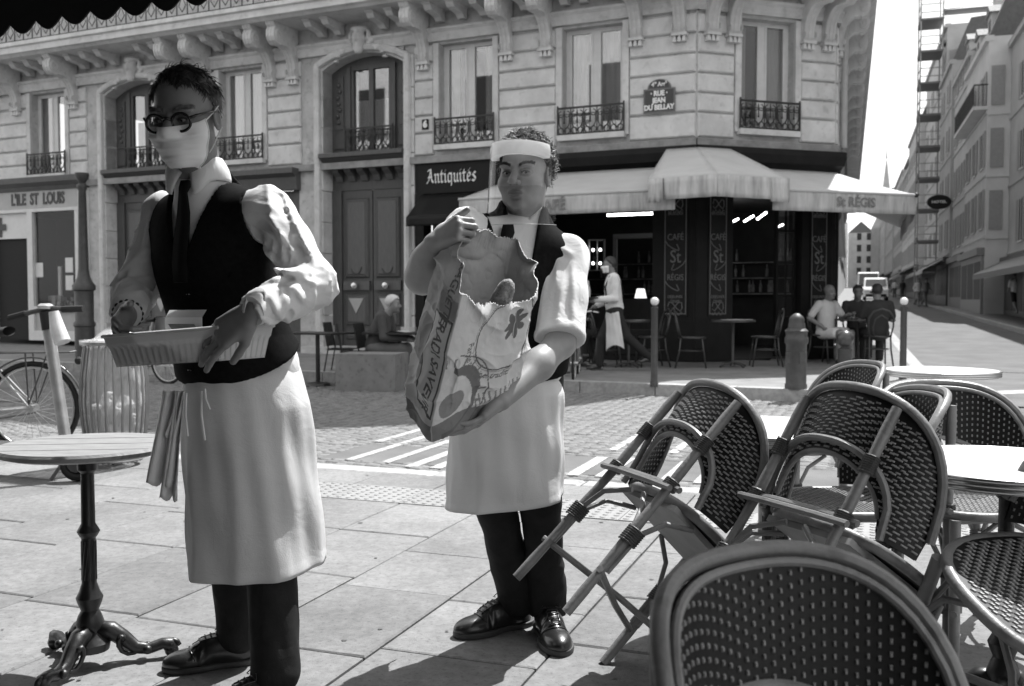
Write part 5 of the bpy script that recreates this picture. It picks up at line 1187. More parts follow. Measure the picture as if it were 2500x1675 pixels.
def tipped(ffoot, face, tau, sc=1.0):
    """chair tipped forward about its front feet; ffoot: ground point midway between them; face: horizontal facing direction"""
    yaw = math.atan2(face[1], face[0]) + math.pi / 2          # local -y is the front
    return Matrix.Translation(ffoot) @ Matrix.Rotation(yaw, 4, 'Z') @ Matrix.Rotation(R(tau), 4, 'X') @ Matrix.Translation((0, .195 * sc, 0)) @ Matrix.Scale(sc, 4)
chair('rattan chair tipped forward with its rear legs in the air beside the bag carrier', tipped((.345, 2.88, .0), (.93, .37), 46, .96))
chair('rattan chair tipped forward against the right-hand table behind the dark chair', tipped((.80, 2.55, .0), (.90, .43), 35, .95))
chair('blurred dark rattan chair back closest to the camera', Matrix.Translation((.445, 1.14, 0)) @ Matrix.Rotation(R(34), 4, 'Z') @ Matrix.Scale(.935, 4))
chair('rattan chair with sunlit twill seat at the right edge', Matrix.Translation((1.22, 2.45, .0)) @ Matrix.Rotation(R(-75), 4, 'Z') @ Matrix.Rotation(R(24), 4, 'Y') @ Matrix.Scale(1.05, 4))
chair('rattan chair standing behind the right-hand table, inside of its back towards us', upright(2380, 1180, 8, Y=3.25))
chair('small rattan chair between the tipped chairs and the far white table', upright(2000, 1400, -80, Y=4.6))
chair('rattan chair whose woven seat shows through the arch of the tipped chair', upright(2090, 1400, -88, Y=3.25))

# ------------------------------------------------------------------ round tables
M_top = mat('white table top', .62, .35, noise=.05, scale=4, spec=.5); M_brass = mat('metal table rim', .55, .28, metal=1); M_cast = mat('black cast iron', .015, .4, noise=.3, bump=.15, bscale=60, spec=.6)
M_tabw = mat('worn wooden top', .27, .5, noise=.25, scale=5, stretch=(2, 14, 2), bump=.15, spot=.2)
def foot_iron(t, H, n=3, a0=0, rad=.235, fancy=True):
    MB().lathe([(.055, .05), (.06, .075), (.045, .095), (.036, .11), (.042, .135), (.034, .16), (.026, .175), (.036, .20), (.04, .215), (.03, .235), (.022, .26), (.021, .40), (.026, .405), (.034, .42), (.026, .435), (.0205, .445), (.0195, .60), (.029, .61), (.029, .63), (.0185, .64), (.0185, H - .03), (.05, H - .02), (.05, H)], n=16).build('column', M_cast, t, smooth=True)
    for k in range(14):                          # reeded shaft
        a = k * 2 * math.pi / 14; MB().tube([(.0205 * math.cos(a + z * 5), .0205 * math.sin(a + z * 5), z) for z in (.27, .31, .35, .39)], .0028, 4).build('reeding', M_cast, t)
    for k in range(n):
        a = a0 + 2 * math.pi * k / n; c, s = math.cos(a), math.sin(a); px, py = -s, c; m = MB()
        m.tube([(c * r_, s * r_, z) for r_, z in ((.02, .11), (.06, .105), (.095, .075), (.13, .042), (.17, .034), (rad - .025, .045), (rad - .005, .042), (rad + .008, .024))], [.030, .028, .025, .021, .018, .018, .021, .018], 9)
        for q in (-1, 1):                        # leafy scrolls either side of the leg
            sp = [(c * (.075 + .055 * i / 9 + .018 * math.cos(i * .75)) + px * q * (.018 + .012 * math.sin(i * .5)), s * (.075 + .055 * i / 9 + .018 * math.cos(i * .75)) + py * q * (.018 + .012 * math.sin(i * .5)), .075 - .004 * i + .022 * math.sin(i * .75)) for i in range(10)]
            m.tube(sp, [.010 - .0006 * i for i in range(10)], 6)
            m.sphere((c * .165 + px * q * .02, s * .165 + py * q * .02, .036), .014, 8, 6)
        m.tube([(c * (rad + .004 + .02 * math.cos(i * .7)), s * (rad + .004 + .02 * math.cos(i * .7)), .034 + .018 * math.sin(i * .7)) for i in range(8)], .009, 6)
        m.sphere((c * (rad + .002), s * (rad + .002), .02), .022, 9, 6); m.build('scroll_foot', M_cast, t, smooth='all')
def round_table(label, x, y, H, rad, group='round white terrace tables', wood=False, a0=.3, thick=.03):
    t = thing('round_table', label, 'table', (x, y, 0), 0, group)
    if wood:
        tp = MB().lathe([(0, H - .028), (rad - .03, H - .028), (rad - .004, H - .02), (rad, H - .008), (rad - .006, H), (0, H)], n=48).build('table_top', M_tabw, t, smooth=True)
        for k in range(3): yy = -.13 + k * .125; hw = math.sqrt(max(rad * rad - yy * yy, .01)) - .01; MB(Matrix.Rotation(.12, 4, 'Z')).box(-hw, hw, yy - .0012, yy + .0012, H - .001, H + .0006).build('board_joint', M_joint, tp)
    else:
        MB().lathe([(0, H - .026), (rad - .006, H - .026), (rad - .006, H), (0, H)], n=56).build('table_top', M_top, t, smooth=True)
        for z in (H - .03, H - .018, H - .006): MB().tube([((rad) * math.cos(q * math.pi / 28), (rad) * math.sin(q * math.pi / 28), z) for q in range(56)], .0072, 6, closed=True).build('rim_band', M_brass, t, smooth='all')
    foot_iron(t, H - .028, a0=a0); return t
pt = gnd(222, 1625, 0); round_table('worn round wooden table on a black scrolled iron foot at the left edge', pt.x, pt.y - .0, .69, .258, group=None, wood=True, a0=.35)
def top_at(u, v, H): p = gnd(u, v, H); return p.x, p.y
x, y = top_at(2298, 903, .70); round_table('round white table with polished rim farthest back on the terrace', x, y, .70, (2430 - 2166) / 2 / FPX * y)
x, y = top_at(2460, 1128, .70); round_table('round white table with metal rim cut by the right edge', x, y, .70, .30)
x, y = top_at(1880, 1040, .70); round_table('white round table half hidden between the two tipped chairs', x, y, .70, .30)
# ------------------------------------------------------------------ people: shared anatomy
M_skin = mat_attr('skin', .48, bump=.08, bscale=260, spec=.4, sss=.05)
M_white = mat_cloth('white cotton', .78, .85, thin=.12, noise=.03, bump=.10, wrinkle=.14)
M_apron = mat_cloth('white apron cotton', .74, .88, thin=.18, noise=.07, scale=5, bump=.14, bscale=300, wrinkle=.09)
M_vest = mat_cloth('black waistcoat wool', .010, .85, noise=.3, scale=60, bump=.12, spec=.06)
M_tie = mat_cloth('black tie', .010, .7, bump=.1, spec=.08); M_trou = mat_cloth('black trousers', .020, .75, noise=.25, scale=20, bump=.12, spec=.2, wrinkle=.12)
M_leather = mat('black shoe leather', .018, .28, noise=.2, scale=20, bump=.08, bscale=80, spec=.6, coat=.2); M_sole = mat('shoe sole', .05, .6)
M_hair_d = mat('dark grey hair', .035, .5, noise=.5, scale=30, spec=.4); M_hair_m = mat('greying hair', .17, .45, noise=.6, scale=40, spec=.5); M_hair_w = mat('white hair', .55, .6)
M_eye = mat_attr('eye', .12, spec=.6, noise=0); M_mask = mat_cloth('paper mask', .88, .8, thin=.15, noise=.04, bump=.05)
M_frame = mat('dark tortoise frame', .012, .2, spec=.6)
class Head:
    def __init__(s, c, fwd, up=(0, 0, 1), k=1.0, jaw=1.0):
        s.c = Vector(c); s.A = axes(fwd, up); s.k = k; s.jaw = jaw; s.M = Matrix(((*s.A[0], s.c.x), (*s.A[1], s.c.y), (*s.A[2], s.c.z), (0, 0, 0, 1))) @ Matrix.Scale(k, 4)
    def q(s, P): return ((P - _v3(s.c)) @ s.A) / s.k
    def w(s, p): return s.M @ Vector(p)
    def sdf(s, P, face=True):
        Q = s.q(P); j = s.jaw
        d = ellip(Q, (0, -.014, .036), (.074, .094, .084)); d = smin(d, ellip(Q, (0, .034, -.03), (.060 * j, .062, .082)), .03)
        d = smin(d, ellip(Q, (0, .040, -.082), (.047 * j * j, .050, .038)), .025); d = smin(d, ellip(Q, (0, .079, -.104), (.020, .017, .015)), .018)
        if face:
            for x in (-.032, .032):
                d = smin(d, ellip(Q, (x * .95, .079, .0165), (.026, .0155, .0085)), .010)                 # brow
                d = smax(d, -ellip(Q, (x, .101, -.004), (.0205, .021, .0145)), .010)                      # socket
                d = smin(d, ellip(Q, (x, .0765, -.004), (.0165, .0138, .0118)), .004)                     # lids
                d = smax(d, -ellip(Q, (x, .0945, -.0055), (.0128, .0125, .0036)), .0012)                  # opening
                d = smin(d, ellip(Q, (x * 1.38, .056, -.036), (.024, .028, .024)), .02)                   # cheek
                d = smin(d, ellip(Q, (x * 2.42, -.010, -.008), (.007, .019, .031)), .006); d = smax(d, -ellip(Q, (x * 2.58, -.006, -.006), (.006, .010, .018)), .004)
            d = smin(d, rcone(Q, (0, .086, .010), (0, .116, -.031), .0075, .0125), .007)
            for x in (-.0125, .0125): d = smin(d, ellip(Q, (x, .104, -.036), (.0092, .012, .0082)), .004); d = smax(d, -ellip(Q, (x * .7, .113, -.0455), (.0042, .006, .0040)), .002)
            d = smin(d, ellip(Q, (0, .091, -.0625), (.0255, .0095, .0055)), .005); d = smin(d, ellip(Q, (0, .0905, -.0755), (.021, .0105, .0062)), .005)
            d = smax(d, -ellip(Q, (0, .1030, -.0688), (.028, .010, .0016)), .0015); d = smax(d, -ellip(Q, (0, .098, -.086), (.018, .010, .004)), .006)
            for x in (-.033, .033): d = smax(d, -rcone(Q, (x * .62, .108, -.042), (x * 1.12, .098, -.068), .0040, .0030), .007)   # fold beside the mouth
        return d * s.k
    def tone(s, V, base, stub=.85):
        Q = s.q(V.astype(np.float32)); t = np.full(len(V), base, np.float32)
        lip = ((Q[:, 0] / .025) ** 2 + ((Q[:, 2] + .0685) / .0115) ** 2 < 1) & (Q[:, 1] > .082); t[lip] *= .58
        st_ = (Q[:, 2] < -.045) & (Q[:, 2] > -.14) & (Q[:, 1] > -.01) & ~lip; t[st_] *= stub
        for x in (-.032, .032):
            e = ((Q[:, 0] - x) / .021) ** 2 + ((Q[:, 2] + .004) / .014) ** 2; t[(e < 1) & (Q[:, 1] > .05)] *= .74
            e2_ = ((Q[:, 0] - x) / .0150) ** 2 + ((Q[:, 2] + .0045) / .0068) ** 2; t[(e2_ < 1) & (Q[:, 1] > .05) & (Q[:, 2] > -.006)] *= .35
        br = (np.abs(np.abs(Q[:, 0]) - .034) < .021) & (np.abs(Q[:, 2] - .0205 - .004 * np.sin((np.abs(Q[:, 0]) - .014) * 60)) < .0042) & (Q[:, 1] > .05); t[br] *= .45
        nb = (np.abs(np.abs(Q[:, 0]) - .009) < .005) & (np.abs(Q[:, 2] + .0455) < .003) & (Q[:, 1] > .1); t[nb] *= .3
        return t
def hand_sdf(P, wr, d, n, curls, thumb=(.5, .3), k=1.0, spread=.0):
    """wr wrist, d along the hand, n palm normal (fingers curl towards it); curls per finger (base, mid, tip) degrees; thumb leaves the palm's side"""
    wr = Vector(wr); d = Vector(d).normalized(); n = Vector(n); n = (n - d * n.dot(d)).normalized(); s = d.cross(n)   # s: towards the thumb side
    R_ = None
    def add(v, kk=.008):
        nonlocal R_; R_ = v if R_ is None else smin(R_, v, kk)
    offs = (.030, .010, -.010, -.028); kn = (.092, .096, .091, .082); ln = ((.044, .027, .021), (.049, .031, .022), (.046, .029, .021), (.036, .022, .019)); rr_ = (.0092, .0095, .0090, .0080)
    for i in range(4):
        b = wr + (d * kn[i] + s * offs[i]) * k; add(rcone(P, wr + s * (offs[i] * .55 * k) + d * .01 * k, b, .0155 * k, .0115 * k), .014)
        dirn = (d + s * (offs[i] * spread * 20)).normalized(); ang = 0; p = b
        for j in range(3):
            ang += R(curls[i][j] if isinstance(curls[i], (tuple, list)) else curls[i]); v = dirn * math.cos(ang) + n * math.sin(ang); p2 = p + v * ln[i][j] * k
            add(rcone(P, p, p2, (rr_[i] - .0006 * j) * k, (rr_[i] - .0006 * (j + 1)) * k), .004); p = p2
    add(ellip(P, wr + (d * .045 + n * .006) * k, (.036 * k, .045 * k, .017 * k), np.array([[s.x, d.x, n.x], [s.y, d.y, n.y], [s.z, d.z, n.z]], np.float32)), .012)
    tb = wr + (d * .022 + s * .026 + n * .006) * k; v1 = (s * math.cos(thumb[0]) * .75 + d * math.sin(thumb[0]) + n * .35).normalized(); t1 = tb + v1 * .042 * k
    v2 = (v1 + d * thumb[1] + n * .1).normalized(); t2 = t1 + v2 * .032 * k; t3 = t2 + (v2 + d * .2).normalized() * .026 * k
    add(rcone(P, tb, t1, .0155 * k, .0115 * k), .014); add(rcone(P, t1, t2, .0112 * k, .0100 * k), .004); add(rcone(P, t2, t3, .0102 * k, .0085 * k), .004)
    return R_
def polyl(P, pts, rs, kk=.03):
    r_ = None
    for a, b, ra, rb in zip(pts[:-1], pts[1:], rs[:-1], rs[1:]):
        v = rcone(P, a, b, ra, rb); r_ = v if r_ is None else smin(r_, v, kk)
    return r_
def folds(P, a, b, amp, freq, seed=0):
    """cloth creases running round a limb from a to b, strongest in the middle"""
    a = _v3(a); b = _v3(b); ab = b - a; L_ = float(np.sqrt(ab @ ab)); ab = ab / L_
    t = (P - a) @ ab; q = P - a - t[..., None] * ab
    ph = vnoise(P, 7.0, seed) * 2.2 + (q[..., 0] * 14 + q[..., 1] * 9)
    return amp * np.sin(t * freq + ph) * np.exp(-((t / L_ - .5) / .55) ** 2)
def crease(P, d, amp, sc, seed=0, along=.3):
    """sharp raised creases drawn out along direction d"""
    d = _v3(Vector(d).normalized()); t = P @ d; Q = P - t[..., None] * d * (1 - along)
    return -amp * np.clip(1 - np.abs(vnoise(Q, sc, seed)) * 1.6, 0, 1) ** 2
def trace(fn, u, v, y0=.6, y1=6.0):
    """distance along the sight line to a surface (used to seat collars, ties and buttons on the chest)"""
    r = ray(u, v).normalized(); t = y0 / r.y; o = Vector((0, 0, CAMH))
    for _ in range(160):
        p = o + r * t; d = float(fn(np.array([[p.x, p.y, p.z]], np.float32))[0])
        if d < .0008: return p
        t += max(d * .7, .0008)
        if t * r.y > y1: break
    return None
def local_sdf(fn, base):
    b = _v3(base); return lambda P: fn(P + b)
def grow(name, fn, base, lo, hi, h, m, parent, tone=None):
    """fn in world coordinates; the mesh is stored relative to the person's base point"""
    b = Vector(base); return sdf_obj(name, local_sdf(fn, b), Vector(lo) - b, Vector(hi) - b, h, m, parent, None if tone is None else (lambda V: tone(V + _v3(b))))
def grow_body(base, parent, body_fn, boxes, tone):
    """one body mesh: coarse trunk and limbs, fine head and hands; boxes = [(fn, lo, hi, step)]"""
    b = Vector(base); VV, FF, k = [], [], 0
    for fn, lo, hi, h in boxes:
        v, f = sdf_arrays(local_sdf(fn, b), Vector(lo) - b, Vector(hi) - b, h, 'body'); VV.append(v); FF.append(f + k); k += len(v)
    V = np.concatenate(VV); me = quad_mesh('body', V, np.concatenate(FF)); set_tone(me, tone(V + _v3(b))); me.materials.append(M_skin); return link('body', me, parent)
def ridges(P, segs, amp=.012, w=.011):
    """sharp cloth folds: raised lines with a hollow beside each, seen from the front (distance in the x-z plane)"""
    out = 0; x, z = P[..., 0], P[..., 2]
    for a, b in segs:
        dx, dz = b.x - a.x, b.z - a.z; L2 = dx * dx + dz * dz; t = np.clip(((x - a.x) * dx + (z - a.z) * dz) / L2, 0, 1)
        ex_, ez_ = x - a.x - t * dx, z - a.z - t * dz; sgn = (ex_ * dz - ez_ * dx) / math.sqrt(L2); r2 = ex_ * ex_ + ez_ * ez_
        fade = np.clip(t * 5, 0, 1) * np.clip((1 - t) * 5, 0, 1) * .8 + .2
        out = out - amp * fade * (np.exp(-r2 / (w * w)) - .55 * np.exp(-((sgn - 1.5 * w) ** 2 + (r2 - sgn * sgn)) / (w * w * 1.6)))
    return out
def strands(name, head, m, parent, base, n, inside, length, curl, width=.0013, seed=1, lift=.5, flow=None, lenvar=.4):
    rr = random.Random(seed); mb = MB(); cnt = 0; tries = 0
    while cnt < n and tries < n * 14:
        tries += 1; z = rr.uniform(-1, 1); a = rr.uniform(0, 2 * math.pi); s_ = math.sqrt(1 - z * z); dirn = Vector((s_ * math.cos(a), s_ * math.sin(a), z))
        p = Vector((dirn.x * .075, dirn.y * .095 - .014, dirn.z * .085 + .036))
        if not inside(p): continue
        nrm = Vector((dirn.x / .075, dirn.y / .095, dirn.z / .085)).normalized(); fl = flow(p) if flow else Vector((rr.gauss(0, 1), rr.gauss(0, 1), rr.gauss(0, 1)))
        fl = fl - nrm * fl.dot(nrm); fl = fl.normalized() if fl.length > 1e-6 else nrm.orthogonal(); v = (nrm * lift + fl + Vector((rr.gauss(0, .25), rr.gauss(0, .25), rr.gauss(0, .2)))).normalized()
        L_ = length * rr.uniform(1 - lenvar, 1 + lenvar * .5); pts = [p]; tw = rr.choice((-1, 1)) * curl; side = nrm.cross(v)
        for k in range(5):
            v = (Matrix.Rotation(tw * rr.uniform(.6, 1.3), 3, nrm) @ v); v = (v + side * rr.gauss(0, .08) - nrm * (.22 if k else 0) * (1 - curl * .4)).normalized(); p = p + v * (L_ / 5); pts.append(p)
        w_ = [head.w(q) - Vector(base) for q in pts]; mb.tube(w_, [width, width, width * .95, width * .85, width * .6, width * .2], 3, caps=False); cnt += 1
    return mb.build(name, m, parent, smooth='all')
def eyes(head, parent, base, look, lid=.0):
    for x in (-.032, .032):
        c = head.w((x, .0765, -.005)) - Vector(base); L_ = Vector(look).normalized(); mb = MB(); mb.sphere((0, 0, 0), .0118 * head.k, 24, 18)
        me = mb.mesh('eye', 'all'); me.transform(Matrix.Translation(c)); V = np.array([v.co - c for v in me.vertices]); V /= np.linalg.norm(V, axis=1)[:, None]
        dd = V @ np.array(L_); tn = np.where(dd > math.cos(.2), .004, np.where(dd > math.cos(.52), .04, .45)); set_tone(me, tn); me.materials.append(M_eye); link('eye', me, parent)
def brows(head, parent, base, m, seed=2):
    for s in (-1, 1):
        mb = MB(); rr = random.Random(seed)
        for k in range(130):
            q = rr.random(); x = s * (.014 + .040 * q); z = .0185 + .007 * math.sin(q * 2.4) + rr.gauss(0, .0022); y = .0935 - .022 * q * q
            p = Vector((x, y, z)); v = Vector((s * .9, -.25, .35 + rr.gauss(0, .2))).normalized() * .008; mb.tube([head.w(p) - Vector(base), head.w(p + v * .5 + Vector((0, .002, 0))) - Vector(base), head.w(p + v) - Vector(base)], [.0011, .0011, .0004], 3, caps=False)
        mb.build('eyebrow', m, parent)
def flap(name, pts, m, parent, base, t=.003, n=5):
    """small folded cloth piece through a quad of world points"""
    a, b, c, d = [Vector(p) - Vector(base) for p in pts]; mb = MB(); mb.grid(lambda u, v: (a * (1 - u) + b * u) * (1 - v) + (d * (1 - u) + c * u) * v, n, n); o = mb.build(name, m, parent, smooth='all'); solidify(o, t); return o
def collar(nk, hc, face, m, parent, base, r0=.062, drop=.062, gap=9, tilt=.0):
    """turned-down shirt collar: a stand round the neck folding over into two points in front"""
    f = Vector((face[0], face[1], 0)).normalized(); r = Vector((-f.y, f.x, 0)); ax = (Vector(hc) - Vector(nk)); ax.normalize(); ax = (ax + Vector((0, 0, .8))).normalized(); c0 = Vector(nk) - Vector(base)
    for s_ in (-1, 1):
        mb = MB()
        def fn(u, v):
            th = R(gap * (1 - v * .3) + (176 - gap) * u) * s_; pt_ = math.exp(-(u / .17) ** 2); d = Vector((math.sin(th), math.cos(th), 0)); dv = r * d.x + f * d.y
            top = c0 + ax * (.002 + .046 * min(1, u / .30)) + dv * r0; low = c0 + ax * (-.022 + .004 * min(1, u / .3) - drop * .8 * pt_) + dv * (r0 + .018 + .016 * pt_) + r * (s_ * .020 * pt_)
            return top * (1 - v) + low * v + dv * (.006 * math.sin(math.pi * v))
        mb.grid(fn, 26, 8); o = mb.build('collar', m, parent, smooth='all'); solidify(o, .003)
def shoe(P, heel, toe, k=1.0):
    h = Vector(heel); t = Vector(toe); d = t - h; d.z = 0; L_ = d.length; f = d.normalized(); A = axes(f)
    Q = (P - _v3(h)) @ A                          # x right, y forward, z up; heel at origin
    u = ellip(Q, (0, L_ * .74, .026), (.047 * k, L_ * .29, .036 * k)); u = smin(u, ellip(Q, (0, L_ * .22, .045), (.038 * k, L_ * .24, .055 * k)), .03); u = smin(u, ellip(Q, (0, L_ * .45, .055), (.040 * k, L_ * .25, .045 * k)), .03)
    u = u + .0016 * np.sin(Q[..., 1] * 260 + Q[..., 0] * 30) * np.exp(-((Q[..., 1] - L_ * .62) / (L_ * .07)) ** 2)
    return smax(u, -(Q[..., 2] - .012), .004)
def lacing(hl, tw, k, parent, base, rows=4):
    """facings, laces, bow and toe seam laid on the shoe's own surface"""
    hv, tv = Vector(hl), Vector(tw); fd = (tv - hv).normalized(); sd = Vector((-fd.y, fd.x, 0)); LL = (tv - hv).length
    def on(q, s_, lift=.0015):
        z = .16; p = hv + fd * (LL * q) + sd * s_
        for _ in range(80):
            d = float(shoe(np.array([[p.x, p.y, z]], np.float32), hl, tw, k)[0])
            if d < .0006 or z < .02: break
            z -= max(d * .6, .0006)
        return Vector((p.x, p.y, z + lift)) - Vector(base)
    for s_ in (-1, 1): MB().tube([on(.40 + .30 * i / 6, s_ * (.020 - .004 * i / 6)) for i in range(7)], .0022, 5).build('facing', M_leather, parent, smooth='all')
    for i in range(rows):
        q = .43 + .062 * i; MB().tube([on(q, -.019, .003), on(q + .012, -.008, .005), on(q + .012, .008, .005), on(q, .019, .003)], .0023, 5).build('lace', M_lace, parent)
    c = on(.42, 0, .006)
    for s_ in (-1, 1): MB().tube([c, c + sd * s_ * .020 + Vector((0, 0, .010)), c + sd * s_ * .034 + fd * .006 - Vector((0, 0, .004)), c + sd * s_ * .016 + fd * .008], .0018, 5).build('lace', M_lace, parent)
    MB().tube([on(.74 - .06 * abs(t_) ** 2, t_ * .044) for t_ in (-1, -.75, -.5, -.25, 0, .25, .5, .75, 1)], .0016, 4).build('toe_seam', M_leather, parent, smooth='all')
M_lace = mat('waxed lace', .03, .5)
def sole(P, heel, toe, k=1.0):
    h = Vector(heel); t = Vector(toe); d = t - h; d.z = 0; L_ = d.length; f = d.normalized(); A = axes(f); Q = (P - _v3(h)) @ A
    w_ = np.minimum(ellip(Q, (0, L_ * .70, .01), (.054 * k, L_ * .335, .2)), ellip(Q, (0, L_ * .2, .01), (.041 * k, L_ * .26, .2))); w_ = smin(ellip(Q, (0, L_ * .70, .01), (.054 * k, L_ * .335, .2)), ellip(Q, (0, L_ * .2, .01), (.041 * k, L_ * .26, .2)), .04)
    return smax(w_, np.abs(Q[..., 2] - .010) - .010, .003)
# ------------------------------------------------------------------ waiter at the left: glasses, paper mask, bread tray
def apron(name, c_top, c_bot, face, rx, ry, zt, zb_fn, m, parent, base, span=118, fold=.016, seed=0, flare=1.12, n=110, nz=60):
    """wrapped apron: an open curtain of cloth hung round the hips"""
    f = Vector((face[0], face[1], 0)).normalized(); r = Vector((-f.y, f.x, 0)); r = -r        # r: towards image right when facing us
    rr = random.Random(seed); ph = [rr.uniform(0, 6.28) for _ in range(6)]
    def fn(u, v):
        th = R(-span + 2 * span * u); zb = zb_fn(u); z = zt + (zb - zt) * v; c = Vector(c_top) * (1 - v) + Vector(c_bot) * v
        k = (1 + (flare - 1) * v) * (.82 + .18 * min(1, v / .22) ** .7)
        shp = lambda x: (1 - abs(math.sin(x * .5))) * 2 - 1
        fo = .006 * v + .5 * fold * v + fold * v ** 1.3 * (shp(th * 5.2 + ph[0] + v * .8) * .55 + shp(th * 8.7 + ph[1] - v * 1.4) * .3 + math.sin(th * 13 + ph[2] + v * 2.0) * .12) + .003 * math.sin(th * 16 + ph[3] + 5 * v) * v * (1 - v) * 3 + .003 * math.sin(v * 14 + th * 4 + ph[4])
        if v > .955: fo += .0016
        x = (rx * k + fo) * math.sin(th); y = (ry * k + fo) * math.cos(th)
        p = Vector((c.x, c.y, 0)) + r * x + f * y; return Vector((p.x, p.y, z)) - Vector(base)
    mb = MB(); mb.grid(fn, n, nz); o = mb.build(name, m, parent, smooth='all'); solidify(o, .002)
    return o

B1 = Vector((-.80, 2.95, 0))
m1 = thing('person', 'waiter in glasses and paper mask with black waistcoat, holding a bread tray', 'person', B1)
hd1 = Head(at(455, 286, 2.72), (-.15, -.965, -.22), (-.04, -.05, 1), 1.07)
nk1 = at(488, 432, 2.80); sL = at(648, 498, 2.76); sR = at(405, 512, 2.95); eL = at(768, 692, 2.63); wL = at(622, 757, 2.42); eR = at(330, 712, 2.92); wR = at(312, 766, 2.70)
fc1 = Vector((-.487, -.872, 0)); rt1 = Vector((.872, -.487, 0)); Ab1 = np.array([[rt1.x, fc1.x, 0], [rt1.y, fc1.y, 0], [0, 0, 1]], np.float32)
ch1 = Vector((-.862, 2.865, 1.25)); be1 = Vector((-.825, 2.885, 1.06)); pe1 = Vector((-.785, 2.92, .93)); ms1 = (sL + sR) / 2
def torso1(P, neck=True):
    d = ellip(P, ch1, (.178, .118, .20), Ab1); d = smin(d, ellip(P, be1, (.158, .118, .18), Ab1), .06); d = smin(d, ellip(P, pe1, (.165, .125, .14), Ab1), .06)
    d = smin(d, rcone(P, sL + Vector((-.02, 0, -.035)), sR + Vector((.02, 0, -.035)), .055, .055), .06); return smin(d, rcone(P, nk1 + Vector((0, .02, -.02)), nk1 + (hd1.c - nk1) * .5, .060, .055), .05) if neck else d
lg1 = [((-.85, 2.97, .86), (-.862, 2.96, .50), (-.845, 3.03, .10)), ((-.735, 2.875, .86), (-.69, 2.81, .50), (-.655, 2.70, .10))]
trayd = (at(470, 845, 2.44) - wL).normalized()
def hands1(P):
    d = hand_sdf(P, wL + trayd * .012, trayd + Vector((0, .02, -.12)), (.45, .85, -.10), [(8, 14, 10), (12, 16, 10), (16, 18, 12), (20, 20, 12)], thumb=(.9, .9), k=1.03, spread=.22)
    return np.minimum(d, hand_sdf(P, wR, at(285, 805, 2.62) - wR, (.8, -.2, -.2), [(38, 45, 25)] * 4, thumb=(.6, .4), k=1.0))
def body1(P):
    d = smin(hd1.sdf(P), rcone(P, hd1.w((0, -.02, -.055)), nk1 + Vector((0, .02, -.03)), .058, .064), .03)
    d = smin(d, torso1(P) + .012, .03)
    for a, b, c in ((sL, eL, wL), (sR, eR, wR)): d = smin(d, polyl(P, [a, b, c], [.045, .038, .026]), .02)
    for l in lg1: d = smin(d, polyl(P, l, [.07, .05, .038]), .03)
    return smin(d, hands1(P), .012)
def headneck1(P): return smin(hd1.sdf(P), rcone(P, hd1.w((0, -.02, -.055)), nk1 + Vector((0, .02, -.03)), .058, .064), .03)
def trunk1(P):
    d = smin(torso1(P) + .012, rcone(P, hd1.w((0, -.02, -.075)), nk1 + Vector((0, .02, -.03)), .050, .062), .03)
    for a, b, c in ((sL, eL, wL), (sR, eR, wR)): d = smin(d, polyl(P, [a, b, c], [.045, .038, .026]), .02)
    for l in lg1: d = smin(d, polyl(P, l, [.07, .05, .038]), .03)
    return d
def near_box(c, r): return c - Vector((r, r, r)), c + Vector((r, r, r))
def handsarm1(P):
    d = hands1(P)
    for b, c in ((eL, wL), (eR, wR)): d = smin(d, rcone(P, c + (b - c) * .3, c, .031, .027), .012)
    return d
grow_body(B1, m1, body1, [(trunk1, (-1.28, 2.28, .05), (-.40, 3.18, 1.62), .009), (headneck1, hd1.c - Vector((.13, .15, .22)), hd1.c + Vector((.13, .15, .16)), .0024), (handsarm1, *near_box(wL + trayd * .08, .135), .0028), (handsarm1, *near_box(wR + Vector((-.01, -.05, -.02)), .13), .0032)], lambda V: hd1.tone(V, .21, .9))
eyes(hd1, m1, B1, (-.55, -.7, -.35)); brows(hd1, m1, B1, M_hair_m)
_f = lambda u, v: at(u, v, 2.62)
FOLD1 = [(_f(a, b), _f(c, d)) for a, b, c, d in ((655, 440, 772, 640), (695, 450, 792, 610), (640, 515, 735, 640), (622, 600, 700, 672), (668, 655, 792, 672), (690, 690, 765, 655), (668, 725, 700, 795), (702, 705, 728, 790), (742, 690, 770, 742), (640, 735, 652, 800), (715, 660, 800, 700))]
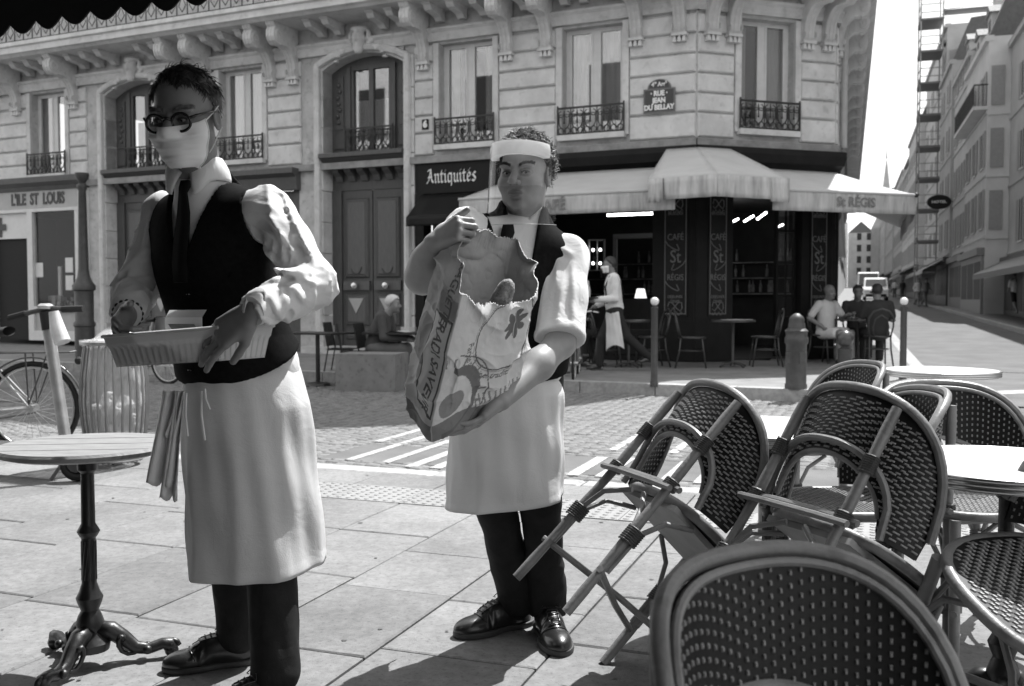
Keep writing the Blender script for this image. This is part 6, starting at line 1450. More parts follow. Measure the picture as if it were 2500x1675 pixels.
def shirt1(P):
    d = smin(torso1(P, False), rcone(P, nk1 + Vector((0, .01, -.035)), nk1 + Vector((0, .01, -.06)), .066, .066), .04) - .006
    L_ = polyl(P, [sL + Vector((0, 0, -.01)), sL * .5 + eL * .5, eL, eL * .55 + wL * .45, wL + (eL - wL) * .10], [.057, .055, .052, .048, .037], .03)
    uv, fv = eL - sL, wL - eL
    wu = np.clip(((P - _v3(sL)) @ _v3(uv)) / uv.length_squared, 0, 1); wf = np.clip(((P - _v3(eL)) @ _v3(fv)) / fv.length_squared, 0, 1)
    L_ = L_ + ridges(P, FOLD1, .011, .0095); L_ = L_ + np.where(wf > .02, crease(P, fv.cross(Vector((0, 1, .3))), .011, 19, 2, .35) + crease(P, fv, .005, 34, 9, .4), 0) + np.where(wf <= .02, crease(P, uv + Vector((-.1, 0, 0)), .009, 17, 1, .28) + crease(P, uv + Vector((.15, 0, .1)), .005, 30, 11, .3), 0) + .003 * vnoise(P, 11, 5)
    R_ = polyl(P, [sR + Vector((0, 0, -.01)), eR, wR + (eR - wR) * .12], [.060, .054, .040], .03) + crease(P, eR - sR, .008, 18, 6, .3) + crease(P, Vector((1, .3, .4)), .006, 24, 7, .4)
    d = smin(smin(d, L_, .03), R_, .03)
    ax_ = (hd1.c - nk1).normalized(); d = smax(d, -rcone(P, nk1 + ax_ * .072 + Vector((0, .012, 0)), nk1 + ax_ * .2, .069, .08), .004); return d
grow('shirt', shirt1, B1, (-1.28, 2.36, .80), (-.40, 3.12, 1.53), .005, M_white, m1)
for a, b in ((eL, wL), (eR, wR)):
    v = (b - a).normalized(); cu = MB(); cu.tube([b - v * .075 - B1, b - v * .04 - B1, b - v * .004 - B1, b + v * .012 - B1], [.041, .0405, .0395, .0375], 18); cu.build('cuff', M_white, m1, smooth=True)
def vest1(P):
    d = torso1(P) - .020 - .020 * np.clip((1.03 - P[..., 2]) / .12, 0, 1) + .003 * vnoise(P, 9, 8)
    Q = (P - _v3(ms1)) @ Ab1; x, f, z = Q[..., 0], Q[..., 1], P[..., 2]
    vneck = np.maximum(np.abs(x + .0) - (z - 1.185) * .34, -f - .01); d = smax(d, -vneck, .004)
    for s_, e_ in ((sL, eL), (sR, eR)):
        o = (s_ - ms1).normalized(); d = smax(d, -rcone(P, s_ + o * .012 + Vector((0, 0, -.03)), s_ + o * .10 + Vector((0, 0, -.05)), .082, .12), .006)
    d = smax(d, -rcone(P, nk1 + Vector((0, .01, -.01)), hd1.c, .071, .085), .004)
    hem = .925 - .50 * f; return smax(d, hem - z, .004)
vs1 = grow('waistcoat', vest1, B1, (-1.15, 2.62, .82), (-.55, 3.12, 1.52), .0055, M_vest, m1)
# collar, tie, buttons seated on the chest
def S1(u, v, o=.004):
    p_ = trace(lambda P: np.minimum(shirt1(P), vest1(P)), u, v); return (p_ if p_ is not None else at(u, v, 2.73)) + Vector((fc1.x, fc1.y, 0)) * o
collar(nk1 + Vector((-.006, .008, .004)), hd1.c, (-.2, -.98), M_white, m1, B1, r0=.069, drop=.052)
tie = MB(); cl_ = [(464, 442, 13), (462, 458, 17), (458, 472, 12), (455, 520, 19), (450, 580, 24), (446, 640, 25), (448, 690, 22)]
pp = []
for u, v, hw in cl_: c = S1(u, v, .016 if v < 475 else .010); pp.append((c - rt1 * hw * .00112, c + rt1 * hw * .00112))
tie.add([q - B1 for pr in pp for q in pr], [(2 * i, 2 * i + 1, 2 * i + 3, 2 * i + 2) for i in range(len(pp) - 1)]); o = tie.build('tie', M_tie, m1, smooth='all'); solidify(o, .008)
for u, v in ((462, 720), (460, 758), (466, 905)): p = S1(u, v, .003) - B1; MB().lathe([(.0001, .004), (.006, .003), (.0065, 0)], tuple(p), 10).build('button', M_frame, vs1, smooth=True)
pk0, pk1 = S1(560, 680, .003), S1(640, 640, .003); flap('pocket_welt', [pk0, pk1, pk1 + Vector((0, 0, .014)), pk0 + Vector((0, 0, .014))], M_vest, vs1, B1, .004)
grow('trousers', lambda P: smin(smin(polyl(P, lg1[0], [.074, .072, .064]), polyl(P, lg1[1], [.072, .075, .068]), .02) + .004 * vnoise(P, 12, 3) + .003 * vnoise(P * _v3((1, 1, .4)), 40, 4), ellip(P, pe1 + Vector((-.01, .0, -.03)), (.135, .10, .10), Ab1), .04), B1, (-1.02, 2.56, .03), (-.50, 3.16, 1.05), .008, M_trou, m1)
for hl, tw in (((-.80, 3.055, 0), (-1.055, 2.965, 0)), ((-.615, 2.73, 0), (-.83, 2.57, 0))):
    lo = (min(hl[0], tw[0]) - .1, min(hl[1], tw[1]) - .1, -.01); hi = (max(hl[0], tw[0]) + .1, max(hl[1], tw[1]) + .1, .14)
    sh = grow('shoe', lambda P: shoe(P, hl, tw), B1, lo, hi, .005, M_leather, m1); grow('sole', lambda P: sole(P, hl, tw), B1, lo, hi, .005, M_sole, sh)
    lacing(hl, tw, 1.0, sh, B1)
ap1 = apron('apron', (-.79, 2.905, 0), (-.742, 2.85, 0), (-.42, -.90), .188, .172, .955, lambda u: .345 + .045 * (1 - u) ** 3 + .03 * max(0, u - .7), M_apron, m1, B1, seed=5, flare=1.0, fold=.016, span=148)
tw_ = MB()
for dx, w_, ln, ph in ((0, .035, .30, 0), (-.02, .05, .26, 1.3), (.012, .02, .13, 2)):
    p0 = at(433, 955, 2.74) + Vector((dx, 0, 0)); tw_.grid(lambda u, v: p0 + Vector((-.028 * v + (u - .5) * w_ * (1 + .5 * v), .016 * math.sin(u * 9 + ph + v * 3), -ln * v + .008 * math.sin(u * 12 + ph) * v)) - B1, 12, 20)
o = tw_.build('waist_cloth', M_apron, m1, smooth='all'); solidify(o, .002)
st_ = MB()
for u0, v0, u1, v1 in ((500, 950, 512, 1000), (492, 955, 500, 1075), (455, 960, 458, 1065)): st_.tube([at(u0, v0, 2.715) - B1, at((u0 + u1) / 2 - 4, (v0 + v1) / 2, 2.705) - B1, at(u1, v1, 2.70) - B1], .0035, 5)
st_.build('apron_strings', M_white, ap1)
# hair: short, greying at the sides
def in_hair1(p): return p.z > (.100 - .066 * max(0, (.05 - p.y) / .05) - .012 * max(0, 1 - abs(p.x + .01) / .03) if p.y > .0 else .03 - .09 * min(1, -p.y / .06)) and not (abs(p.x) > .06 and p.z < .02 and p.y > -.03)
def cap(head, inside_z, off): return lambda P: smax(head.sdf(P, False) - off, inside_z(head.q(P)), .004)
def hz1(Q): y = Q[..., 1]; zl = np.where(y > 0, .100 - .066 * np.clip((.05 - y) / .05, 0, 1), .028 - .085 * np.clip(-y / .06, 0, 1)); return (zl - Q[..., 2]) * .8
hc1 = grow('hair', cap(hd1, hz1, .007), B1, hd1.c - Vector((.14, .14, .12)), hd1.c + Vector((.14, .14, .17)), .004, M_hair_d, m1)
strands('hair_strands', hd1, M_hair_d, hc1, B1, 3800, lambda p: in_hair1(p) and (p.z > .06 or p.y > .02), .033, .16, .0012, 3, .34, lambda p: Vector((-.35, .5, .1)) if p.z > .09 else Vector((0, -.3, -1)))
strands('grey_strands', hd1, M_hair_m, hc1, B1, 3200, lambda p: in_hair1(p) and p.z <= .085 and p.y < .05, .022, .05, .0011, 4, .35, lambda p: Vector((0, -.5, -1)))
# paper mask
def rayhead(hd, az, z, off):
    d = Vector((math.sin(az), math.cos(az), 0)); r_ = .16; c = Vector((0, .0, z))
    for _ in range(60):
        p = hd.w(c + d * r_); s_ = float(hd.sdf(np.array([[p.x, p.y, p.z]], np.float32))[0]) / hd.k
        if s_ < off: break
        r_ -= max((s_ - off) * .7, .0006)
        if r_ < .03: break
    return c + d * r_
rows = []; NA, NZ = 31, 29
for j in range(NZ):
    q = j / (NZ - 1); row = []
    for i in range(NA):
        s_ = -1 + 2 * i / (NA - 1); wv = 1 - .30 * abs(2 * q - 1) ** 3; az = s_ * R(60) * (.92 + .08 * wv); z = -.018 - .102 * q + .012 * s_ * s_ * (1 - 2 * q)
        p = rayhead(hd1, az, z, .006); row.append(p)
    rows.append(row)
# the sheet spans hollows: smooth it and tent it over the nose
for _ in range(5):
    for j in range(NZ):
        for i in range(1, NA - 1):
            p = rows[j][i]; a = (rows[j][i - 1] + rows[j][i + 1]) / 2
            if a.y > p.y: rows[j][i] = Vector((p.x, p.y * .35 + a.y * .65, p.z))
for i in range(NA):
    for j in range(NZ - 2, 0, -1):
        a = (rows[j - 1][i] + rows[j + 1][i]) / 2
        if a.y > rows[j][i].y: rows[j][i].y = rows[j][i].y * .4 + a.y * .6
mk = MB(); mk.grid(lambda u, v: hd1.w(rows[round(v * (NZ - 1))][round(u * (NA - 1))] + Vector((0, .0032 * (1 if (v * 28) % 7 < 2 else 0) * (1 if .12 < v < .92 else 0), 0))) - B1, NA, NZ); mko = mk.build('paper_mask', M_mask, m1, smooth='all'); solidify(mko, .0025); subsurf(mko)
for s_ in (-1, 1):
    i = 0 if s_ < 0 else NA - 1; ear_t, ear_b = hd1.w((s_ * .083, -.014, .022)), hd1.w((s_ * .083, -.020, -.030))
    for j, e in ((1, ear_t), (NZ - 2, ear_b)): MB().tube([hd1.w(rows[j][i]) - B1, (hd1.w(rows[j][i]) + e) / 2 + (e - hd1.c).normalized() * .004 - B1, e - B1], .0018, 5).build('ear_loop', M_white, mko)
    MB().tube([hd1.w(rows[j][i] + Vector((s_ * .001, .001, 0))) - B1 for j in range(0, NZ, 2)], .003, 5).build('mask_edge', M_white, mko)
# spectacles
gl = MB()
for x in (-.034, .034): gl.tube([hd1.w((x + .0245 * math.cos(a * math.pi / 14), .104 - .004 * abs(math.cos(a * math.pi / 14)) - .05 * abs(x + .0245 * math.cos(a * math.pi / 14)) ** 1.0 * .5, -.010 + .0215 * math.sin(a * math.pi / 14))) - B1 for a in range(28)], .0040, 6, closed=True)
gl.tube([hd1.w(p) - B1 for p in ((-.010, .1045, -.002), (0, .109, .003), (.010, .1045, -.002))], .0038, 6)
for s_ in (-1, 1): gl.tube([hd1.w(p) - B1 for p in ((s_ * .058, .100, .0), (s_ * .070, .085, .004), (s_ * .079, .03, .008), (s_ * .081, -.012, .010), (s_ * .079, -.03, -.008))], .0036, 6)
glo = gl.build('spectacles', M_frame, m1, smooth='all'); M_lens = mat_glass('spectacle lens', .03, .92)
for x in (-.034, .034): ln_ = MB(); ln_.add([hd1.w((x + .023 * math.cos(a * math.pi / 10), .1015 - .025 * abs(x + .023 * math.cos(a * math.pi / 10)), -.010 + .020 * math.sin(a * math.pi / 10))) - B1 for a in range(20)], [tuple(range(20))]); ln_.build('lens', M_lens, glo)
br = MB(); v = (wR - eR).normalized(); x_ = v.orthogonal().normalized(); y_ = v.cross(x_)
for k in range(16): a = k * math.pi / 8; p = wR + v * .004 + x_ * .036 * math.cos(a) + y_ * .036 * math.sin(a) - B1; br.sphere(tuple(p), .0065, 7, 5)
br.build('bracelet', M_rub, m1, smooth='all')

# bread tray in his hands
tl, trr = at(256, 822, 2.60), at(532, 800, 2.43); ex = (trr - tl); TL = ex.length; ex.normalize(); ey = Vector((-ex.y, ex.x, 0)).normalized(); ez = ex.cross(ey).normalized()
tr_ = thing('bread_tray', 'pale ribbed plastic tray held by the masked waiter', 'tray', tl); Mt = Matrix(((ex.x, ey.x, ez.x, 0), (ex.y, ey.y, ez.y, 0), (ex.z, ey.z, ez.z, 0), (0, 0, 0, 1)))
M_tray = mat_cloth('cream plastic', .64, .4, thin=.2, noise=.02, bump=0, spec=.4)
def tr_prof(u, v):
    dw, ins = .20, .016 * v; a = u * 4; k = int(a) % 4; q = a - int(a); x0, x1, y0, y1 = ins, TL - ins, ins, dw - ins
    c = [(x0, y0), (x1, y0), (x1, y1), (x0, y1)]; p0, p1 = c[k], c[(k + 1) % 4]; x = p0[0] + (p1[0] - p0[0]) * q; y = p0[1] + (p1[1] - p0[1]) * q
    rb = .0016 * (1 if math.sin(q * (34 if k % 2 == 0 else 18) * math.pi) > 0 else -1) if v > .36 else (.004 if v < .34 else 0)
    n_ = [(0, -1), (1, 0), (0, 1), (-1, 0)][k]; return (x + n_[0] * rb, y + n_[1] * rb, -.080 * v)
mb = MB(Mt); mb.grid(tr_prof, 280, 14, cu=True); o = mb.build('tray_wall', M_tray, tr_, smooth=True); solidify(o, .003)
MB(Mt).box(.016, TL - .016, .016, .184, -.082, -.079).build('tray_floor', M_tray, tr_)
MB(Mt).tube([(-.004, -.004, 0), (TL + .004, -.004, 0), (TL + .004, .204, 0), (-.004, .204, 0)], .005, 6, closed=True).build('tray_rim', M_tray, tr_)
for nm_, lb_, p, s_, rz in (('folded_box', 'small open white carton standing in the bread tray', (.14, .12, -.02), (.05, .035, .06), .3), ('metal_tin', 'small grey tin lying in the bread tray', (.20, .10, -.04), (.035, .03, .04), -.5)):
    t = thing(nm_, lb_, 'box', tl + Mt.to_3x3() @ Vector(p), rz + .4); k = MB(); k.box(-s_[0], s_[0], -s_[1], s_[1], -s_[2] * .7, s_[2]); k.build('carton', M_mask if 'box' in nm_ else M_steelw, t); MB().add([(-s_[0], -s_[1], s_[2]), (s_[0], -s_[1], s_[2]), (s_[0], -s_[1] - .03, s_[2] + .02), (-s_[0], -s_[1] - .03, s_[2] + .02)], [(0, 1, 2, 3)]).build('lid_flap', M_mask if 'box' in nm_ else M_steelw, t)
# ------------------------------------------------------------------ waiter with the face shield and the paper sack
B2 = Vector((.0, 3.3, 0))
m2 = thing('person', 'short-sleeved waiter in a clear face shield hugging a paper sack', 'person', B2)
C0 = at(1046, 1092, 2.64); Ct = at(1126, 735, 2.67); eax = (Ct - C0); eax.normalize()
e1 = at(1215, 1012, 2.80) - C0; W1 = .30; e1.normalize(); e2 = at(985, 1000, 2.76) - C0; W2 = .172; e2.normalize()
Ftop = C0 + e2 * W2 * .80 + e1 * .02 + eax * .525
hd2 = Head(at(1281, 424, 3.20), (-.34, -.93, -.03), (.03, .08, 1), 1.0, 1.10)
nk2 = at(1277, 545, 3.23); sL2 = at(1388, 618, 3.20); sR2 = at(1140, 556, 3.12); eL2 = at(1368, 838, 3.04); wL2 = at(1226, 978, 2.80); eR2 = at(1032, 676, 2.88); wR2 = Ftop + Vector((-.062, .02, -.035))
fc2 = Vector((.20, -.98, 0)); rt2 = Vector((.98, .20, 0)); Ab2 = np.array([[rt2.x, fc2.x, 0], [rt2.y, fc2.y, 0], [0, 0, 1]], np.float32)
ch2 = Vector((.025, 3.21, 1.17)); be2 = Vector((.01, 3.21, 1.00)); pe2 = Vector((-.01, 3.25, .88)); ms2 = (sL2 + sR2) / 2
def torso2(P, neck=True):
    d = ellip(P, ch2, (.170, .118, .19), Ab2); d = smin(d, ellip(P, be2, (.165, .128, .17), Ab2), .06); d = smin(d, ellip(P, pe2, (.165, .125, .13), Ab2), .06)
    d = smin(d, rcone(P, sL2 + Vector((-.015, 0, -.03)), nk2 + Vector((0, 0, -.03)), .055, .055), .05); d = smin(d, rcone(P, sR2 + Vector((.02, .02, -.03)), nk2 + Vector((0, 0, -.03)), .055, .055), .05)
    return smin(d, rcone(P, nk2 + Vector((0, .02, -.02)), nk2 + (hd2.c - nk2) * .5, .058, .056), .05) if neck else d
lg2 = [((-.085, 3.25, .86), (-.055, 3.24, .46), (.020, 3.36, .09)), ((.085, 3.26, .86), (.095, 3.23, .46), (.122, 3.33, .09))]
fist_d = Vector((.10, -.02, .055))
def hands2(P):
    d = hand_sdf(P, wR2 + fist_d.normalized() * .005, fist_d + Vector((0, -.05, .0)), (.05, .62, -.35), [(62, 95, 60), (66, 98, 62), (70, 98, 62), (74, 98, 62)], thumb=(.7, .8), k=1.0)
    return np.minimum(d, hand_sdf(P, wL2, at(1115, 1078, 2.72) - wL2, (-.25, .30, .90), [(12, 18, 12)] * 4, thumb=(.8, .5), k=1.0))
def body2(P):
    d = smin(hd2.sdf(P), rcone(P, hd2.w((0, -.02, -.055)), nk2 + Vector((0, .02, -.03)), .060, .066), .03); d = smin(d, torso2(P) + .012, .03)
    d = smin(d, polyl(P, [sL2, eL2, eL2 * .6 + wL2 * .4, wL2], [.05, .043, .044, .027]), .03); d = smin(d, polyl(P, [sR2, eR2, eR2 * .55 + wR2 * .45, wR2], [.05, .047, .045, .029]), .03)
    for l in lg2: d = smin(d, polyl(P, l, [.07, .05, .038]), .03)
    return smin(d, hands2(P), .012)
def headneck2(P): return smin(hd2.sdf(P), rcone(P, hd2.w((0, -.02, -.055)), nk2 + Vector((0, .02, -.03)), .060, .066), .03)
def arms2(P): return np.minimum(polyl(P, [sL2, eL2, eL2 * .6 + wL2 * .4, wL2], [.05, .043, .044, .027]), polyl(P, [sR2, eR2, eR2 * .55 + wR2 * .45, wR2], [.05, .047, .045, .029]))
def trunk2(P):
    d = smin(torso2(P) + .012, rcone(P, hd2.w((0, -.02, -.075)), nk2 + Vector((0, .02, -.03)), .052, .064), .03); d = smin(d, arms2(P), .03)
    for l in lg2: d = smin(d, polyl(P, l, [.07, .05, .038]), .03)
    return d
def fist2(P): return smin(hands2(P), rcone(P, wR2 + (eR2 - wR2) * .35, wR2, .0385, .029), .012)
def palm2(P): return smin(hands2(P), rcone(P, wL2 + (eL2 - wL2) * .3, wL2, .033, .027), .012)
grow_body(B2, m2, body2, [(trunk2, (-.42, 2.60, .03), (.36, 3.46, 1.58), .008), (headneck2, hd2.c - Vector((.13, .14, .20)), hd2.c + Vector((.13, .14, .15)), .0024), (fist2, *near_box(wR2 + Vector((.055, -.0, .01)), .125), .0026), (palm2, *near_box(wL2 + Vector((-.06, -.03, -.05)), .15), .004)], lambda V: hd2.tone(V, .28, .76))
eyes(hd2, m2, B2, Vector((0, 0, CAMH)) - hd2.c); brows(hd2, m2, B2, M_hair_d, 5)
slR = sR2 * .35 + eR2 * .65
_g = lambda u, v: at(u, v, 3.12)
FOLD2 = [(_g(a, b), _g(c, d)) for a, b, c, d in ((1335, 640, 1312, 790), (1398, 640, 1392, 790), (1360, 600, 1322, 690), (1372, 690, 1350, 800), (1345, 590, 1400, 625))]
FOLD3 = [(_g(a, b), _g(c, d)) for a, b, c, d in ((1100, 560, 1130, 640), (1080, 570, 1105, 640), (1120, 540, 1160, 620), (1150, 530, 1185, 600), (1065, 590, 1085, 650))]
def shirt2(P):
    d = torso2(P, False) - .006; v = (eL2 - sL2).normalized(); hemL = eL2 - v * .015
    L_ = polyl(P, [sL2, sL2 * .5 + eL2 * .5, eL2 + v * .03], [.062, .068, .076], .03) + .003 * vnoise(P, 14, 5) + crease(P, v, .006, 15, 2, .22); th_ = (P - _v3(hemL)) @ _v3(v); L_ = L_ + ridges(P, FOLD2, .007, .010) - .0022 * (th_ > -.024); L_ = smax(L_, th_, .003)
    v2 = (eR2 - sR2).normalized(); R_ = polyl(P, [sR2, eR2], [.062, .070], .03) + crease(P, v2.cross(Vector((0, 0, 1))), .007, 30, 3, .3); R_ = R_ + ridges(P, FOLD3, .008, .008); R_ = smax(R_, (P - _v3(slR)) @ _v3(v2), .003)
    d = smin(smin(d, L_, .03), R_, .03); ax_ = (hd2.c - nk2).normalized(); return smax(d, -rcone(P, nk2 + ax_ * .066 + Vector((0, .008, 0)), nk2 + ax_ * .2, .071, .08), .004)
grow('shirt', shirt2, B2, (-.42, 2.80, .76), (.36, 3.46, 1.46), .006, M_white, m2)
def vest2(P):
    d = torso2(P) - .019 + .003 * vnoise(P, 9, 8); Q = (P - _v3(ms2)) @ Ab2; x, f, z = Q[..., 0], Q[..., 1], P[..., 2]
    vneck = np.maximum(np.abs(x + .018) - (z - 1.08) * .27, -f - .02); d = smax(d, -vneck, .004)
    for s_ in (sL2, sR2):
        o = (s_ - ms2).normalized(); d = smax(d, -rcone(P, s_ + o * .015 + Vector((0, 0, -.03)), s_ + o * .12 + Vector((0, 0, -.07)), .080, .12), .006)
    d = smax(d, -rcone(P, nk2 + Vector((0, .01, .0)), hd2.c, .070, .085), .004); return smax(d, .885 - .25 * f - z, .004)
grow('waistcoat', vest2, B2, (-.25, 3.02, .78), (.28, 3.44, 1.45), .0055, M_vest, m2)
def S2(u, v, o=.004):
    p_ = trace(lambda P: np.minimum(shirt2(P), vest2(P)), u, v); return (p_ if p_ is not None else at(u, v, 3.1)) + fc2 * o
collar(nk2 + Vector((-.004, .006, .0)), hd2.c, (-.02, -1), M_white, m2, B2, r0=.070, drop=.068)
tie = MB(); pp = []
for u, v, hw in ((1238, 550, 13), (1237, 570, 17), (1233, 590, 13), (1228, 630, 18), (1222, 690, 22)): c = S2(u, v, .016 if v < 592 else .010); pp.append((c - rt2 * hw * .00128, c + rt2 * hw * .00128))
tie.add([q - B2 for pr in pp for q in pr], [(2 * i, 2 * i + 1, 2 * i + 3, 2 * i + 2) for i in range(len(pp) - 1)]); o = tie.build('tie', M_tie, m2, smooth='all'); solidify(o, .008)
grow('trousers', lambda P: smin(smin(polyl(P, lg2[0], [.08, .064, .058], .02), polyl(P, lg2[1], [.08, .066, .062], .02), .008) + crease(P, Vector((1, .4, .5)), .007, 15, 4, .5) * np.clip((.5 - P[..., 2]) / .3, 0, 1) + .004 * vnoise(P, 12, 3), ellip(P, pe2, (.16, .12, .12), Ab2), .05), B2, (-.22, 3.08, .06), (.25, 3.48, 1.0), .006, M_trou, m2)
for hl, tw in (((.062, 3.42, 0), (-.185, 3.27, 0)), ((.105, 3.385, 0), (.158, 3.095, 0))):
    lo = (min(hl[0], tw[0]) - .1, min(hl[1], tw[1]) - .1, -.01); hi = (max(hl[0], tw[0]) + .1, max(hl[1], tw[1]) + .1, .15)
    sh = grow('shoe', lambda P: shoe(P, hl, tw, 1.05), B2, lo, hi, .004, M_leather, m2); grow('sole', lambda P: sole(P, hl, tw, 1.05), B2, lo, hi, .004, M_sole, sh)
    lacing(hl, tw, 1.05, sh, B2, 5)
apron('apron', (-.012, 3.245, 0), (-.022, 3.215, 0), (.08, -1), .180, .160, .92, lambda u: .505 - .065 * u, M_apron, m2, B2, seed=11, flare=1.02, fold=.012)
# curly hair
def in_hair2(p): return p.z > (.078 - .05 * max(0, (.05 - p.y) / .05) if p.y > .0 else .02 - .075 * min(1, -p.y / .06)) and not (abs(p.x) > .055 and p.z < .02 and p.y > -.02)
def hz2(Q): y = Q[..., 1]; zl = np.where(y > 0, .080 - .05 * np.clip((.05 - y) / .05, 0, 1), .022 - .075 * np.clip(-y / .06, 0, 1)); return (zl - Q[..., 2]) * .8
hc2 = grow('hair', lambda P: cap(hd2, hz2, .009)(P) + .004 * vnoise(P, 75, 2), B2, hd2.c - Vector((.14, .14, .12)), hd2.c + Vector((.14, .14, .17)), .004, M_hair_d, m2)
strands('hair_curls', hd2, M_hair_d, hc2, B2, 3000, in_hair2, .042, .75, .0014, 6, .75); strands('grey_curls', hd2, M_hair_m, hc2, B2, 1900, in_hair2, .046, .85, .0014, 8, .9)
# clear face shield with a foam brow band
fsm = thing('face_shield', 'clear plastic face shield with white foam band on the waiter with the sack', 'face shield', B2)
def cyl(az, z, r0): return hd2.w((math.sin(az) * r0 * .80, .012 + math.cos(az) * r0, z)) - B2
M_foam = mat_cloth('white foam', .85, .8, thin=.45, noise=.03, bump=.1)
fb = MB()
for rr_, fl in ((.124, 0), (.094, 1)): fb.grid(lambda u, v: cyl(R(-78 + 156 * u) * (1 - 2 * fl), .040 + .042 * v + .010 * (1 - abs(2 * u - 1) ** 2), rr_ + (.004 * math.sin(v * math.pi) if not fl else 0)), 40, 7)
for v_ in (0, 1): fb.grid(lambda u, v: cyl(R(-78 + 156 * u) * (1 if v_ else -1), .040 + .042 * v_ + .010 * (1 - abs(2 * u - 1) ** 2), .094 + .030 * (v if v_ else v)), 40, 2)
for e in (-78, 78): fb.grid(lambda u, v: cyl(R(e), .040 + .042 * v, .094 + .030 * u), 3, 5)
fb.build('foam_band', M_foam, fsm, smooth=True)
M_shield = mat_glass('shield plastic', -.004, .97, .03)
sp = MB(); sp.grid(lambda u, v: cyl(R(-82 + 164 * u), .084 - .252 * v + (.018 * max(0, abs(2 * u - 1) - .8) * 5 * max(0, v - .85) * 6), .1275 + .022 * v - .004 * math.cos(u * 6.28)), 48, 20); sp.build('visor', M_shield, fsm, smooth='all')
ed = MB(); ed.tube([cyl(R(-82 + 164 * u / 30), .084 - .252, .1275 + .022 - .004 * math.cos(u / 30 * 6.28)) for u in range(31)], .0008, 4); ed.build('visor_edge', mat('visor edge', .3, .3), fsm)
sb = MB(); sb.tube([cyl(R(78), .06, .11), hd2.w((.088, -.03, .045)) - B2, hd2.w((.06, -.095, .03)) - B2, hd2.w((0, -.115, .025)) - B2, hd2.w((-.06, -.095, .03)) - B2, hd2.w((-.088, -.03, .045)) - B2, cyl(R(-78), .06, .11)], .007, 6, flat=.3); sb.build('strap', M_white, fsm, smooth='all')

# ------------------------------------------------------------------ paper flour sack with loaves
sack = thing('paper_sack', 'crumpled printed flour sack with loaves in the shielded waiter\'s arms', 'sack', C0)
PER = 2 * (W1 + W2)
rimk = [(0, .42), (W1 * .35, .365), (W1 * .8, .335), (W1, .35), (W1 + W2 * .5, .39), (W1 + W2, .41), (W1 * 1.5 + W2, .485), (2 * W1 + W2, .56), (2 * W1 + W2 * 1.35, .54), (2 * W1 + W2 * 1.7, .475), (PER, .42)]
def rim_h(s):
    s = s % PER
    for (a, x), (b, y) in zip(rimk[:-1], rimk[1:]):
        if a <= s <= b: q = (s - a) / (b - a); q = q * q * (3 - 2 * q); return x + (y - x) * q
    return .4
def rim_vec(s): return np.array([rim_h(x) for x in s])
NS, NT = 420, 300
sv_ = np.arange(NS) / NS * PER; tv_ = np.linspace(0, 1, NT)
def perim(s):
    rc = .03; out = np.zeros((len(s), 2))
    for i, x in enumerate(s):
        if x < W1: p = (x, 0)
        elif x < W1 + W2: p = (W1, x - W1)
        elif x < 2 * W1 + W2: p = (2 * W1 + W2 - x, W2)
        else: p = (0, PER - x)
        out[i] = p
    return out
pm = perim(sv_); k_ = 16
pmS = sum(np.roll(pm, j, 0) for j in range(-k_, k_ + 1)) / (2 * k_ + 1); pm = pm * .45 + pmS * .55     # softened corners
rh = rim_vec(sv_); jag = np.array([rnd.uniform(-.004, .004) for _ in range(NS)]); rh = rh + jag
cen = np.array([W1 / 2, W2 / 2]); Tm = tv_[:, None] * rh[None, :]                # metres up the axis
bul = np.sin(np.clip(Tm / .50, 0, 1) * math.pi) ** .7
dirc = (pm - cen); sc_ = 1 + .10 * bul[:, :, None] - .10 * (np.clip(.06 - Tm, 0, 1) / .06)[:, :, None] - .20 * np.clip((Tm - .40) / .2, 0, 1)[:, :, None]
xy = cen + dirc[None] * sc_
E1, E2, EX = np.array(e1), np.array(e2), np.array(eax); nrmv = np.array(e1.cross(e2) if e1.cross(e2).dot(eax) > 0 else e2.cross(e1))
Pw = np.array(C0)[None, None] + xy[..., 0:1] * E1 + xy[..., 1:2] * E2 + Tm[..., None] * EX
outw = (dirc[None, :, 0:1] * E1 + dirc[None, :, 1:2] * E2); outw = outw / np.linalg.norm(outw, axis=-1, keepdims=True)
Pf = Pw.astype(np.float32)
def ridged(s, seed): n_ = vnoise(Pf, s, seed); return 1 - np.abs(n_)
disp = .014 * vnoise(Pf, 7, 1) + .016 * (ridged(8, 2) ** 4 - .25) + .009 * (ridged(15, 3) ** 4 - .25) + .0030 * (ridged(34, 4) ** 3 - .3) + .0008 * vnoise(Pf, 90, 5)
disp += .02 * np.clip((Tm - (rh[None] - .06)) / .06, 0, 1) * vnoise(Pf, 24, 6)
Pw = Pw + outw * disp[..., None]
# printed tones drawn in sack coordinates: x along the face, t up the sack
tone = np.full((NT, NS), .60); S_ = np.broadcast_to(sv_[None], Tm.shape)
front = S_ < W1; left = S_ > 2 * W1 + W2; XL = PER - S_                          # XL: distance from the near corner along the left face
def paint(mask, v): tone[mask] = v
paint(Tm < .062 + .012 * np.sin(S_ * 20), .20)                                    # dark foot
paint(left & (Tm > .32), .42); paint(left & (Tm > .18) & (Tm < .30) & (((XL - .12) / .05) ** 2 + ((Tm - .22) / .09) ** 2 < 1), .34)
band = left & (XL > .012) & (XL < .088) & (Tm > .085) & (Tm < .335); paint(band, .68)
eb = left & (XL > .006) & (XL < .094) & (Tm > .078) & (Tm < .342) & ~band; paint(eb, .10)
paint(left & (XL < .088) & (Tm > .345) & (Tm < .40), .28)
cx, ct = .195, .262; rr2 = np.hypot(S_ - cx, Tm - ct); paint(front & (np.abs(rr2 - .098) < .0022), .12); paint(front & (np.abs(rr2 - .104) < .001), .25)
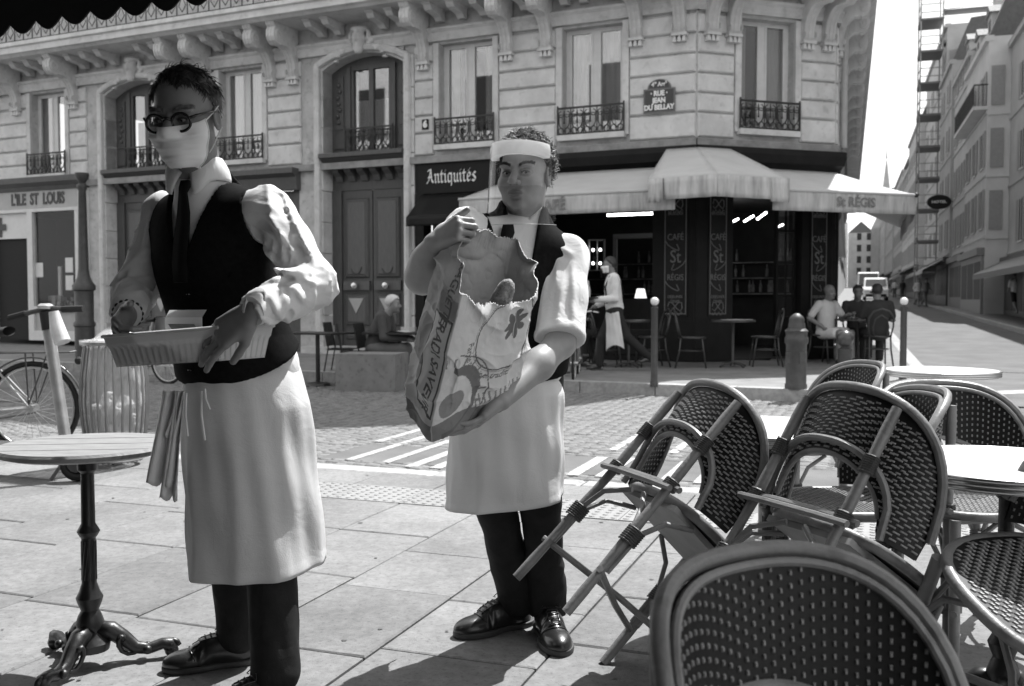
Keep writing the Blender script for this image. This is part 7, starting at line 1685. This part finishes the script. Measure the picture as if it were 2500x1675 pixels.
ang_ = np.arctan2(Tm - ct - .012, S_ - cx - .03); leaf = np.hypot(S_ - cx - .03, Tm - ct - .012) < .022 + .022 * np.abs(np.sin(ang_ * 3.5)); paint(front & leaf, .13)
paint(front & leaf & (np.abs(S_ - cx - .03) < .0015), .5)
hx, ht = .055, .112; bl = ((S_ - hx) / .036) ** 2 + ((Tm - ht) / .032) ** 2 + .25 * np.sin(ang_ * 3); paint(front & (bl < 1), .24)
arcd = np.hypot(S_ - .03, (Tm - .11) * 1.0); paint(front & (np.abs(arcd - .100) < .010 + .006 * np.sin(np.arctan2(Tm - .11, S_) * 3)) & (S_ > .04), .15); paint(front & (np.abs(arcd - .138) < .0018) & (S_ > .05), .14)
paint(front & (arcd > .108) & (arcd < .132) & (np.sin(np.arctan2(Tm - .11, S_ - .03) * 22) > .82), .2); paint(front & (Tm > .064) & (Tm < .10) & (S_ > .12) & (np.sin(S_ * 420 + Tm * 150) > .45), .22)
def paint_text(body, size, fx, ft, v, region):
    """fx, ft: text coordinates of each sack point (x along the line, y up)"""
    me = text_mesh(body, size, 0, .82, size * .02); V = np.array([v_.co[:2] for v_ in me.vertices]); me.calc_loop_triangles(); hit_ = np.zeros(Tm.shape, bool)
    for t_ in me.loop_triangles:
        a, b, c = V[list(t_.vertices)]; lo, hi = np.minimum(np.minimum(a, b), c), np.maximum(np.maximum(a, b), c)
        idx_ = np.where(region & (fx >= lo[0]) & (fx <= hi[0]) & (ft >= lo[1]) & (ft <= hi[1]))
        if len(idx_[0]) == 0: continue
        x, y = fx[idx_], ft[idx_]; d = (b[1] - c[1]) * (a[0] - c[0]) + (c[0] - b[0]) * (a[1] - c[1])
        if abs(d) < 1e-12: continue
        l1 = ((b[1] - c[1]) * (x - c[0]) + (c[0] - b[0]) * (y - c[1])) / d; l2 = ((c[1] - a[1]) * (x - c[0]) + (a[0] - c[0]) * (y - c[1])) / d
        ok = (l1 >= 0) & (l2 >= 0) & (l1 + l2 <= 1); hit_[idx_[0][ok], idx_[1][ok]] = True
    bpy.data.meshes.remove(me); tone[hit_] = v
paint_text('TRADI SAVEUR', .050, -(Tm - .21), (.050 - XL), .13, left)
paint_text('BAGUETTE', .040, -(Tm - .40), (.045 - XL), .12, left)
th_ = np.arctan2(Tm - ct, S_ - cx); thc = np.mod(th_ + math.pi * 2, math.pi * 2)
paint_text('Farine pour pain et tradition', .026, (thc - math.pi * 1.30) * .122, .117 - rr2, .16, front & (thc > math.pi * .7) & (thc < math.pi * 1.95))
paint(front & (S_ < .004), .40)
tone *= 1 + .05 * vnoise(Pf, 30, 9)
mb = MB(); me = bpy.data.meshes.new('sack_paper'); VV = (Pw - np.array(C0)).reshape(-1, 3); I_ = np.arange(NT * NS).reshape(NT, NS); J_ = np.roll(I_, -1, 1)
Q_ = np.stack([I_[:-1], J_[:-1], J_[1:], I_[1:]], -1).reshape(-1, 4)
# inside face, a little smaller and plain
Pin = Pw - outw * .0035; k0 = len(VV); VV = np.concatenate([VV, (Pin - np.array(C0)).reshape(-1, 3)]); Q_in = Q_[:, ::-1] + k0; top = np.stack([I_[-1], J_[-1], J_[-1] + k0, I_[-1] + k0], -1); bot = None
F_ = np.concatenate([Q_, Q_in, top]); me.from_pydata(VV.tolist(), [], F_.tolist() + [list(I_[0][::-1])]); me.update(); me.polygons.foreach_set('use_smooth', [True] * len(me.polygons))
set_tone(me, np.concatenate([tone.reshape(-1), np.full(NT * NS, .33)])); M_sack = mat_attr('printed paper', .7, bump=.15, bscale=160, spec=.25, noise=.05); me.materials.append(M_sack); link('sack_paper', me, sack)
M_crust = mat('bread crust', .26, .7, noise=.5, scale=34, bump=.9, bscale=70, spot=.4)
for lb_, a, b, r_ in (('longest loaf poking out of the paper sack', at(1180, 830, 2.84), at(1246, 682, 2.79), .030), ('loaf end just showing by the hand in the sack', at(1110, 800, 2.80), at(1128, 715, 2.80), .027)):
    t = thing('baguette', lb_, 'bread', a, 0, 'loaves in the paper sack'); d = b - a; lo = MB(); lo.tube([d * q for q in (-.4, 0, .35, .7, .88, .96, 1.0)], [r_, r_, r_ * 1.03, r_, r_ * .82, r_ * .55, .004], 14); o = lo.build('loaf', M_crust, t, smooth='all')
# ------------------------------------------------------------------ people in the background
def poly_pose(kind):
    if kind == 'stand': return dict(hip=.92, l=((-.085, 0, .92), (-.085, -.02, .5), (-.085, .02, .09)), r=((.085, 0, .92), (.09, -.04, .5), (.09, -.02, .09)), ch=(0, .0, 1.28), pel=(0, 0, .97), head=(0, -.03, 1.60), sl=(-.185, 0, 1.40), sr=(.185, 0, 1.40), el=(-.24, .03, 1.13), er=(.24, .03, 1.13), wl=(-.23, -.05, .90), wr=(.23, -.05, .90))
    if kind == 'walk': return dict(hip=.90, l=((-.08, 0, .90), (-.08, -.17, .50), (-.08, -.22, .09)), r=((.08, 0, .90), (.08, .16, .52), (.08, .52, .20)), ch=(0, -.03, 1.26), pel=(0, 0, .95), head=(0, -.08, 1.58), sl=(-.18, -.02, 1.38), sr=(.18, -.02, 1.38), el=(-.22, .12, 1.13), er=(.22, -.05, 1.10), wl=(-.2, .02, .92), wr=(.2, -.25, 1.0))
    return dict(hip=.50, l=((-.10, .0, .50), (-.13, -.40, .50), (-.12, -.36, .09)), r=((.10, .0, .50), (.12, -.40, .50), (.12, -.44, .09)), ch=(0, .0, .84), pel=(0, .02, .55), head=(0, -.06, 1.17), sl=(-.185, .0, .97), sr=(.185, .0, .97), el=(-.25, -.05, .72), er=(.25, -.05, .72), wl=(-.15, -.28, .74), wr=(.15, -.28, .74))
_cl = {}
def cloth_tone(g): 
    if g not in _cl: _cl[g] = mat_cloth('cloth %.2f' % g, g, .85, noise=.12, bump=.15, bscale=120)
    return _cl[g]
def person(label, loc, yaw, kind='stand', shirt=.5, trou=.05, hair=None, h=.022, sc=1.0, sleeves=1.0, legs=1.0, over=None, mask=False, lean=0, apron_=None, hand=True, group=None, bald=False):
    J = poly_pose(kind); J.update(over or {}); V = {k: (Vector(v) if not isinstance(v, (int, float)) and not isinstance(v[0], tuple) else v) for k, v in J.items()}
    if lean:
        c = Vector(J['pel']); Rm = Matrix.Rotation(R(lean), 3, 'X')
        for k in ('ch', 'head', 'sl', 'sr', 'el', 'er', 'wl', 'wr'): V[k] = c + Rm @ (V[k] - c)
    t = thing('person', label, 'person', loc, yaw, group); t.scale = (sc,) * 3
    hd = Head(V['head'], Vector((0, -1, -.05)) if 'look' not in V else V['look'], k=1.0); nk = (V['sl'] + V['sr']) / 2 + Vector((0, 0, .04))
    def tor(P):
        d = ellip(P, V['ch'], (.165, .11, .20)); d = smin(d, ellip(P, V['pel'], (.155, .12, .14)), .08); mid = (V['ch'] + V['pel']) / 2; d = smin(d, ellip(P, mid, (.145, .11, .17)), .06)
        return smin(d, rcone(P, V['sl'] + Vector((.02, 0, -.03)), V['sr'] + Vector((-.02, 0, -.03)), .05, .05), .06)
    def legs_(P, r_):
        return np.minimum(polyl(P, V['l'], r_, .03), polyl(P, V['r'], r_, .03))
    def arm(P, a, b, c, r_): return polyl(P, [a, b, c], r_, .02)
    def body(P):
        d = smin(hd.sdf(P, h < .016), rcone(P, hd.c + Vector((0, .015, -.06)), nk + Vector((0, 0, -.04)), .056, .06), .03); d = smin(d, tor(P) + .015, .03)
        for a, b, c in ((V['sl'], V['el'], V['wl']), (V['sr'], V['er'], V['wr'])):
            d = smin(d, arm(P, a, b, c, [.047, .04, .03]), .02); dv = (c - b).normalized(); d = smin(d, ellip(P, c + dv * .05 + Vector((0, 0, -.01)), (.035, .05, .035)), .02)
            for k in range(3): d = smin(d, rcone(P, c + dv * .06 + Vector((.014 * (k - 1), 0, 0)), c + dv * .13 + Vector((.018 * (k - 1), 0, -.02)), .012, .010), .008) if h < .016 else d
        d = smin(d, legs_(P, [.075, .058, .042]), .03)
        for k in ('l', 'r'): a = Vector(V[k][2]); d = smin(d, rcone(P, a + Vector((0, .03, -.05)), a + Vector((0, -.12, -.06)), .035, .03), .02)
        return d
    lo, hi = (-.42, -.75, -.01), (.42, .75, max(1.85, V['head'].z + .2) if kind != 'sit' else 1.42)
    sdf_obj('body', body, lo, hi, h, M_skin, t, lambda Vv: hd.tone(Vv, .20, .9))
    def shirtf(P):
        d = tor(P) - .012
        for a, b, c in ((V['sl'], V['el'], V['wl']), (V['sr'], V['er'], V['wr'])):
            q = arm(P, a, b, c, [.062, .058, .045]) if sleeves >= 1 else polyl(P, [a, a + (b - a) * .75], [.063, .062])
            d = smin(d, q, .03)
        cut = V['pel'].z - .10; return smax(d, cut - P[..., 2], .01) + .005 * vnoise(P, 12, 2)
    sdf_obj('shirt', shirtf, lo, hi, h, cloth_tone(shirt), t)
    def tr(P):
        d = legs_(P, [.092, .075, .06]) if legs >= 1 else np.minimum(polyl(P, [V['l'][0], Vector(V['l'][0]) * .25 + Vector(V['l'][1]) * .75], [.10, .09]), polyl(P, [V['r'][0], Vector(V['r'][0]) * .25 + Vector(V['r'][1]) * .75], [.10, .09]))
        return smin(d, ellip(P, V['pel'] + Vector((0, 0, -.04)), (.165, .13, .12)), .04)
    sdf_obj('trousers', tr, lo, hi, h, cloth_tone(trou), t)
    if not bald:
        def hf(P): Q = hd.q(P); y = Q[..., 1]; zl = np.where(y > 0, .07 - .05 * np.clip((.05 - y) / .05, 0, 1), .02 - .09 * np.clip(-y / .06, 0, 1)); return smax(hd.sdf(P, False) - .012, (zl - Q[..., 2]) * .8, .006) + .004 * vnoise(P, 60, 2)
        sdf_obj('hair', hf, hd.c - Vector((.14, .14, .14)), hd.c + Vector((.14, .14, .17)), min(h, .012), M_hair_d if hair is None else hair, t)
    for k in ('l', 'r'):
        a = Vector(V[k][2]); hl, tw = a + Vector((0, .06, -.085)), a + Vector((0, -.20, -.085)); sdf_obj('shoe', lambda P: shoe(P, hl, tw), a + Vector((-.1, -.3, -.1)), a + Vector((.1, .15, .08)), min(h, .014), M_leather, t)
    if mask: sdf_obj('paper_mask', lambda P: smax(smax(hd.sdf(P, True) - .008, hd.q(P)[..., 2] + .012, .003), smax(-hd.q(P)[..., 2] - .115, .02 - hd.q(P)[..., 1], .003), .003), hd.c - Vector((.14, .16, .15)), hd.c + Vector((.14, .14, .05)), .008, M_mask, t)
    return t
# walking waiter with tray
wp = gnd(1500, 905, SW)
wt = person('masked waiter striding left past the cafe with a tray and long white apron', (wp.x, wp.y, SW), R(-88), 'walk', .68, .03, h=.013, sc=.98, mask=True, over=dict(wr=(.16, -.30, 1.06), er=(.22, -.02, 1.08), wl=(-.14, -.24, .98), el=(-.22, .05, 1.08)))
def wl_(p): return Matrix.Rotation(0, 4, 'Z') @ Vector(p)
apron('apron', (0, 0.02, 0), (0, .10, 0), (0, -1), .165, .150, .99, lambda u: .34 + .05 * math.sin(u * 9), M_apron, wt, (0, 0, 0), span=92, seed=3, flare=1.45, fold=.02)
for s in (-1, 1): MB().tube([(s * .09, -.13, 1.0), (s * .09, -.155, 1.25), (s * .10, -.09, 1.41), (s * .09, .05, 1.40), (s * .05, .12, 1.2), (0, .13, 1.0)], .012, 5, flat=.4).build('brace_strap', M_vest, wt, smooth='all')
tp = thing('serving_tray', 'dark round tray carried by the striding waiter', 'tray', (wp.x - .42, wp.y - .14, SW + 1.06)); MB().lathe([(0, 0), (.17, 0), (.19, .02), (.185, .02), (.165, .006), (0, .006)], n=24).build('tray', M_castg, tp, smooth=True)
bo = thing('glass_bottle', 'clear bottle standing on the striding waiter\'s tray', 'bottle', (wp.x - .40, wp.y - .14, SW + 1.067)); MB().lathe([(.033, 0), (.035, .12), (.013, .19), (.012, .25), (.0, .25)], n=12).build('bottle', mat('pale bottle', .5, .15, spec=.7), bo, smooth=True)
# terrace furniture
M_bent = mat('dark bentwood', .045, .35, noise=.2, spec=.5, coat=.2); M_cane = mat('cane seat', .30, .7, noise=.2, scale=60); M_mtl = mat('black metal slats', .02, .4, noise=.1)
def bentwood_parts():
    P = []; m = MB(); m.tube([(.20 * math.cos(a * math.pi / 12), .20 * math.sin(a * math.pi / 12), .46) for a in range(24)], .016, 6, closed=True); P.append(('seat_ring', m, M_bent))
    m = MB(); m.lathe([(0, .452), (.19, .452), (.19, .462), (0, .462)], n=24); P.append(('seat', m, M_cane))
    for s in (-1, 1):
        m = MB(); m.tube([(s * .17, -.21, 0), (s * .155, -.17, .3), (s * .15, -.15, .45)], .014, 6); P.append(('leg', m, M_bent))
        m = MB(); m.tube([(s * .19, .25, 0), (s * .165, .19, .25), (s * .16, .17, .46)], .014, 6); P.append(('leg', m, M_bent))
    m = MB(); m.tube([(-.16, .17, .46), (-.19, .21, .62), (-.185, .24, .76), (-.12, .265, .86), (0, .275, .90), (.12, .265, .86), (.185, .24, .76), (.19, .21, .62), (.16, .17, .46)], .014, 6); P.append(('back_hoop', m, M_bent))
    m = MB(); m.tube([(-.10, .19, .46), (-.12, .225, .60), (-.09, .25, .74), (0, .26, .80), (.09, .25, .74), (.12, .225, .60), (.10, .19, .46)], .010, 6); P.append(('back_hoop', m, M_bent))
    m = MB(); m.tube([(.17 * math.cos(a * math.pi / 10), .02 + .18 * math.sin(a * math.pi / 10), .26) for a in range(20)], .009, 5, closed=True); P.append(('leg_ring', m, M_bent))
    return [(n_, m.mesh(n_, 'all'), mt_) for n_, m, mt_ in P]
_bw = bentwood_parts()
for n_, me, mt_ in _bw: me.materials.append(mt_)
def bent_chair(label, x, y, yaw, z=SW):
    t = thing('bentwood_chair', label, 'chair', (x, y, z), R(yaw), 'bentwood cafe chairs')
    for n_, me, mt_ in _bw: link(n_, me, t)
def cafe_table(label, x, y, z=SW, rad=.34, things_=True):
    t = thing('cafe_table', label, 'table', (x, y, z), 0, 'dark cafe tables'); MB().lathe([(0, .70), (rad, .70), (rad, .73), (0, .73)], n=28).build('table_top', M_bent, t, smooth=True)
    MB().lathe([(.05, .02), (.03, .06), (.022, .1), (.022, .68), (.06, .70)], n=10).build('column', M_castg, t, smooth=True)
    for k in range(4): a = k * math.pi / 2 + .5; MB().tube([(0, 0, .07), (.15 * math.cos(a), .15 * math.sin(a), .05), (.25 * math.cos(a), .25 * math.sin(a), .012)], .018, 6).build('foot', M_castg, t)
def X(u, Y): return (u - 1250) / FPX * Y
cafe_table('dark table behind the slim bollard outside the cafe window', X(1535, 15.3), 15.3); cafe_table('dark table laid with white menus by the painted corner panel', X(1790, 15.3), 15.3)
bent_chair('bentwood chair facing left at the table behind the slim bollard', X(1590, 15.4), 15.4, -80); bent_chair('bentwood chair left of the menu-laid table, back to the slim bollard', X(1690, 15.2), 15.2, 80)
bent_chair('bentwood chair right of the menu-laid table by the entrance', X(1868, 15.5), 15.5, -95); bent_chair('bentwood chair left of the striding waiter, seat hidden', X(1480, 15.4), 15.4, 95)
for i, (u, dx, dy) in enumerate(((1765, -.1, -.08), (1800, .05, .1), (1825, .18, -.05))):
    t = thing('menu_card', ('white menu on the left of the corner table', 'white menu in the middle of the corner table', 'white menu on the right of the corner table')[i], 'menu', (X(1790, 15.3) + dx, 15.3 + dy, SW + .732), i * .4, 'menus on the corner table'); MB().box(-.10, .10, -.07, .07, 0, .006).build('card', M_wfrm, t)
p = X(1385, 15.6); person('seated customer in black behind the striding waiter', (p, 15.6, SW), R(55), 'sit', .03, .03, h=.02, group='seated cafe customers'); bent_chair('bentwood chair under the customer in black', p, 15.58, 55)
# group at the corner of the side street
cx_, cy_ = X(2095, 16.2), 16.2; cafe_table('dark table with glasses shared by the three corner customers', cx_, cy_, rad=.38)
person('bald man in pale polo and white shorts sitting sideways at the corner table', (X(2018, 16.3), 16.3, SW), R(30), 'sit', .55, .68, h=.013, sleeves=.5, legs=.5, bald=True, over=dict(el=(-.33, .06, .74), wl=(-.20, -.10, .60), er=(.22, -.16, .74), wr=(.10, -.36, .80)))
bent_chair('bentwood chair under the man in the pale polo', X(2018, 16.3), 16.32, 30)
person('dark-haired customer in black with back to us at the corner table', (X(2142, 15.8), 15.8, SW), R(172), 'sit', .04, .04, h=.016, sleeves=.5, group='seated cafe customers'); bent_chair('bentwood chair under the customer with back to us', X(2142, 15.8), 15.78, 172)
person('dark-clad customer facing us on the far side of the corner table', (X(2092, 17.0), 17.0, SW), R(-10), 'sit', .05, .05, h=.018, group='seated cafe customers'); bent_chair('bentwood chair under the far-side corner customer', X(2092, 17.0), 17.02, -10)
M_glassw = mat_glass('drinking glass', .12, .9)
for i, (dx, dy) in enumerate(((-.1, -.1), (.12, 0), (.0, .14))):
    t = thing('drinking_glass', ('glass nearest the man in the polo', 'glass at the middle of the three-customer table', 'glass at the far side of the three-customer table')[i], 'glass', (cx_ + dx, cy_ + dy, SW + .73), 0, 'glasses on the corner table'); MB().lathe([(.03, 0), (.036, .12), (.033, .12), (.027, .006), (0, .006)], n=12).build('glass', M_glassw, t, smooth=True)
t = thing('white_plate', 'white plate on the three-customer table', 'plate', (cx_ - .12, cy_ + .02, SW + .732)); MB().lathe([(0, 0), (.08, 0), (.12, .015), (.12, .02), (.08, .006), (0, .006)], n=20).build('plate', M_whiteball, t, smooth=True)
# reader at the black metal tables by the carved door
ty = 13.55
def metal_chair(label, x, y, yaw):
    t = thing('metal_chair', label, 'chair', (x, y, RZ), R(yaw), 'black slatted metal chairs')
    for s in (-1, 1): MB().tube([(s * .2, -.22, 0), (s * .19, -.18, .45), (s * .19, .18, .45), (s * .2, .26, 0)], .012, 5).build('leg_frame', M_mtl, t); MB().tube([(s * .19, .17, .45), (s * .19, .24, .84)], .012, 5).build('back_post', M_mtl, t)
    for k in range(7): MB().box(-.19 + k * .058, -.155 + k * .058, -.2, .2, .455, .465).build('seat_slat', M_mtl, t); b = MB(Matrix.Translation((0, .19, .5)) @ Matrix.Rotation(R(-10), 4, 'X')); b.box(-.19 + k * .058, -.155 + k * .058, -.005, .005, 0, .35); b.build('back_slat', M_mtl, t)
def metal_table(label, x, y):
    t = thing('metal_table', label, 'table', (x, y, RZ), R(-24), 'black metal tables'); MB().box(-.42, .42, -.3, .3, .70, .725).build('table_top', M_mtl, t); MB().lathe([(.18, 0), (.16, .03), (.03, .05), (.03, .70)], n=12).build('pedestal', M_mtl, t, smooth=True)
metal_table('black metal table left of the slatted chair', X(775, ty), ty); metal_table('black metal table with the reader leaning over it', X(975, ty + .1), ty + .1)
metal_chair('slatted metal chair behind the stone block', X(865, ty + .1), ty + .1, 100); metal_chair('slatted metal chair half hidden beyond the stone block', X(838, ty + .9), ty + .9, 85)
person('white-haired reader in a grey jacket bent over a table by the carved door', (X(918, ty + .15), ty + .15, RZ), R(80), 'sit', .07, .14, hair=M_hair_w, h=.013, lean=18, over=dict(wl=(-.12, -.40, .78), wr=(.12, -.42, .78), el=(-.24, -.14, .72), er=(.24, -.14, .72))); metal_chair('slatted metal chair under the reader', X(915, ty + .15), ty + .17, 80)
t = thing('open_book', 'white pages on the reader\'s table', 'book', (X(975, ty), ty + .05, RZ + .73), R(-24)); MB().add([(-.14, -.1, 0), (0, -.1, .015), (.14, -.1, 0), (-.14, .1, 0), (0, .1, .015), (.14, .1, 0)], [(0, 1, 4, 3), (1, 2, 5, 4)]).build('pages', M_wfrm, t)
# passers-by in the side street
def sz(t): return .016 * max(0, t - 4)
def spos(u, Y, extra=SW): t_ = (Vector((X(u, Y), Y)) - SO).dot(SD); return (X(u, Y), Y, sz(t_) + extra)
person('passer-by in a white vest and dark shorts at the right edge', spos(2478, 38), R(170), 'walk', .65, .03, h=.025, sleeves=.3, legs=.5)
person('couple walking in the road, the left one in a pale shirt', spos(2240, 60, RZ), R(10), 'walk', .6, .25, h=.03, group='far walkers'); person('couple walking in the road, the right one in a dull shirt', spos(2258, 60.5, RZ), R(10), 'walk', .35, .2, h=.03, group='far walkers')
person('woman in a light top walking along the right pavement', spos(2352, 52), R(170), 'walk', .55, .12, h=.03, group='far walkers')
for i, (u, Y, s) in enumerate(((2183, 96, .6), (2202, 94, .08), (2212, 97, .3))): person(('distant walker in white left of two others', 'distant walker in black between two others', 'distant walker in grey right of two others')[i], spos(u, Y, RZ), R(170), 'stand', s, .1, h=.04, group='far walkers')
for i, (u, Y, s, o_) in enumerate(((2312, 66, .5, SW), (2290, 74, .1, SW), (2268, 84, .6, SW), (2228, 88, .2, RZ))): person(('walker in a pale top on the right pavement before the scaffold', 'walker in dark clothes passing under the scaffold', 'walker in white beyond the scaffold on the right pavement', 'walker in grey alone in the middle of the street')[i], spos(u, Y, o_), R(170 if i % 2 else 10), 'walk', s, .08, h=.04, group='far walkers')
# vehicles
M_car = mat('white car paint', .75, .25, coat=.6); M_cgl = mat('car glass', .03, .1, spec=.7)
def van(name, label, loc, yaw, L=4.4, W=1.8, H=1.85):
    t = thing(name, label, 'car', loc, yaw, 'white vehicles in the side street'); pr = [(-L / 2, .35), (-L / 2, .85), (-L / 2 + .15, 1.0), (-L / 2 + .95, 1.12), (-L / 2 + 1.65, H - .08), (-L / 2 + 2.0, H), (L / 2 - .15, H - .02), (L / 2, H - .3), (L / 2, .35)]
    b = MB(); n = len(pr); ws = [W / 2 * (.94 if z > 1.2 else 1.0) for _, z in pr]; b.add([(x, -w_, z) for (x, z), w_ in zip(pr, ws)] + [(x, w_, z) for (x, z), w_ in zip(pr, ws)], [tuple(range(n)), tuple(range(n, 2 * n))[::-1]] + [(i, n + i, n + (i + 1) % n, (i + 1) % n) for i in range(n)]); o = b.build('body', M_car, t, recalc=True); bv = o.modifiers.new('edge', 'BEVEL'); bv.width = .06; bv.segments = 3
    w_ = W * .43; x0, z0, x1, z1 = -L / 2 + .98, 1.15, -L / 2 + 1.60, H - .14; MB().add([(x0 - .02, -w_, z0 + .02), (x0 - .02, w_, z0 + .02), (x1 - .02, w_ * .93, z1 + .02), (x1 - .02, -w_ * .93, z1 + .02)], [(0, 1, 2, 3)]).build('windscreen', M_cgl, t)
    for s in (-1, 1):
        MB().box(-L / 2 + 1.75, L / 2 - .5, s * W / 2 * .975 - .012, s * W / 2 * .975 + .012, 1.22, H - .25).build('side_window', M_cgl, t); MB().box(-L / 2 - .015, -L / 2 + .1, s * W * .36 - .17, s * W * .36 + .17, .68, .86).build('headlight', M_steelw, t); MB().box(-L / 2 + 1.2, -L / 2 + 1.4, s * (W / 2 + .05) - .09, s * (W / 2 + .05) + .09, 1.15, 1.32).build('mirror', M_rub, t)
        for x in (-L / 2 + .8, L / 2 - .8): wv = MB(); wv.lathe([(.30, -.1), (.33, -.06), (.33, .06), (.30, .1)], (x, s * (W / 2 - .1), .33), 18, 1); q = wv.build('wheel', M_rub, t); MB().lathe([(.19, -.112), (.19, .112)], (x, s * (W / 2 - .1), .33), 12, 1).build('rim', M_steelw, q)
    MB().box(-L / 2 - .02, -L / 2 + .05, -W * .42, W * .42, .36, .56).build('bumper', M_rub, t); MB().box(-L / 2 - .012, -L / 2, -.45, .45, .62, .78).build('grille', M_rub, t); MB().box(-L / 2 - .03, -L / 2 - .02, -.26, .26, .42, .53).build('number_plate', M_wfrm, t); return t
ca = math.atan2(SD.y, SD.x)
van('white_car', 'white car coming up the side street beyond the corner tables', spos(2136, 78, RZ), ca); van('white_van', 'taller white van behind the white car', spos(2118, 90, RZ), ca, 5.2, 1.9, 2.4)
